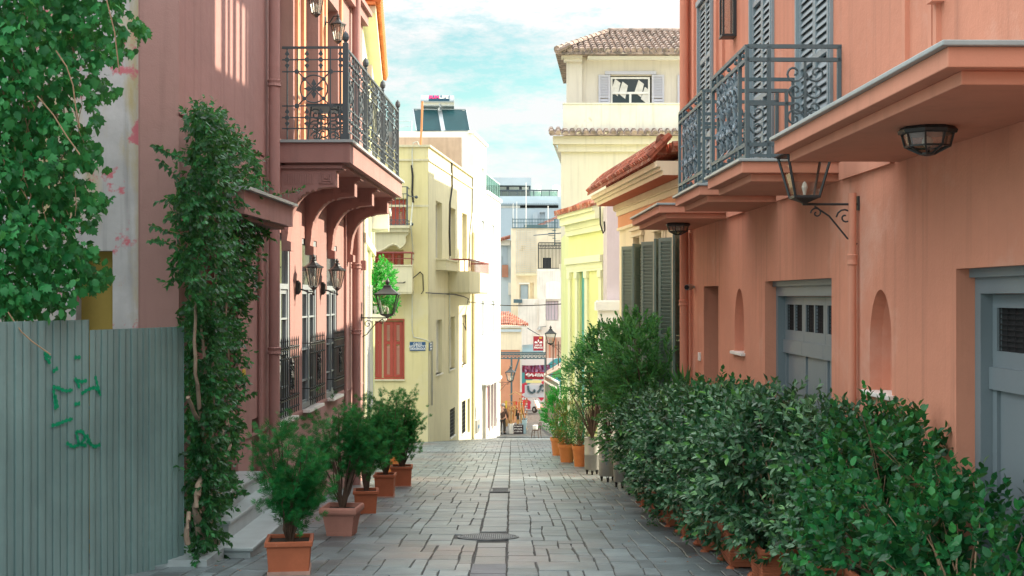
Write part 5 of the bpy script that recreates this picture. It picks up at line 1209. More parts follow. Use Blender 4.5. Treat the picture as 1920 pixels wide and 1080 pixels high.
# slate blue block
d = 122; r, T = block('slate_block', 'flat blue grey building behind the roof terrace', 'building', 915, 1110, 391, d, 10, 'bluegrey', holes=((1012, 398, 1022, 425),))
mb = MB(T); c = (X(1008, d), 0, Z(425, d)); pr = [(X(999, d), Z(428, d)), (X(999, d), Z(402, d))]+[(X(1003.5+4.5*-math.cos(a*PI/8), d), Z(402-4*math.sin(a*PI/8), d)) for a in range(1, 8)]+[(X(1008, d), Z(402, d)), (X(1008, d), Z(428, d))]
mb.prism(pr, 0, .5, 1); mb.build('arched_hood', 'bluegrey', r)
t = Matrix(T); mb = MB(T); mb.add([(X(1000, d), .6, Z(425, d)), (X(1052, d), .6, Z(402, d)), (X(1052, d), 2.4, Z(410, d)), (X(1008, d), 2.4, Z(428, d))], [(0, 1, 2, 3)]); mb.build('lean_to_roof', 'tile', r)
# left rear building (red roof, blue balcony)
d = 112; r, T = block('red_roof_house', 'small pale blue house with a red tiled roof edge beyond the white wall', 'house', 925, 962, 452, d, 6, 'palegrey', holes=((941, 480, 946, 496),))
mb = MB(T); mb.add([(X(925, d), .6, Z(452, d)), (X(957, d), .6, Z(443, d)), (X(957, d), -2, Z(438, d)), (X(925, d), -2, Z(447, d)), (X(925, d), .6, Z(456, d)), (X(957, d), .6, Z(448, d))], [(0, 1, 2, 3), (0, 4, 5, 1)]); mb.build('roof', 'tile', r)
rect(T, d, r, 'cornice', 'offwhite', 930, 450, 957, 460, 0, .3); rect(T, d, r, 'balcony', 'redwood2', 941, 497, 953, 520, .2, .3); rect(T, d, r, 'window', 'bluegrey', 942, 462, 952, 496, .0, .05)
rect(T, d, r, 'air_conditioner', 'offwhite', 953, 530, 962, 553, 0, .4)
# house with grid cladding and dark balcony
d = 107; r, T = block('grid_clad_house', 'cream house with square grid cladding and a roof terrace railing', 'house', 958, 1060, 428, d, 8, 'cream_far', holes=((974, 533, 991, 562), (994, 530, 1001, 560)))
mb = MB(T)
for i in range(11): mb.box(X(968+i*3.7, d)-.02, X(968+i*3.7, d)+.02, .02, .05, Z(513, d), Z(431, d))
for i in range(22): mb.box(X(968, d), X(1006, d), .03, .055, Z(431+i*3.9, d)-.015, Z(431+i*3.9, d)+.015)
mb.build('grid_cladding', 'offwhite', r)
rect(T, d, r, 'lower_bay', 'yellow_side', 968, 513, 1006, 517, 0, .7); rect(T, d, r, 'door', 'bluegrey', 976, 534, 990, 562, -.2, -.15); rect(T, d, r, 'door_trim', 'white', 973, 530, 993, 533, 0, .08)
mb = MB(T)
for z in (411, 418, 427): mb.bar((X(961, d), .1, Z(z, d)), (X(1046, d), .1, Z(z, d)), .06)
for i in range(30): mb.bar((X(961+i*2.9, d), .1, Z(428, d)), (X(961+i*2.9, d), .1, Z(411, d)), .035)
for i in range(10): mb.bar((X(961, d), -.3*i, Z(428, d)), (X(961, d), -.3*i, Z(409, d)), .05)
mb.build('terrace_railing', 'petrol', r)
rect(T, d, r, 'roof_box', 'petrol', 983, 420, 1028, 426, -2, -1)
for x_, y_ in ((986.5, 341), (969, 377), (962, 380), (1028, 385)): mb = MB(T); mb.tube([(X(x_, d), -.6, Z(428, d)), (X(x_, d), -.6, Z(y_, d))], .022 if x_ < 985 else .035, 5); mb.build('mast', 'white', r)
# dark canopy, spiral stair, balcony
d2 = 104; T3 = Matrix(((1, 0, 0, 0), (0, -1, 0, d2), (0, 0, 1, 0), (0, 0, 0, 1)))
mb = MB(T3); mb.add([(X(1000, d2), 0, Z(441, d2)), (X(1052, d2), 0, Z(436, d2)), (X(1052, d2), -2, Z(434, d2)), (X(1012, d2), -2, Z(437, d2)), (X(1000, d2), 0, Z(442, d2)), (X(1052, d2), 0, Z(438, d2))], [(0, 1, 2, 3), (0, 4, 5, 1)]); mb.build('canopy', 'iron_grey', r)
mb = MB(T3)
for i in range(7): a = i*.9; cx, cy = X(1041, d2), -.9; mb.bar((cx, cy, Z(456-i*5, d2)), (cx+.55*math.cos(a), cy+.55*math.sin(a), Z(456-i*5, d2)), .22, .04)
mb.bar((X(1041, d2), -.9, Z(460, d2)), (X(1041, d2), -.9, Z(410, d2)), .08); mb.build('spiral_stair', 'petrol', r)
mb = MB(T3); mb.box(X(1008, d2), X(1052, d2), -2.5, 0, Z(508, d2), Z(504, d2)); bb = mb.build('balcony', 'offwhite', r)
mb = MB(T3)
for z in (455, 460, 466, 503): mb.bar((X(1010, d2), 0, Z(z, d2)), (X(1052, d2), 0, Z(z, d2)), .06)
for i in range(17): mb.bar((X(1010+i*2.6, d2), 0, Z(504, d2)), (X(1010+i*2.6, d2), 0, Z(455, d2)), .045)
for i in range(8):
    mb.bar((X(1010, d2), -.3*i, Z(504, d2)), (X(1010, d2), -.3*i, Z(455, d2)), .05); spiral(mb, (X(1013+i*5, d2), .02, Z(463, d2)), (1, 0, 0), (0, 0, 1), .09, 1.2, .02, n=8)
mb.build('balcony_railing', 'iron', bb)
rect(T3, d2, r, 'balcony_store', 'dark', 1018, 483, 1033, 504, -1.2, -.3)
# stained old house with arch
d = 101; r, T = block('stained_house', 'weathered white house with an arched panel and plain windows', 'house', 972, 1062, 561, d, 5, 'offwhite', holes=((1023, 564, 1047, 601),))
mb = MB(T); panel(mb, X(1008, d), X(1062, d), Z(561, d), Z(508, d)); mb.box(X(1008, d), X(1062, d), -2, -.1, Z(561, d), Z(508, d)-.05); mb.build('upper_wall', 'offwhite', r)
arc = [(X(1023, d), Z(561, d)), (X(1023, d), Z(532, d))]+[(X(1037-14*math.cos(a*PI/10), d), Z(532-5*math.sin(a*PI/10), d)) for a in range(1, 10)]+[(X(1051, d), Z(532, d)), (X(1051, d), Z(561, d))]
mb = MB(T); mb.prism(arc, .02, .1, 1); mb.build('arched_panel', 'white', r)
p = rect(T, d, r, 'window', 'lilac', 1024, 565, 1046, 600, -.2, -.14)
for a in (1029, 1034, 1040): rect(T, d, p, 'mullion', 'winframe', a-.4, 565, a+.4, 600, -.14, -.08)
rect(T, d, r, 'window_box', 'petrol', 963, 561, 979, 568, .0, .4); rect(T, d, r, 'gable_wing', 'offwhite', 1010, 560, 1023, 640, 0, .15)
mb = MB(T); mb.tube([(X(1011, d), .3, Z(613, d)), (X(1024, d), .3, Z(612, d))], .04, 5); mb.lathe([(.2, 0), (.05, .25)], (X(1011, d), .3, Z(618, d)), 8); mb.build('wall_light', 'bin', r)
rect(T, d, r, 'lower_bay', 'brownwall', 1023, 632, 1052, 675, 0, .6)
for a in (1030, 1036, 1041): rect(T, d, r, 'bay_mullion', 'terra_soffit', a, 634, a+1.2, 673, .6, .66)
# shop with tiled roof on the left
d = 90; r, T = block('tile_roof_shop', 'orange walled corner shop under a red tiled roof', 'shop', 925, 978, 613, d, 7, 'orange_wall')
rect(T, d, r, 'upper_wall', 'cream_far', 925, 612, 978, 656, .01, .06); rect(T, d, r, 'shade_box', 'palegrey', 938, 617, 977, 622, .06, .2); rect(T, d, r, 'corner_strip', 'offwhite', 975, 656, 978.5, 735, 0, .12)
mb = MB(T); mb.attr = []
n = 17
for i in range(n):
    xx = 925+i*4; w_ = 1-max(0, (i-7)/10)
    for j in range(4):
        t0, t1 = j/4, (j+1)/4; f0 = len(mb.f); zz0 = Z(610+ (i-7)*.2*(i > 7), d); hh = (Z(590, d)-Z(612, d))*w_
        mb.tube([(X(xx, d), .35-2.2*t0, zz0+hh*t0+.1), (X(xx, d), .35-2.2*t1, zz0+hh*t1+.1)], .075, 7, .06); mb.attr += [random.random()]*(len(mb.f)-f0)
mb.build('roof', 'tile', r)
mb = MB(T); mb.box(X(925, d), X(991, d), -2.0, .3, Z(614, d), Z(611.5, d)); mb.build('eave', 'offwhite', r)
# steel pergola frame
pg = empty('steel_canopy', ZX(985, 672, 87), 'dark green steel lattice canopy in front of the orange shop', 'canopy'); d = 87; T = Matrix(((1, 0, 0, 0), (0, -1, 0, d), (0, 0, 1, 0), (0, 0, 0, 1)))
mb = MB(T)
for z in (661, 664, 672): mb.bar((X(930, d), 0, Z(z, d)), (X(1023, d), 0, Z(z, d)), .09)
for i in range(12): a = X(938+i*7, d); b = X(945+i*7, d); mb.bar((a, 0, Z(664, d)), (b, 0, Z(671, d)), .035); mb.bar((a, 0, Z(671, d)), (b, 0, Z(664, d)), .035); mb.bar((a, 0, Z(664, d)), (a, 0, Z(671, d)), .04)
mb.build('lattice_beam', 'petrol', pg)
mb = MB(T); mb.add([(X(979, d), .0, Z(661, d)), (X(1022, d), 0, Z(661, d)), (X(1010, d), -3, Z(648, d)), (X(980, d), -3, Z(650, d))], [(0, 1, 2, 3)]); mb.build('canopy_sheet', 'petrol', pg)
mb = MB(T); mb.bar((X(959, d), 0, Z(672, d)), (X(959, d), 0, G(d)-.2), .13); mb.bar((X(973, d), 0, Z(673, d)), (X(960, d), 0, Z(715, d)), .1); mb.bar((X(1022, d), 0, Z(672, d)), (X(1022, d), 0, Z(700, d)), .1); mb.build('post', 'petrol', pg)
# restaurant sign
sg = empty('restaurant_sign', ZX(1010, 644, 86), 'maroon hanging restaurant sign with white lettering and emblem', 'sign'); d = 86
mb = MB(); c = Vector(ZX(1009.5, 644, d)); w_ = 19*d/F; h_ = 27*d/F; mb.box(c.x-w_/2, c.x+w_/2, d, d+.12, c.z-h_/2, c.z+h_/2); mb.build('board', 'maroon', sg)
mb = MB(); mb.box(c.x+w_/2, c.x+w_/2+.1, d-.02, d+.14, c.z-h_/2-.1, c.z+h_/2); mb.bar((c.x-w_/2, d+.05, c.z+h_/2+.03), (c.x+w_/2+.1, d+.05, c.z+h_/2+.03), .05); mb.build('board_edge', 'offwhite', sg)
text('JAIPUR', .16, 'letter', sg, facecam(1009.5, 647.6, d-.02), 'lettering', .003, .003); text('PALACE', .16, 'letter', sg, facecam(1009.5, 652, d-.02), 'lettering', .003, .006)
mb = MB(); z_ = Z(643.5, d)
for sg_ in (-1, 1):
    mb.add([(c.x+sg_*.04, d-.02, z_), (c.x+sg_*.26, d-.02, z_), (c.x+sg_*.25, d-.02, z_+.1), (c.x+sg_*.17, d-.02, z_+.14), (c.x+sg_*.06, d-.02, z_+.05)], [(0, 1, 2, 3, 4)])
mb.add([(c.x-.05, d-.02, z_+.1), (c.x+.05, d-.02, z_+.1), (c.x+.04, d-.02, z_+.2), (c.x, d-.02, z_+.26), (c.x-.04, d-.02, z_+.2)], [(0, 1, 2, 3, 4)]); mb.build('emblem', 'letter', sg)
mb = MB(); mb.box(c.x+.05, c.x+.24, d-.02, d-.01, c.z+h_/2-.15, c.z+h_/2-.07); mb.build('sign_mark', 'gold', sg)
mb = MB(); mb.tube([(c.x+.2, d+.05, c.z+h_/2), Vector(ZX(1000, 622, d+1)), Vector(ZX(989, 615, d+3))], .03, 5); mb.build('sign_arm', 'iron', sg)
# graffiti wall at the very end, bunting, parked cars
d = 100; r, T = block('graffiti_wall', 'low wall covered in graffiti closing the lower street', 'wall', 960, 1060, 672, d, .5, 'graffiti')
mb = MB(T)
def gl(p0, p1, w_=.16): mb.bar((X(p0[0], d), .03, Z(p0[1], d)), (X(p1[0], d), .03, Z(p1[1], d)), w_)
for pts in ([(990, 723), (991, 732), (996, 737), (1003, 734), (1001, 730)], [(1008, 736), (1014, 728), (1013, 723), (1019, 722), (1021, 726)], [(1016, 733), (1021, 731)]):
    for p0, p1 in zip(pts, pts[1:]): gl(p0, p1)
mb.build('dark_tag', 'petrol', r)
mb = MB(T)
for pts in ([(986, 703), (992, 700), (990, 706), (998, 701), (1000, 706)], [(1003, 705), (1006, 700), (1008, 706), (1011, 700), (1012, 706), (1016, 701), (1018, 706)]):
    for p0, p1 in zip(pts, pts[1:]): gl(p0, p1, .12)
mb.build('white_tag', 'letter', r); rect(T, d, r, 'painted_band', 'chart', 986, 713, 1015, 718, .005, .02) ; rect(T, d, r, 'painted_field', 'palegrey', 984, 722, 1022, 745, .005, .02); rect(T, d, r, 'painted_red', 'maroon', 984, 697, 1022, 711, .005, .015)
bu = empty('purple_bunting', ZX(1008, 690, 92), 'row of purple and violet cloths hung across the lower street', 'cloths'); d = 92
for i in range(16):
    mb = MB(); x_ = X(979+i*3.4, d); z0_ = Z(685.5-.1*i, d); pts = []
    for j in range(4):
        a = j/3; pts += [(x_-.08+.04*math.sin(j*2+i), d+.05*math.sin(i+j*1.5), z0_-a*.52), (x_+.07+.03*math.cos(j+i), d+.06*math.cos(i*2+j), z0_-a*.5)]
    mb.add(pts, [(2*j, 2*j+1, 2*j+3, 2*j+2) for j in range(3)]); o = mb.build('cloth', 'purple' if i % 2 else 'violet', bu); sd_ = o.modifiers.new('Solid', 'SOLIDIFY'); sd_.thickness = .012
mb = MB(); mb.tube([ZX(977, 685, d), ZX(1005, 686.5, d), ZX(1036, 683, d)], .02, 5); mb.build('line', 'cable', bu)
sc_ = empty('parked_scooter', (0, 0, 0), 'white scooter with a red box parked by the graffiti wall', 'scooter')
mb = MB(); mb.prism([(-.75, .35), (-.2, .3), (.25, .3), (.55, .9), (.47, 1.0), (.1, .45), (-.1, .45), (-.2, .75), (-.85, .78)], -.17, .17, 1); mb.build('body', 'carwhite', sc_, bevel=.04)
for x_ in (-.6, .62): mb = MB(); mb.tube([(x_, -.06, .25), (x_, .06, .25)], .25, 16); w_ = mb.build('wheel', 'rubber', sc_); mb = MB(); mb.tube([(x_, -.07, .25), (x_, .07, .25)], .12, 10); mb.build('rim', 'alu', w_)
mb = MB(); mb.box(-.75, -.15, -.14, .14, .78, .85); mb.build('seat', 'rubber', sc_, bevel=.02)
mb = MB(); mb.tube([(.5, -.33, 1.08), (.5, .33, 1.08)], .02, 6); mb.tube([(.5, 0, .95), (.5, 0, 1.1)], .03, 6); mb.build('handlebar', 'iron', sc_)
mb = MB(); mb.box(-1.0, -.68, -.2, .2, .86, 1.2); mb.build('top_box', 'red', sc_, bevel=.03)
sc_.location = (X(1013, 97), 97, G(97)); sc_.rotation_euler = (0, 0, 2.3)
lt = MB(); rn2 = random.Random(8)
for i in range(260):
    side = rn2.random() < .5; y_ = rn2.uniform(10.5, 34); x_ = (LX(y_)+.15+abs(rn2.gauss(0, .6))) if side else (2.0+rn2.gauss(0, .35)-max(0, y_-24)*.035); a_ = rn2.uniform(0, 6.28); r_ = rn2.uniform(.012, .028); z_ = G(y_)+.012
    lt.add([(x_+r_*math.cos(a_), y_+r_*math.sin(a_), z_), (x_-r_*.45*math.sin(a_), y_+r_*.45*math.cos(a_), z_+.008), (x_-r_*math.cos(a_), y_-r_*math.sin(a_), z_+.004), (x_+r_*.45*math.sin(a_), y_-r_*.45*math.cos(a_), z_+.006)], [(0, 1, 2, 3)])
tag(lt.build('fallen_leaves', 'leather'), kind='stuff')
# canopy gate at the right end
gt = empty('folding_gate', ZX(1034, 770, 88), 'tall olive louvred gate leaf standing open beside the lower street', 'gate')
mb = MB(); p, q = Vector(ZX(1021, 770, 88)), Vector(ZX(1048, 785, 80)); zt0 = Z(700, 88)
def gp(t, z): v = p.lerp(q, t); return (v.x, v.y, z)
zb = -7.1
for t in (0, 1): mb.bar(gp(t, zb), gp(t, zt0-.15*t), .1)
for z in (zb+.1, -4.2, zt0-.1): mb.bar(gp(0, z), gp(1, z), .1)
mb.build('gate_frame', 'offwhite', gt)
mb = MB()
for i in range(24): t = (i+.5)/24; mb.bar(gp(t, zb+.1), gp(t, zt0-.1), .1, .03, up=(1, 0, 0))
mb.build('slats', 'olive', gt)
# timber stair / gallery end at right
ga = empty('rusty_awning', ZX(1040, 690, 84), 'brown slanted awning and poles on the right beyond the cream house', 'awning'); d = 84
mb = MB(); mb.add([ZX(1022, 706, d), ZX(1054, 690, d-2), ZX(1054, 680, d+1), ZX(1024, 698, d+2), ], [(0, 1, 2, 3)]); a_ = mb.build('sheet', 'brownwall', ga); a_.modifiers.new('s', 'SOLIDIFY').thickness = .06
mb = MB()
for x_ in (1024, 1037, 1047): mb.bar(ZX(x_, 703-(x_-1024)*.5, d), ZX(x_, 640, d), .06)
mb.bar(ZX(1022, 704, d), ZX(1054, 700, d-1), .05); mb.build('poles', 'wood', ga)
# ---- shop goods
gs = 'goods set out by the lower shop'
def at(px, d): return Vector((X(px, d), d, G(d)))
DD = 82.5
r = empty('cane_bucket', at(958.5, DD), 'white bucket holding a sheaf of pale walking canes', 'bucket', gs); c = at(958.5, DD)
mb = MB(); mb.lathe([(.13, 0), (.18, .62), (.19, .62), (.19, .65), (.16, .65), (.12, .05)], tuple(c), 16); mb.build('bucket', 'white', r, smooth=True)
mb = MB(); rn = random.Random(2)
for i in range(16):
    a = rn.uniform(-1, 1); b_ = rn.uniform(-1, 1); t = c+Vector((a*.3, b_*.2, 1.5+rn.random()*.35)); mb.tube([c+Vector((a*.1, b_*.1, .1)), t], .018, 5)
    spiral(mb, t+Vector((.05, 0, 0)), (-1, 0, 0), (0, 0, 1), .05, .6, .018, n=6, shrink=0)
mb.build('canes', 'cane', r)
r = empty('goods_rack', at(966, DD+1), 'wooden rack hung with bags, belts and coloured scarves', 'rack', gs); c = at(966, DD+1)
mb = MB()
for dx in (-.75, .55): mb.bar(c+Vector((dx, 0, 0)), c+Vector((dx, 0, 2.0)), .06)
for z in (1.95, 1.4): mb.bar(c+Vector((-.8, 0, z)), c+Vector((.6, 0, z)), .05)
mb.tube([c+Vector((.35, -.3, 2.25)), c+Vector((.75, -.4, .2))], .04); mb.tube([c+Vector((-.4, -.2, 2.4)), c+Vector((0, -.2, 2.62)), c+Vector((.4, -.2, 2.4))], .03)
mb.build('frame', 'cane', r)
cols = ['leather', 'cane', 'red', 'dark_cloth', 'paper', 'wood', 'leather', 'terra_o', 'petrol', 'gold']
for i in range(26):
    mb = MB(); x_ = c.x-.8+rn.random()*1.45; z_ = c.z+rn.uniform(.7, 2.1); w_ = rn.uniform(.05, .12); h_ = rn.uniform(.25, .6); y_ = c.y-.1-rn.random()*.15
    mb.add([(x_-w_, y_, z_), (x_+w_, y_, z_+.02), (x_+w_*.8, y_-.05, z_-h_), (x_-w_*.6, y_-.04, z_-h_*1.1)], [(0, 1, 2, 3)]); o = mb.build('hanging_bag' if i % 2 else 'scarf', cols[i % len(cols)], r); o.modifiers.new('s', 'SOLIDIFY').thickness = .04
for dx, m_ in ((.52, 'gold'), (.6, 'dark_cloth'), (.68, 'terra_o')): mb = MB(); mb.bar(c+Vector((dx-.2, -.5, 2.0)), c+Vector((dx, -.6, .55)), .1, .03); mb.build('striped_scarf', m_, r)
r = empty('price_board', at(972, DD-.4), 'small dark board with hand lettered red and white lines', 'sign', gs); c = at(972, DD-.4)
mb = MB(); mb.box(c.x-.32, c.x+.32, c.y, c.y+.03, c.z+.02, c.z+.62); mb.build('board', 'chalk', r)
for i, m_ in enumerate(('letter', 'letter', 'letter')):
    mb = MB()
    for k in range(9): x_ = c.x-.26+k*.058; zz_ = c.z+.13+i*.17; mb.box(x_, x_+.012, c.y-.006, c.y, zz_, zz_+.085); mb.box(x_+.012, x_+rn.uniform(.025, .04), c.y-.006, c.y, zz_+rn.choice((0, .036, .07)), zz_+.015+rn.choice((0, .036, .07)))
    mb.build('lettering', m_, r)
r = empty('pale_blue_bin', at(983, DD), 'pale blue plastic box with bottles beside the dark board', 'box', gs); c = at(983, DD)
mb = MB(); mb.taper(c.x-.16, c.x+.16, c.y-.15, c.y+.15, c.z, c.z+.85, .04); mb.build('box', 'bluebin', r)
mb = MB(); [mb.lathe([(.03, 0), (.03, .12), (.01, .16)], (c.x-.1+i*.07, c.y-.05, c.z+.85), 6) for i in range(4)]; mb.build('bottles', 'petrol', r)
r = empty('postcard_stand', at(981, DD+2), 'tall speckled postcard stand by the orange shop', 'stand', gs); c = at(981, DD+2)
mb = MB(); mb.box(c.x-.03, c.x+.03, c.y-.03, c.y+.03, c.z, c.z+2.2); mb.box(c.x-.3, c.x+.3, c.y-.03, c.y+.03, c.z, c.z+.06); mb.build('pole', 'offwhite', r)
for i in range(6):
    for j in range(10): mb = MB(); x_ = c.x-.27+i*.095; mb.box(x_, x_+.07, c.y-.06, c.y-.05, c.z+.5+j*.17, c.z+.62+j*.17); mb.build('postcard', ['paper', 'cane', 'bluebin', 'leather', 'paper'][(i*3+j*7) % 5], r)
# chair
r = empty('cafe_chair', at(1005, 76.3), 'dark wooden cafe chair with a white bag on the seat', 'chair'); c = at(1005, 76.3); sc = 1.08
T = Matrix.Translation(c) @ Matrix.Rotation(-2.0, 4, 'Z') @ Matrix.Scale(sc, 4)
mb = MB(T); mb.lathe([(.2, .43), (.21, .45), (.2, .465)], n=16); mb.build('seat', 'wood', r)
for sx in (-1, 1):
    mb = MB(T); mb.tube([(sx*.15, -.15, .43), (sx*.19, -.2, 0)], .02, 6); mb.build('leg', 'wood', r)
    mb = MB(T); mb.tube([(sx*.17, .18, .45), (sx*.19, .24, 0)], .02, 6); mb.build('leg', 'wood', r)
mb = MB(T); mb.tube([(-.18, .18, .44), (-.19, .24, .8), (-.1, .26, .92), (.1, .26, .92), (.19, .24, .8), (.18, .18, .44)], .018, 6); mb.tube([(-.08, .19, .45), (-.07, .25, .9)], .012, 5); mb.tube([(.08, .19, .45), (.07, .25, .9)], .012, 5); mb.tube([(-.16, -.16, .2), (.16, -.16, .2)], .012); mb.build('backrest', 'wood', r)
bg = empty('paper_bag', c+Vector((0, 0, .5)), 'crumpled white bag lying on the cafe chair seat', 'bag')
mb = MB(T); mb.taper(-.15, .13, -.17, .1, .468, .72, .03); mb.build('bag', 'letter', bg, bevel=.04)
bo = empty('bollard', at(1026, 90), 'short black bollard on the lower street', 'bollard'); c = at(1026, 90); mb = MB(); mb.lathe([(.14, 0), (.12, .08), (.1, .8), (.12, .84), (.08, .95), (.01, .98)], tuple(c), 12); mb.build('post', 'iron', bo, smooth=True)
# kerb step at the lower landing
mb = MB(); mb.box(-2.4, 3.2, 79.6, 80.1, G(80)-.3, G(80)+.1); tag(mb.build('stone_kerb', 'slab'), kind='structure')

# ---- person beside the white house (seen from behind, stooping slightly)
def skin(name, m, parent, nodes, edges, sub=1):
    me = bpy.data.meshes.new(name); me.from_pydata([n[0] for n in nodes], edges, []); o = bpy.data.objects.new(name, me); COL.objects.link(o); o.parent = parent
    me.materials.append(M[m]); s = o.modifiers.new('Skin', 'SKIN'); ss = o.modifiers.new('Sub', 'SUBSURF'); ss.levels = ss.render_levels = sub
    if not me.skin_vertices: me.skin_vertices.new()
    for i, n in enumerate(nodes):
        rr = n[1]; me.skin_vertices[0].data[i].radius = rr if isinstance(rr, tuple) else (rr, rr); me.skin_vertices[0].data[i].use_root = (i == 0)
    s.use_smooth_shade = True; return o
pr_ = empty('person', (0, 0, 0), 'person in a brown coat and dark trousers stooping by the shop, seen from behind', 'person')
N = [((0, 0, .95), .14), ((0, .02, 1.15), .13), ((0, .07, 1.38), (.17, .12)), ((0, .12, 1.5), .06), ((0, .16, 1.6), .085), ((0, .19, 1.7), .085),
     ((-.1, 0, .88), .09), ((-.11, .04, .48), .06), ((-.12, -.02, .08), .045), ((-.12, .12, .04), .04), ((.1, 0, .88), .09), ((.12, .08, .48), .06), ((.13, .06, .08), .045), ((.13, .2, .04), .04),
     ((-.2, .08, 1.4), .055), ((-.26, .12, 1.12), .045), ((-.2, .3, .95), .03), ((.2, .08, 1.4), .055), ((.27, .1, 1.12), .045), ((.24, .26, .93), .03), ((-.18, .36, .92), .03), ((.23, .32, .9), .03)]
E = [(0, 1), (1, 2), (2, 3), (3, 4), (4, 5), (0, 6), (6, 7), (7, 8), (8, 9), (0, 10), (10, 11), (11, 12), (12, 13), (2, 14), (14, 15), (15, 16), (2, 17), (17, 18), (18, 19), (16, 20), (19, 21)]
for base, sx in ((20, -1), (21, 1)):            # fingers and thumb
    bx = Vector(N[base][0])
    for k in range(4): N.append(((bx.x+(k-1.5)*.02, bx.y+.04, bx.z-.02), .009)); N.append(((bx.x+(k-1.5)*.022, bx.y+.055+.008*(k % 2), bx.z-.055), .008)); E += [(base, len(N)-2), (len(N)-2, len(N)-1)]
    N.append(((bx.x-sx*.05, bx.y+.01, bx.z-.02), .01)); E.append((base, len(N)-1))
skin('body', 'skin', pr_, N, E)
skin('trousers', 'dark_cloth', pr_, [((0, 0, .95), .16), ((-.1, 0, .85), .115), ((-.11, .04, .48), .09), ((-.12, -.01, .12), .075), ((.1, 0, .85), .115), ((.12, .08, .48), .09), ((.13, .06, .12), .075)], [(0, 1), (1, 2), (2, 3), (0, 4), (4, 5), (5, 6)])
skin('coat', 'brown_cloth', pr_, [((0, 0, .86), (.2, .17)), ((0, .02, 1.1), (.18, .16)), ((0, .06, 1.36), (.2, .15)), ((0, .11, 1.47), .1), ((-.21, .08, 1.4), .085), ((-.27, .12, 1.12), .07), ((-.21, .29, .97), .055), ((.21, .08, 1.4), .085), ((.28, .1, 1.12), .07), ((.25, .25, .95), .055)], [(0, 1), (1, 2), (2, 3), (2, 4), (4, 5), (5, 6), (2, 7), (7, 8), (8, 9)])
mb = MB(); mb.ball((0, .155, 1.69), .112, 12); mb.build('hair', 'hair', pr_, smooth=True)
for sx in (-.12, .13): mb = MB(); mb.prism([(-.08+(.07 if sx > 0 else 0), 0), (.2+(.07 if sx > 0 else 0), 0), (.19+(.07 if sx > 0 else 0), .05), (.05+(.07 if sx > 0 else 0), .1), (-.07+(.07 if sx > 0 else 0), .1)], sx-.05, sx+.05, 0); mb.build('shoe', 'dark', pr_, bevel=.02)
mb = MB(); mb.prism([(.265, 1.64), (.3, 1.62), (.268, 1.6)], -.012, .012, 0); mb.build('nose', 'skin', pr_)
pd_ = 82.2; pr_.location = (X(941.5, pd_), pd_, G(pd_)); pr_.rotation_euler = (0, 0, -.35); pr_.scale = (1.1,)*3
# ================================================================ plants
def interp(tab, y): return float(np.interp(y, [t[0] for t in tab], [t[1] for t in tab]))
# grapevine over the fence
vi = empty('grapevine', (-4.6, 11.6, G(11.6)), 'large leafy green grapevine spilling over the corrugated fence', 'vine')
rt = [(-120, 300), (0, 250), (30, 275), (55, 292), (90, 268), (130, 205), (170, 218), (210, 190), (250, 178), (290, 208), (330, 195), (380, 214), (420, 185), (470, 205), (520, 218), (550, 165), (575, 140), (592, 110)]
P = []; V_ = []
while len(P) < 12500:
    px = rng.uniform(-260, 300); py = rng.uniform(-160, 596)
    edge = interp(rt, py)+25*noise.noise(Vector((px*.02, py*.03, 1)))
    if px > edge-6: continue
    if px > edge-60 and noise.noise(Vector((px*.035, py*.035, 5))) < -.12: continue
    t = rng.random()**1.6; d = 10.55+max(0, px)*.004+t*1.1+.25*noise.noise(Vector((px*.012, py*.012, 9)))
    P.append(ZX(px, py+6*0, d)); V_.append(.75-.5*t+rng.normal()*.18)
P = np.array(P); n = len(P)
T = np.tile([.15, -.1, -1.], (n, 1))+rng.normal(size=(n, 3))*.6; N = np.tile([.35, -.7, .5], (n, 1))+rng.normal(size=(n, 3))*.6
sz = rng.uniform(.035, .1, n)
V_ = np.array(V_); k_ = rng.random(n) < .5
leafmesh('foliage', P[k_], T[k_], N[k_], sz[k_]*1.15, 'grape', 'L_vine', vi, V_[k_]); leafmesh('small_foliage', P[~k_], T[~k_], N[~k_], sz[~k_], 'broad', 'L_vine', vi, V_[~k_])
mb = MB()
for i in range(26):
    px, py = random.uniform(-60, 130), random.uniform(-80, 300); pts = []; d = 11.2+max(0, px)*.004
    for k in range(9): pts.append(ZX(px, py, d-.05*k)); px += random.uniform(-14, 16); py += random.uniform(18, 50)
    mb.tube(pts, .009, 5, .003)
for pts in ([(105, 95), (125, 125), (137, 160), (142, 200), (150, 240)], [(70, 180), (100, 215), (125, 255), (150, 290)], [(15, 585), (25, 600), (40, 622), (60, 640), (95, 665)], [(200, 0), (215, 60), (222, 120), (224, 135)]): mb.tube([ZX(x, y, 10.6) for x, y in pts], .006, 5)
mb.build('stem', 'twig', vi)
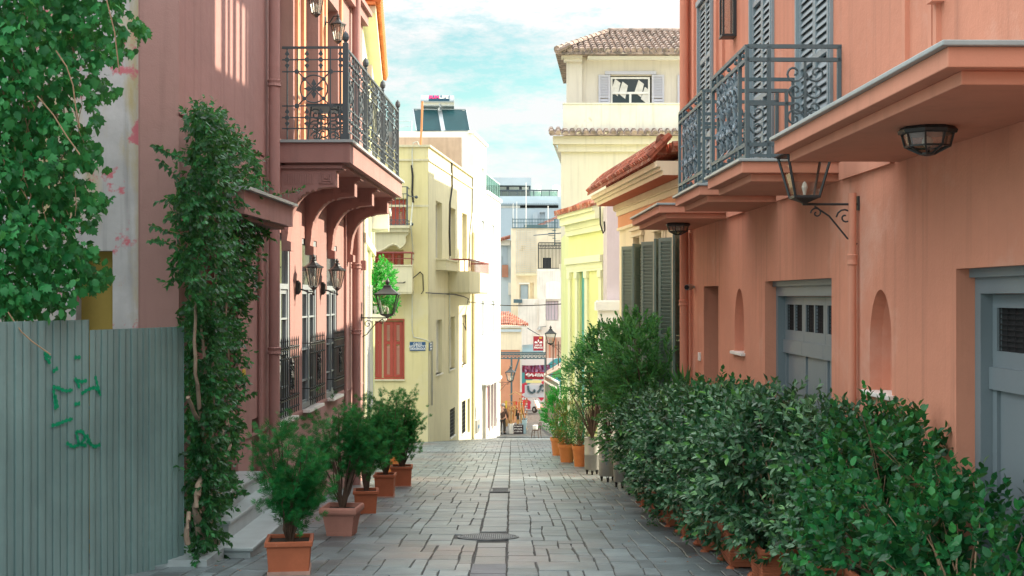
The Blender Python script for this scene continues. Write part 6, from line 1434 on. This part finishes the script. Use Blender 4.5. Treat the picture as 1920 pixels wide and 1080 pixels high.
# climber on the rose wall
cl = empty('climbing_plant', tuple(LF @ Vector((13.2, .3, G(13)))), 'tall dense climber with twisting pale stems against the rose wall', 'climber')
xl = [(205, 368), (230, 352), (262, 346), (300, 344), (350, 326), (400, 322), (450, 328), (500, 322), (540, 322), (570, 338), (600, 345), (700, 350), (900, 350), (1065, 345)]
xr = [(205, 378), (222, 412), (250, 448), (290, 474), (340, 490), (400, 497), (450, 488), (500, 470), (545, 468), (570, 458), (620, 447), (700, 448), (760, 446), (830, 436), (900, 438), (950, 432), (1000, 440), (1065, 425)]
def climb(px, o): d = (3.88-o)*F/(1025-px); return d
pts = []; dirs = []
while len(pts) < 2300:
    py = rng.uniform(208, 1060); a, b = interp(xl, py), interp(xr, py); px = rng.uniform(a, b)
    if noise.noise(Vector((px*.022, py*.022, 3))) < -.28: continue
    if py > 690 and rng.random() < .1+.3*(noise.noise(Vector((px*.03, py*.02, 8))) > .1): continue
    u_ = 1-abs((px-(a+b)/2)/((b-a)/2+1e-6)); o = .06+(.12+.5*u_**.6)*(rng.random()**.55)*(1.0 if py < 560 else .8); d = climb(px, o)
    pts.append(ZX(px, py, d)); dirs.append([.45+rng.normal()*.5, -.5+rng.normal()*.45, -.25+rng.normal()*.6])
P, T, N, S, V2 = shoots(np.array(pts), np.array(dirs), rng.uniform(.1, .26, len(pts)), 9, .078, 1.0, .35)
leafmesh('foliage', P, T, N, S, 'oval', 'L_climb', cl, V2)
# stray sprays
sp = MB(); pts = []; dirs = []
for path in ([(350, 300), (325, 290), (305, 280), (290, 272)], [(350, 350), (320, 320), (300, 300)], [(345, 440), (310, 432), (280, 420)], [(345, 470), (305, 450), (278, 450)], [(350, 400), (330, 400), (310, 410)], [(440, 545), (460, 552), (480, 556)], [(430, 760), (455, 745), (482, 735)], [(440, 700), (460, 712), (458, 730)], [(480, 370), (515, 365), (545, 360), (566, 352)], [(370, 240), (372, 220), (371, 207)], [(440, 930), (452, 920), (462, 925)], [(430, 800), (450, 790), (462, 800)]):
    q = [Vector(ZX(x, y, climb(min(x, 480), .35) if x < 480 else 15.3)) for x, y in path]; sp.tube(q, .006, 5, .003)
    for a, b in zip(q, q[1:]):
        for k in range(5): pts.append(a.lerp(b, k/5)); dirs.append((b-a))
sp.build('spray', 'twig', cl)
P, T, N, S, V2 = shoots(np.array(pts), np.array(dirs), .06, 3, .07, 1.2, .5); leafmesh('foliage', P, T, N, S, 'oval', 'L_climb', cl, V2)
mb = MB(); W = lambda x, y, o=.3: ZX(x, y, climb(x, o))
for path, r0, r1 in (([(400, 1062), (395, 1040), (378, 1015), (374, 985), (372, 965), (385, 945), (400, 925), (398, 900), (385, 870)], .055, .03), ([(425, 1068), (410, 1045), (392, 1020), (380, 1000)], .05, .045), ([(372, 975), (366, 950), (372, 910), (384, 880), (388, 850), (382, 820), (375, 790), (362, 770), (352, 745)], .038, .018),
                     ([(410, 1050), (404, 1010), (395, 985), (402, 950), (415, 925)], .035, .02), ([(382, 820), (380, 790), (372, 740), (366, 700), (364, 640), (366, 560)], .026, .014), ([(400, 900), (412, 850), (416, 820), (428, 790), (432, 760), (418, 730)], .026, .016), ([(395, 850), (398, 800), (400, 740), (398, 680), (402, 600), (405, 480), (400, 380)], .024, .01),
                     ([(420, 860), (432, 835), (428, 800), (440, 770)], .02, .012), ([(352, 1020), (350, 990), (354, 960)], .03, .02), ([(430, 700), (422, 600), (430, 480), (440, 400)], .014, .007), ([(385, 700), (375, 600), (380, 480), (385, 330)], .014, .007)):
    q = [Vector(W(x, y, .42)) for x, y in path]; r_ = []
    for a, b in zip(q, q[1:]): r_ += [a, a.lerp(b, .5)+Vector((random.uniform(-.015, .015), random.uniform(-.02, .02), 0))]
    mb.tube(r_+[q[-1]], r0, 9, r1)
mb.build('stem', 'bark', cl, smooth=True)

# pots --------------------------------------------------------------------
def square_pot(root, w, h, m='terra', foot=None, ribs=False, rim=.035, tp=.02, feet=False, L=None):
    L = L or w; mb = MB(); z0 = .03 if feet else 0
    mb.taper(-w/2+.012, w/2-.012, -L/2+.012, L/2-.012, z0, h-rim*1.4, tp)
    mb.box(-w/2-.006, w/2+.006, -L/2-.006, -L/2+.03, h-rim*1.4, h); mb.box(-w/2-.006, w/2+.006, L/2-.03, L/2+.006, h-rim*1.4, h); mb.box(-w/2-.006, -w/2+.03, -L/2+.03, L/2-.03, h-rim*1.4, h); mb.box(w/2-.03, w/2+.006, -L/2+.03, L/2-.03, h-rim*1.4, h)
    if ribs:
        for k in range(9): z = z0+.05+k*(h-.12)/9; t = tp*(1-(z-z0)/(h-z0)); mb.box(-w/2+t+.004, w/2-t-.004, -L/2+t+.004, L/2-t-.004, z, z+.012)
    p = mb.build('pot', m, root, bevel=.008)
    if foot: mb = MB(); mb.box(-w/2+.018, w/2-.018, -L/2+.018, L/2-.018, -.001, foot); mb.build('pot_foot', 'plinth', p)
    if feet:
        for sx in (-1, 1):
            for sy in (-1, 1): mb = MB(); mb.lathe([(.05, 0), (.06, .015), (.035, .05)], (sx*(w/2-.04), sy*(L/2-.05), -.01), 8); mb.build('pot_foot', 'terra', p)
    mb = MB(); mb.box(-w/2+.03, w/2-.03, -L/2+.03, L/2-.03, h-.07, h-.035); mb.build('soil', 'soil', root)
def round_pot(root, r, h, m='terra_o'):
    mb = MB(); mb.lathe([(r*.68, 0), (r*.9, h*.82), (r*1.0, h*.82), (r*1.02, h), (r*.9, h), (r*.86, h*.8), (r*.6, .04)], n=24); mb.build('pot', m, root, smooth=True)
    mb = MB(); mb.lathe([(r*.84, h-.06), (r*.86, h-.04), (.01, h-.03)], n=16); mb.build('soil', 'soil', root)
def conifer(root, h0, H, W_, nb, seed, sparse=0):
    random.seed(seed); tg = []
    for i in range(nb):
        a = random.uniform(0, 2*PI); rr = W_/2*math.sqrt(random.random())*.88; z = h0+H*(random.uniform(.5, 1) if random.random() < .75 else random.uniform(.3, .6))
        tg.append((rr*math.cos(a), rr*math.sin(a), z))
    mb = MB(); branchy(mb, (0, 0, h0-.05), tg, .016, .003, .12, 5, .7); mb.build('stem', 'bark_d', root)
    P = []; D = []; b0 = Vector((0, 0, h0))
    for t in tg:
        t = Vector(t); off = [Vector((random.gauss(0, 1), random.gauss(0, 1), random.gauss(0, .8)))*.06 for _ in range(4)]
        for k in range(22):
            u = random.uniform(.5 if not sparse else .62, 1.02); p = b0.lerp(t, u); p.x *= (.6+.4*u); p.y *= (.6+.4*u)
            j = Vector((random.gauss(0, 1), random.gauss(0, 1), random.gauss(0, 1.1)))*.045*W_/.6+off[k % 4]*(W_/.6)
            P.append(p+j); D.append(Vector((j.x*7+t.x*.8, j.y*7+t.y*.8, 1.1+random.uniform(-.2, .5))))
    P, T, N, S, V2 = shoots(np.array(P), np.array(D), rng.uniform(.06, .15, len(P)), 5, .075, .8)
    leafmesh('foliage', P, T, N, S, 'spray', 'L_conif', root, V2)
gc = 'conifers in clay pots along the left wall'
def pot_at(px_, d, r, rz=0, lean=0): r.location = (X(px_, d), d, G(d)+.006); r.rotation_euler = (lean, 0, rz)
c1_ = empty('potted_conifer', (0, 0, 0), 'nearest potted conifer, in a square clay planter with limed foot', 'potted plant', gc); square_pot(c1_, .43, .33, 'terra', foot=.05); conifer(c1_, .3, 1.1, .64, 26, 1); pot_at(543, 12.1, c1_, .12)
c2_ = empty('potted_conifer', (0, 0, 0), 'sparse potted conifer in a rounded pink clay pot, second in the row', 'potted plant', gc)
mb = MB(); w = .42; mb.lathe([(w*.36, 0), (w*.37, .03), (w*.38, .05), (w*.375, .055), (w*.46, .27), (w*.52, .275), (w*.545, .3), (w*.545, .335), (w*.52, .36), (w*.47, .36), (w*.44, .3)], sq=True); mb.build('pot', 'terra_p', c2_, bevel=.015); mb = MB(); mb.lathe([(w*.44, .28), (w*.44, .31)], sq=True); mb.build('soil', 'soil', c2_)
conifer(c2_, .32, 1.2, .82, 21, 12, 1); pot_at(641, 15.6, c2_, -.1)
c3_ = empty('potted_conifer', (0, 0, 0), 'bushy potted conifer in a square clay planter, third in the row', 'potted plant', gc); square_pot(c3_, .36, .34, 'terra', foot=.0); conifer(c3_, .3, 1.3, .66, 28, 3); pot_at(686, 18.8, c3_, .1)
c4_ = empty('potted_conifer', (0, 0, 0), 'potted conifer half hidden, fourth in the row', 'potted plant', gc); square_pot(c4_, .36, .4, 'terra', foot=.03); conifer(c4_, .36, 1.4, .62, 24, 4); pot_at(722, 22, c4_)
c5_ = empty('potted_conifer', (0, 0, 0), 'farthest potted conifer of the left row, in a wide clay planter', 'potted plant', gc); square_pot(c5_, .42, .4, 'terra', foot=.03); conifer(c5_, .36, 1.35, .8, 40, 5); pot_at(753, 24.9, c5_, .05)
c6_ = empty('orange_pot', (0, 0, 0), 'small orange pot behind the left row of conifers', 'potted plant'); round_pot(c6_, .22, .42); conifer(c6_, .4, .5, .4, 8, 6); pot_at(736, 29, c6_)
random.seed(21)

# right side: silvery shrubs in ribbed clay planters -----------------------
gh_ = 'silvery leaved shrubs in clay planters on the right'
def shrub(root, blobs, n, k, size, m, kind='oval', L=(.1, .22), base=(0, 0, .35), up=.5, droop=0, stems=16, thr=None, sm='twig', r0=.012, shell=.45, sp=1.0):
    P, D = blobpts(blobs, n, shell, thr); D = unit(D+np.array([0, 0, up])+rng.normal(size=D.shape)*.35)
    Q, T, N, S, V2 = shoots(P, D, rng.uniform(L[0], L[1], len(P)), k, size, sp, droop)
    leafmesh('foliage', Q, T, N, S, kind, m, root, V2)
    mb = MB(); idx = rng.choice(len(P), stems); branchy(mb, base, [tuple(P[i]) for i in idx], r0, .003, .1); mb.build('stem', sm, root)
def elae(lbl, H=1.75, W_=.98, L_=1.25, n=520):
    r = empty('potted_shrub', (0, 0, 0), lbl, 'potted plant', gh_); square_pot(r, .42, .36, 'terra', ribs=True, feet=True, L=.62)
    bl = [(0.05, 0, .95, W_*.5, L_*.5, .62), (-.02, .1, 1.3, W_*.46, L_*.5, H-1.3), (.1, -.25, 1.15, W_*.46, L_*.42, .5), (-.12, .2, .62, W_*.42, L_*.42, .42), (-.08, -.25, .6, W_*.4, L_*.4, .35)]
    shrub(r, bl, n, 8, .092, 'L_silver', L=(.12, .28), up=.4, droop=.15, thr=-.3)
    return r
e1 = elae('x'); e2 = elae('x', 1.7, 1.02, 1.2)
hd = [(20.2, 2.2, 'silvery shrub at the far end of the right hedge, beside the grey drums', 1.0), (18.5, 2.22, 'silvery shrub second from the far end of the right hedge', .98), (16.9, 2.2, 'silvery shrub in the planter with the small weed at its foot', 1.0), (15.5, 2.22, 'silvery shrub above the ribbed planter in mid hedge', 1.0), (14.1, 2.25, 'silvery shrub over the tall planter nearest the paving edge', .98), (12.7, 2.3, 'full silvery shrub at the widest part of the right hedge', .99), (11.4, 2.36, 'nearest silvery shrub of the right hedge, at the bottom of the photo', .97), (10.3, 2.62, 'silvery shrub behind the nearest ones, below the arched niche', .9)]
for i, (d, x_, lbl, sc) in enumerate(hd):
    r = e1 if i == 0 else e2 if i == 1 else copy_tree(e1 if i % 2 == 0 else e2)
    r['label'] = lbl; r.location = (x_, d, G(d)+.01); r.scale = (sc,)*3; r.rotation_euler = (0, 0, 0 if i % 3 else PI)
# dark green privet behind the hedge top and the loose one at the corner
def privet(lbl, bl, n, k=8, size=.085, thr=None, stems=30, name='green_shrub'):
    r = empty(name, (0, 0, 0), lbl, 'shrub'); shrub(r, bl, n, k, size, 'L_privet', 'broad', L=(.12, .26), up=.8, base=(0, 0, .3), stems=stems, thr=thr, shell=.3)
    square_pot(r, .4, .34, 'terra', feet=False, L=.6); return r
r = privet('dark green shrub poking above the hedge below the wide grey door', [(0, 0, 1.25, .5, 1.6, .5), (0, 1.0, 1.2, .45, 1.3, .52)], 520); r.location = (2.55, 14.6, G(14.6))
r = privet('loose glossy green shrub with bare twigs in the near right corner', [(-.1, 0, .9, .6, .8, .45), (.1, .5, 1.0, .45, .6, .42), (-.3, -.5, .65, .5, .6, .42), (.2, -.8, .75, .5, .6, .42)], 560, 7, .078, -.1, 60); r.location = (2.66, 8.7, G(8.7))
mb = MB()
for i in range(26): a = Vector((random.uniform(-.3, .3), random.uniform(-.6, .6), random.uniform(.35, .9))); b = a+Vector((random.uniform(-.5, .3), random.uniform(-.6, .2), random.uniform(.1, .7))); mb.tube([a, a.lerp(b, .5)+Vector((.02, .03, .04)), b], .005, 5, .002)
o = mb.build('bare_twig', 'twig', None); o.parent = r
r = privet('leafy green shrub in front of the near grey garage door', [(0, 0, .75, .55, .6, .4), (-.1, .4, .9, .35, .45, .4), (.1, -.5, .55, .4, .5, .4)], 300, 7, .078, -.1, 40); r.location = (2.62, 7.35, G(7.35)-.12)
r = privet('green shrub whose upright shoots stand before the arched niche sill', [(0, 0, 1.0, .4, .5, .45), (0, .3, 1.15, .3, .4, .4)], 300, 8, .07, None, 20); r.location = (2.75, 9.6, G(9.6))
# weeds
wd = empty('small_weed', (0, 0, 0), 'tiny green weed growing at the foot of a clay planter', 'weed'); P, D = blobpts([(0, 0, .06, .07, .07, .06)], 40); Q, T, N, S, V2 = shoots(P, D, .05, 4, .03); leafmesh('foliage', Q, T, N, S, 'oval', 'L_privet', wd, V2); mb = MB(); branchy(mb, (0, 0, 0), [(.03, 0, .1), (-.04, .02, .09)], .004, .002); mb.build('stem', 'twig', wd); wd.location = (X(1228, 16.7), 16.7, G(16.7))
# wheeled drums with oleanders and a small leaved tree --------------------
gb_ = 'grey drums on wheels used as planters'
def drum(r, rad_=.16, h=.72):
    mb = MB(); mb.lathe([(rad_*.97, .12), (rad_, .13), (rad_, .12+h*.45), (rad_*1.035, .12+h*.46), (rad_*1.035, .12+h*.48), (rad_, .12+h*.49), (rad_, .12+h-.02), (rad_*1.04, .12+h-.015), (rad_*1.04, .12+h), (rad_*.95, .12+h), (rad_*.95, .12+h-.06)], n=24); dr_ = mb.build('drum', 'bin', r, smooth=True)
    for k in range(3):
        a = k*2*PI/3+.5; c = Vector((rad_*.75*math.cos(a), rad_*.75*math.sin(a), .05)); mb = MB(); mb.tube([c-Vector((.018, 0, 0)), c+Vector((.018, 0, 0))], .05, 14); w_ = mb.build('wheel', 'rubber', dr_)
        mb = MB(); mb.bar(c+Vector((-.022, 0, 0)), c+Vector((-.022, .01, .08)), .006, .014); mb.bar(c+Vector((.022, 0, 0)), c+Vector((.022, .01, .08)), .006, .014); mb.build('wheel_fork', 'castiron', dr_)
    mb = MB(); mb.lathe([(rad_*.94, .12+h-.08), (rad_*.94, .12+h-.05)], n=16); mb.build('soil', 'soil', r)
def drumplant(lbl, px, d, rad_, h, fn):
    r = empty('drum_planter', (0, 0, 0), lbl, 'potted plant', gb_); drum(r, rad_, h); fn(r); r.location = (X(px, d), d, G(d)+.005); return r
def treef(r):
    bl = [(-.05, 0, 2.45, .62, .6, .5), (.3, .1, 2.6, .6, .6, .5), (-.2, .1, 2.15, .5, .5, .4), (.1, -.1, 2.85, .45, .45, .35)]
    shrub(r, bl, 900, 9, .055, 'L_ficus', 'oval', (.1, .22), (0, 0, .8), .5, 0, 26, -.15, 'bark_d', .02)
    mb = MB(); mb.tube([(0, 0, .75), (.03, .02, 1.3), (-.02, 0, 1.9), (.05, .02, 2.3)], .03, 8, .018); mb.build('trunk', 'bark_d', r)
def oleaf(H, seed, W_=.6, m='L_olea', kd='lance', sz_=.15):
    def f(r):
        bl = [(0, 0, H-.5, W_, W_, .55), (.1, .15, H-.95, W_*.95, W_, .5), (-.08, 0, H-.15, W_*.6, W_*.6, .4)]
        shrub(r, bl, 330, 10, sz_, m, kd, (.18, .34), (0, 0, .8), .9, 0, 20, -.12, 'bark_d', .014, sp=.8)
    return f
def cascade(r):
    bl = [(0, 0, 1.35, .45, .5, .55), (-.1, -.05, .95, .36, .4, .35), (.1, .1, 1.9, .5, .5, .5)]
    shrub(r, bl, 600, 9, .06, 'L_ficus', 'oval', (.1, .22), (0, 0, .8), .1, .5, 18, -.2, 'bark_d')
dA = drumplant('grey drum on wheels holding a round small leaved tree, farthest of the drums', 1110, 29, .17, .72, treef)
dB = drumplant('grey drum with a blue sprayed arrow and an oleander, second from the far end', 1139, 26.4, .18, .73, oleaf(2.9, 1, .62, 'L_privet', 'oval', .1))
dC = drumplant('grey drum under a dark hanging shrub, third from the far end', 1166, 24.4, .16, .7, cascade)
dD = drumplant('grey drum nearest the clay planters with a tall oleander', 1192, 22.3, .17, .72, oleaf(2.8, 2, .66, 'L_olea', 'oval', .11))
mb = MB(); R_ = .183
def onD(a, z): return (R_*math.cos(a), R_*math.sin(a), z)
for pts in ([(-2.1, .68), (-1.9, .72), (-1.6, .66), (-1.45, .6)], [(-2.0, .7), (-1.85, .55), (-1.8, .38)], [(-2.3, .5), (-2.05, .62), (-1.7, .56), (-1.5, .6)], [(-1.9, .45), (-1.75, .36), (-1.6, .47)]):
    for (a0, z0), (a1, z1_) in zip(pts, pts[1:]):
        for k in range(6):
            t0, t1 = k/6, (k+1)/6; A0, A1 = a0+(a1-a0)*t0, a0+(a1-a0)*t1; Z0, Z1 = z0+(z1_-z0)*t0, z0+(z1_-z0)*t1
            mb.add([onD(A0, Z0-.01), onD(A1, Z1-.01), onD(A1, Z1+.012), onD(A0, Z0+.012)], [(0, 1, 2, 3)])
o = mb.build('spray_mark', 'bluepaint', None); o.parent = dB
# tall shrub with flower head behind
tp = empty('tall_shrub', (0, 0, 0), 'tall green shrub with a dried orange flower head before the cream house', 'shrub'); shrub(tp, [(0, 0, 2.3, .5, .5, .6), (.1, 0, 2.9, .3, .3, .35), (-.3, .1, 1.9, .4, .4, .4)], 420, 8, .08, 'L_privet', 'oval', (.1, .22), (0, 0, .3), .9, 0, 16, -.2, 'bark_d', .016)
mb = MB(); mb.tube([(0, 0, 2.8), (-.05, 0, 3.3), (-.12, 0, 3.62)], .01, 5, .004); mb.build('flower_stem', 'bark_d', tp)
P = np.array([(-.12+rng.normal()*.04, rng.normal()*.04, 3.4+rng.random()*.3) for _ in range(60)]); leafmesh('flower', P, rng.normal(size=(60, 3)), rng.normal(size=(60, 3)), .05, 'oval', 'leather', tp)
square_pot(tp, .4, .4, 'terra'); tp.location = (X(1184, 27.5), 27.5, G(27.5))
ol3 = empty('tall_shrub', (0, 0, 0), 'wide grey green oleander rising between the drums and the salmon wall', 'shrub'); oleaf(2.6, 3, .75)(ol3); square_pot(ol3, .45, .42, 'terra'); ol3.location = (2.3, 21.2, G(21.2))
yc = empty('spiky_plant', (0, 0, 0), 'small drooping spiky plant against the salmon wall corner', 'plant'); P = np.tile([0, 0, .9], (60, 1))+rng.normal(size=(60, 3))*.03; D = unit(rng.normal(size=(60, 3))+[0, 0, .6]); leafmesh('foliage', P, D, rng.normal(size=(60, 3))+[0, 0, 1], rng.uniform(.2, .34, 60), 'narrow', 'L_olea', yc); mb = MB(); mb.tube([(0, 0, 0), (.02, 0, .9)], .03); mb.build('stem', 'bark_d', yc); round_pot(yc, .16, .3, 'terra'); yc.location = (2.62, 19.6, G(19.6)+.75*0); yc.scale = (1, 1, 1.9)
# orange round pots
go_ = 'orange clay pots on the right beyond the drums'
def opot(lbl, px, d, rr, h, fn): r = empty('orange_pot', (0, 0, 0), lbl, 'potted plant', go_); round_pot(r, rr, h); fn(r); r.location = (X(px, d), d, G(d)+.005)
opot('farthest orange pot with a bright green feathery shrub', 1046, 39.8, .24, .56, lambda r: shrub(r, [(0, 0, 1.25, .5, .5, .6), (.1, 0, 1.7, .38, .4, .4), (.3, 0, 1.2, .4, .4, .5)], 620, 9, .07, 'L_lime', 'oval', (.1, .25), (0, 0, .5), .9, 0, 18, -.25))
opot('wide orange pot with a green and orange leaved bush, middle of three', 1063, 35.1, .25, .5, lambda r: shrub(r, [(0, 0, 1.0, .4, .4, .5), (.05, 0, 1.35, .3, .3, .3)], 330, 8, .06, 'L_autumn', 'oval', (.1, .22), (0, 0, .45), .9, 0, 18, -.15))
opot('orange pot beside the grey drums with a sparse green bush', 1087, 32.7, .2, .54, lambda r: shrub(r, [(0, 0, 1.0, .33, .35, .42), (.15, 0, 1.2, .3, .3, .3)], 230, 7, .06, 'L_ficus', 'oval', (.1, .22), (0, 0, .5), .9, 0, 18, -.15))
# bush on the ledge of the green house
lb = empty('ledge_bush', (0, 0, 0), 'bright green bush on the ledge of the narrow pale green house', 'bush'); shrub(lb, [(0, 0, .55, .34, .6, .55), (.05, .2, 1.0, .26, .4, .45), (.05, -.1, .3, .4, .5, .35)], 520, 9, .09, 'L_lime', 'oval', (.1, .2), (0, 0, .1), .4, .2, 10)
mb = MB(); mb.taper(-.14, .14, -.5, .5, 0, .22, .02); mb.build('trough', 'white', lb); lb.location = tuple(SF @ Vector((7.9, .26, 1.13)))

# ================================================================ sky, sun, camera
w = bpy.data.worlds.new('World'); scene.world = w; w.use_nodes = True; nt = w.node_tree; nt.nodes.clear()
out = nt.nodes.new('ShaderNodeOutputWorld'); bg = nt.nodes.new('ShaderNodeBackground'); sk = nt.nodes.new('ShaderNodeTexSky'); sk.sky_type = 'NISHITA'; sk.sun_disc = False
sk.sun_elevation = rad(SUN_EL); sk.sun_rotation = rad(90-SUN_AHEAD); sk.air_density = 1.0; sk.dust_density = .4; sk.ozone_density = 1.5
tc = nt.nodes.new('ShaderNodeTexCoord'); mp = nt.nodes.new('ShaderNodeMapping'); mp.inputs['Scale'].default_value = (2.2, 2.2, 6.5); mp.inputs['Location'].default_value = (.3, .2, .55); nt.links.new(tc.outputs['Generated'], mp.inputs[0])
f1, _ = noisef(nt, mp.outputs[0], 3.6, 10, .4, .56, .7)
cloud = mixc(nt, f1, (0, 0, 0), (1, 1, 1))
skc = mixc(nt, 1.0, sk.outputs[0], (.46, .56, .42), 'MULTIPLY')
sx = nt.nodes.new('ShaderNodeSeparateXYZ'); nt.links.new(tc.outputs['Generated'], sx.inputs[0])   # cloud layer is brighter overhead
zr = nt.nodes.new('ShaderNodeMapRange'); zr.inputs[1].default_value = .2; zr.inputs[2].default_value = .75; zr.inputs[3].default_value = 2.5; zr.inputs[4].default_value = 13.0; nt.links.new(sx.outputs[2], zr.inputs[0])
cv = nt.nodes.new('ShaderNodeVectorMath'); cv.operation = 'SCALE'; cv.inputs[0].default_value = (.98, 1, 1); nt.links.new(zr.outputs[0], cv.inputs['Scale'])
col = mixc(nt, f1, skc, cv.outputs[0])
nt.links.new(col, bg.inputs[0]); bg.inputs[1].default_value = .12; nt.links.new(bg.outputs[0], out.inputs[0])
sl = bpy.data.lights.new('Sun', 'SUN'); sl.energy = 3.2; sl.angle = rad(.6); sl.color = (1, .87, .68); so_ = bpy.data.objects.new('Sun', sl); COL.objects.link(so_)
e, a = rad(SUN_EL), rad(SUN_AHEAD); ts = Vector((math.cos(a)*math.cos(e), math.sin(a)*math.cos(e), math.sin(e))); so_.rotation_euler = ts.to_track_quat('Z', 'Y').to_euler(); so_.location = (20, 20, 30)
cam = bpy.data.cameras.new('Camera'); co = bpy.data.objects.new('Camera', cam); COL.objects.link(co); scene.camera = co
co.location = (0, 0, EYE); co.rotation_euler = (PI/2, 0, 0); cam.sensor_width = 36; cam.lens = F/1920*36; cam.shift_y = (HY-540)/1920; cam.clip_end = 5000; cam.clip_start = .1
vs_ = scene.view_settings; vs_.view_transform = 'Standard'; vs_.look = 'None'; vs_.exposure = 1.72; vs_.gamma = 1; vs_.use_curve_mapping = False
scene.cycles.max_bounces = 10; scene.cycles.diffuse_bounces = 6; scene.cycles.transparent_max_bounces = 16
scene.render.resolution_x = 1024; scene.render.resolution_y = 576
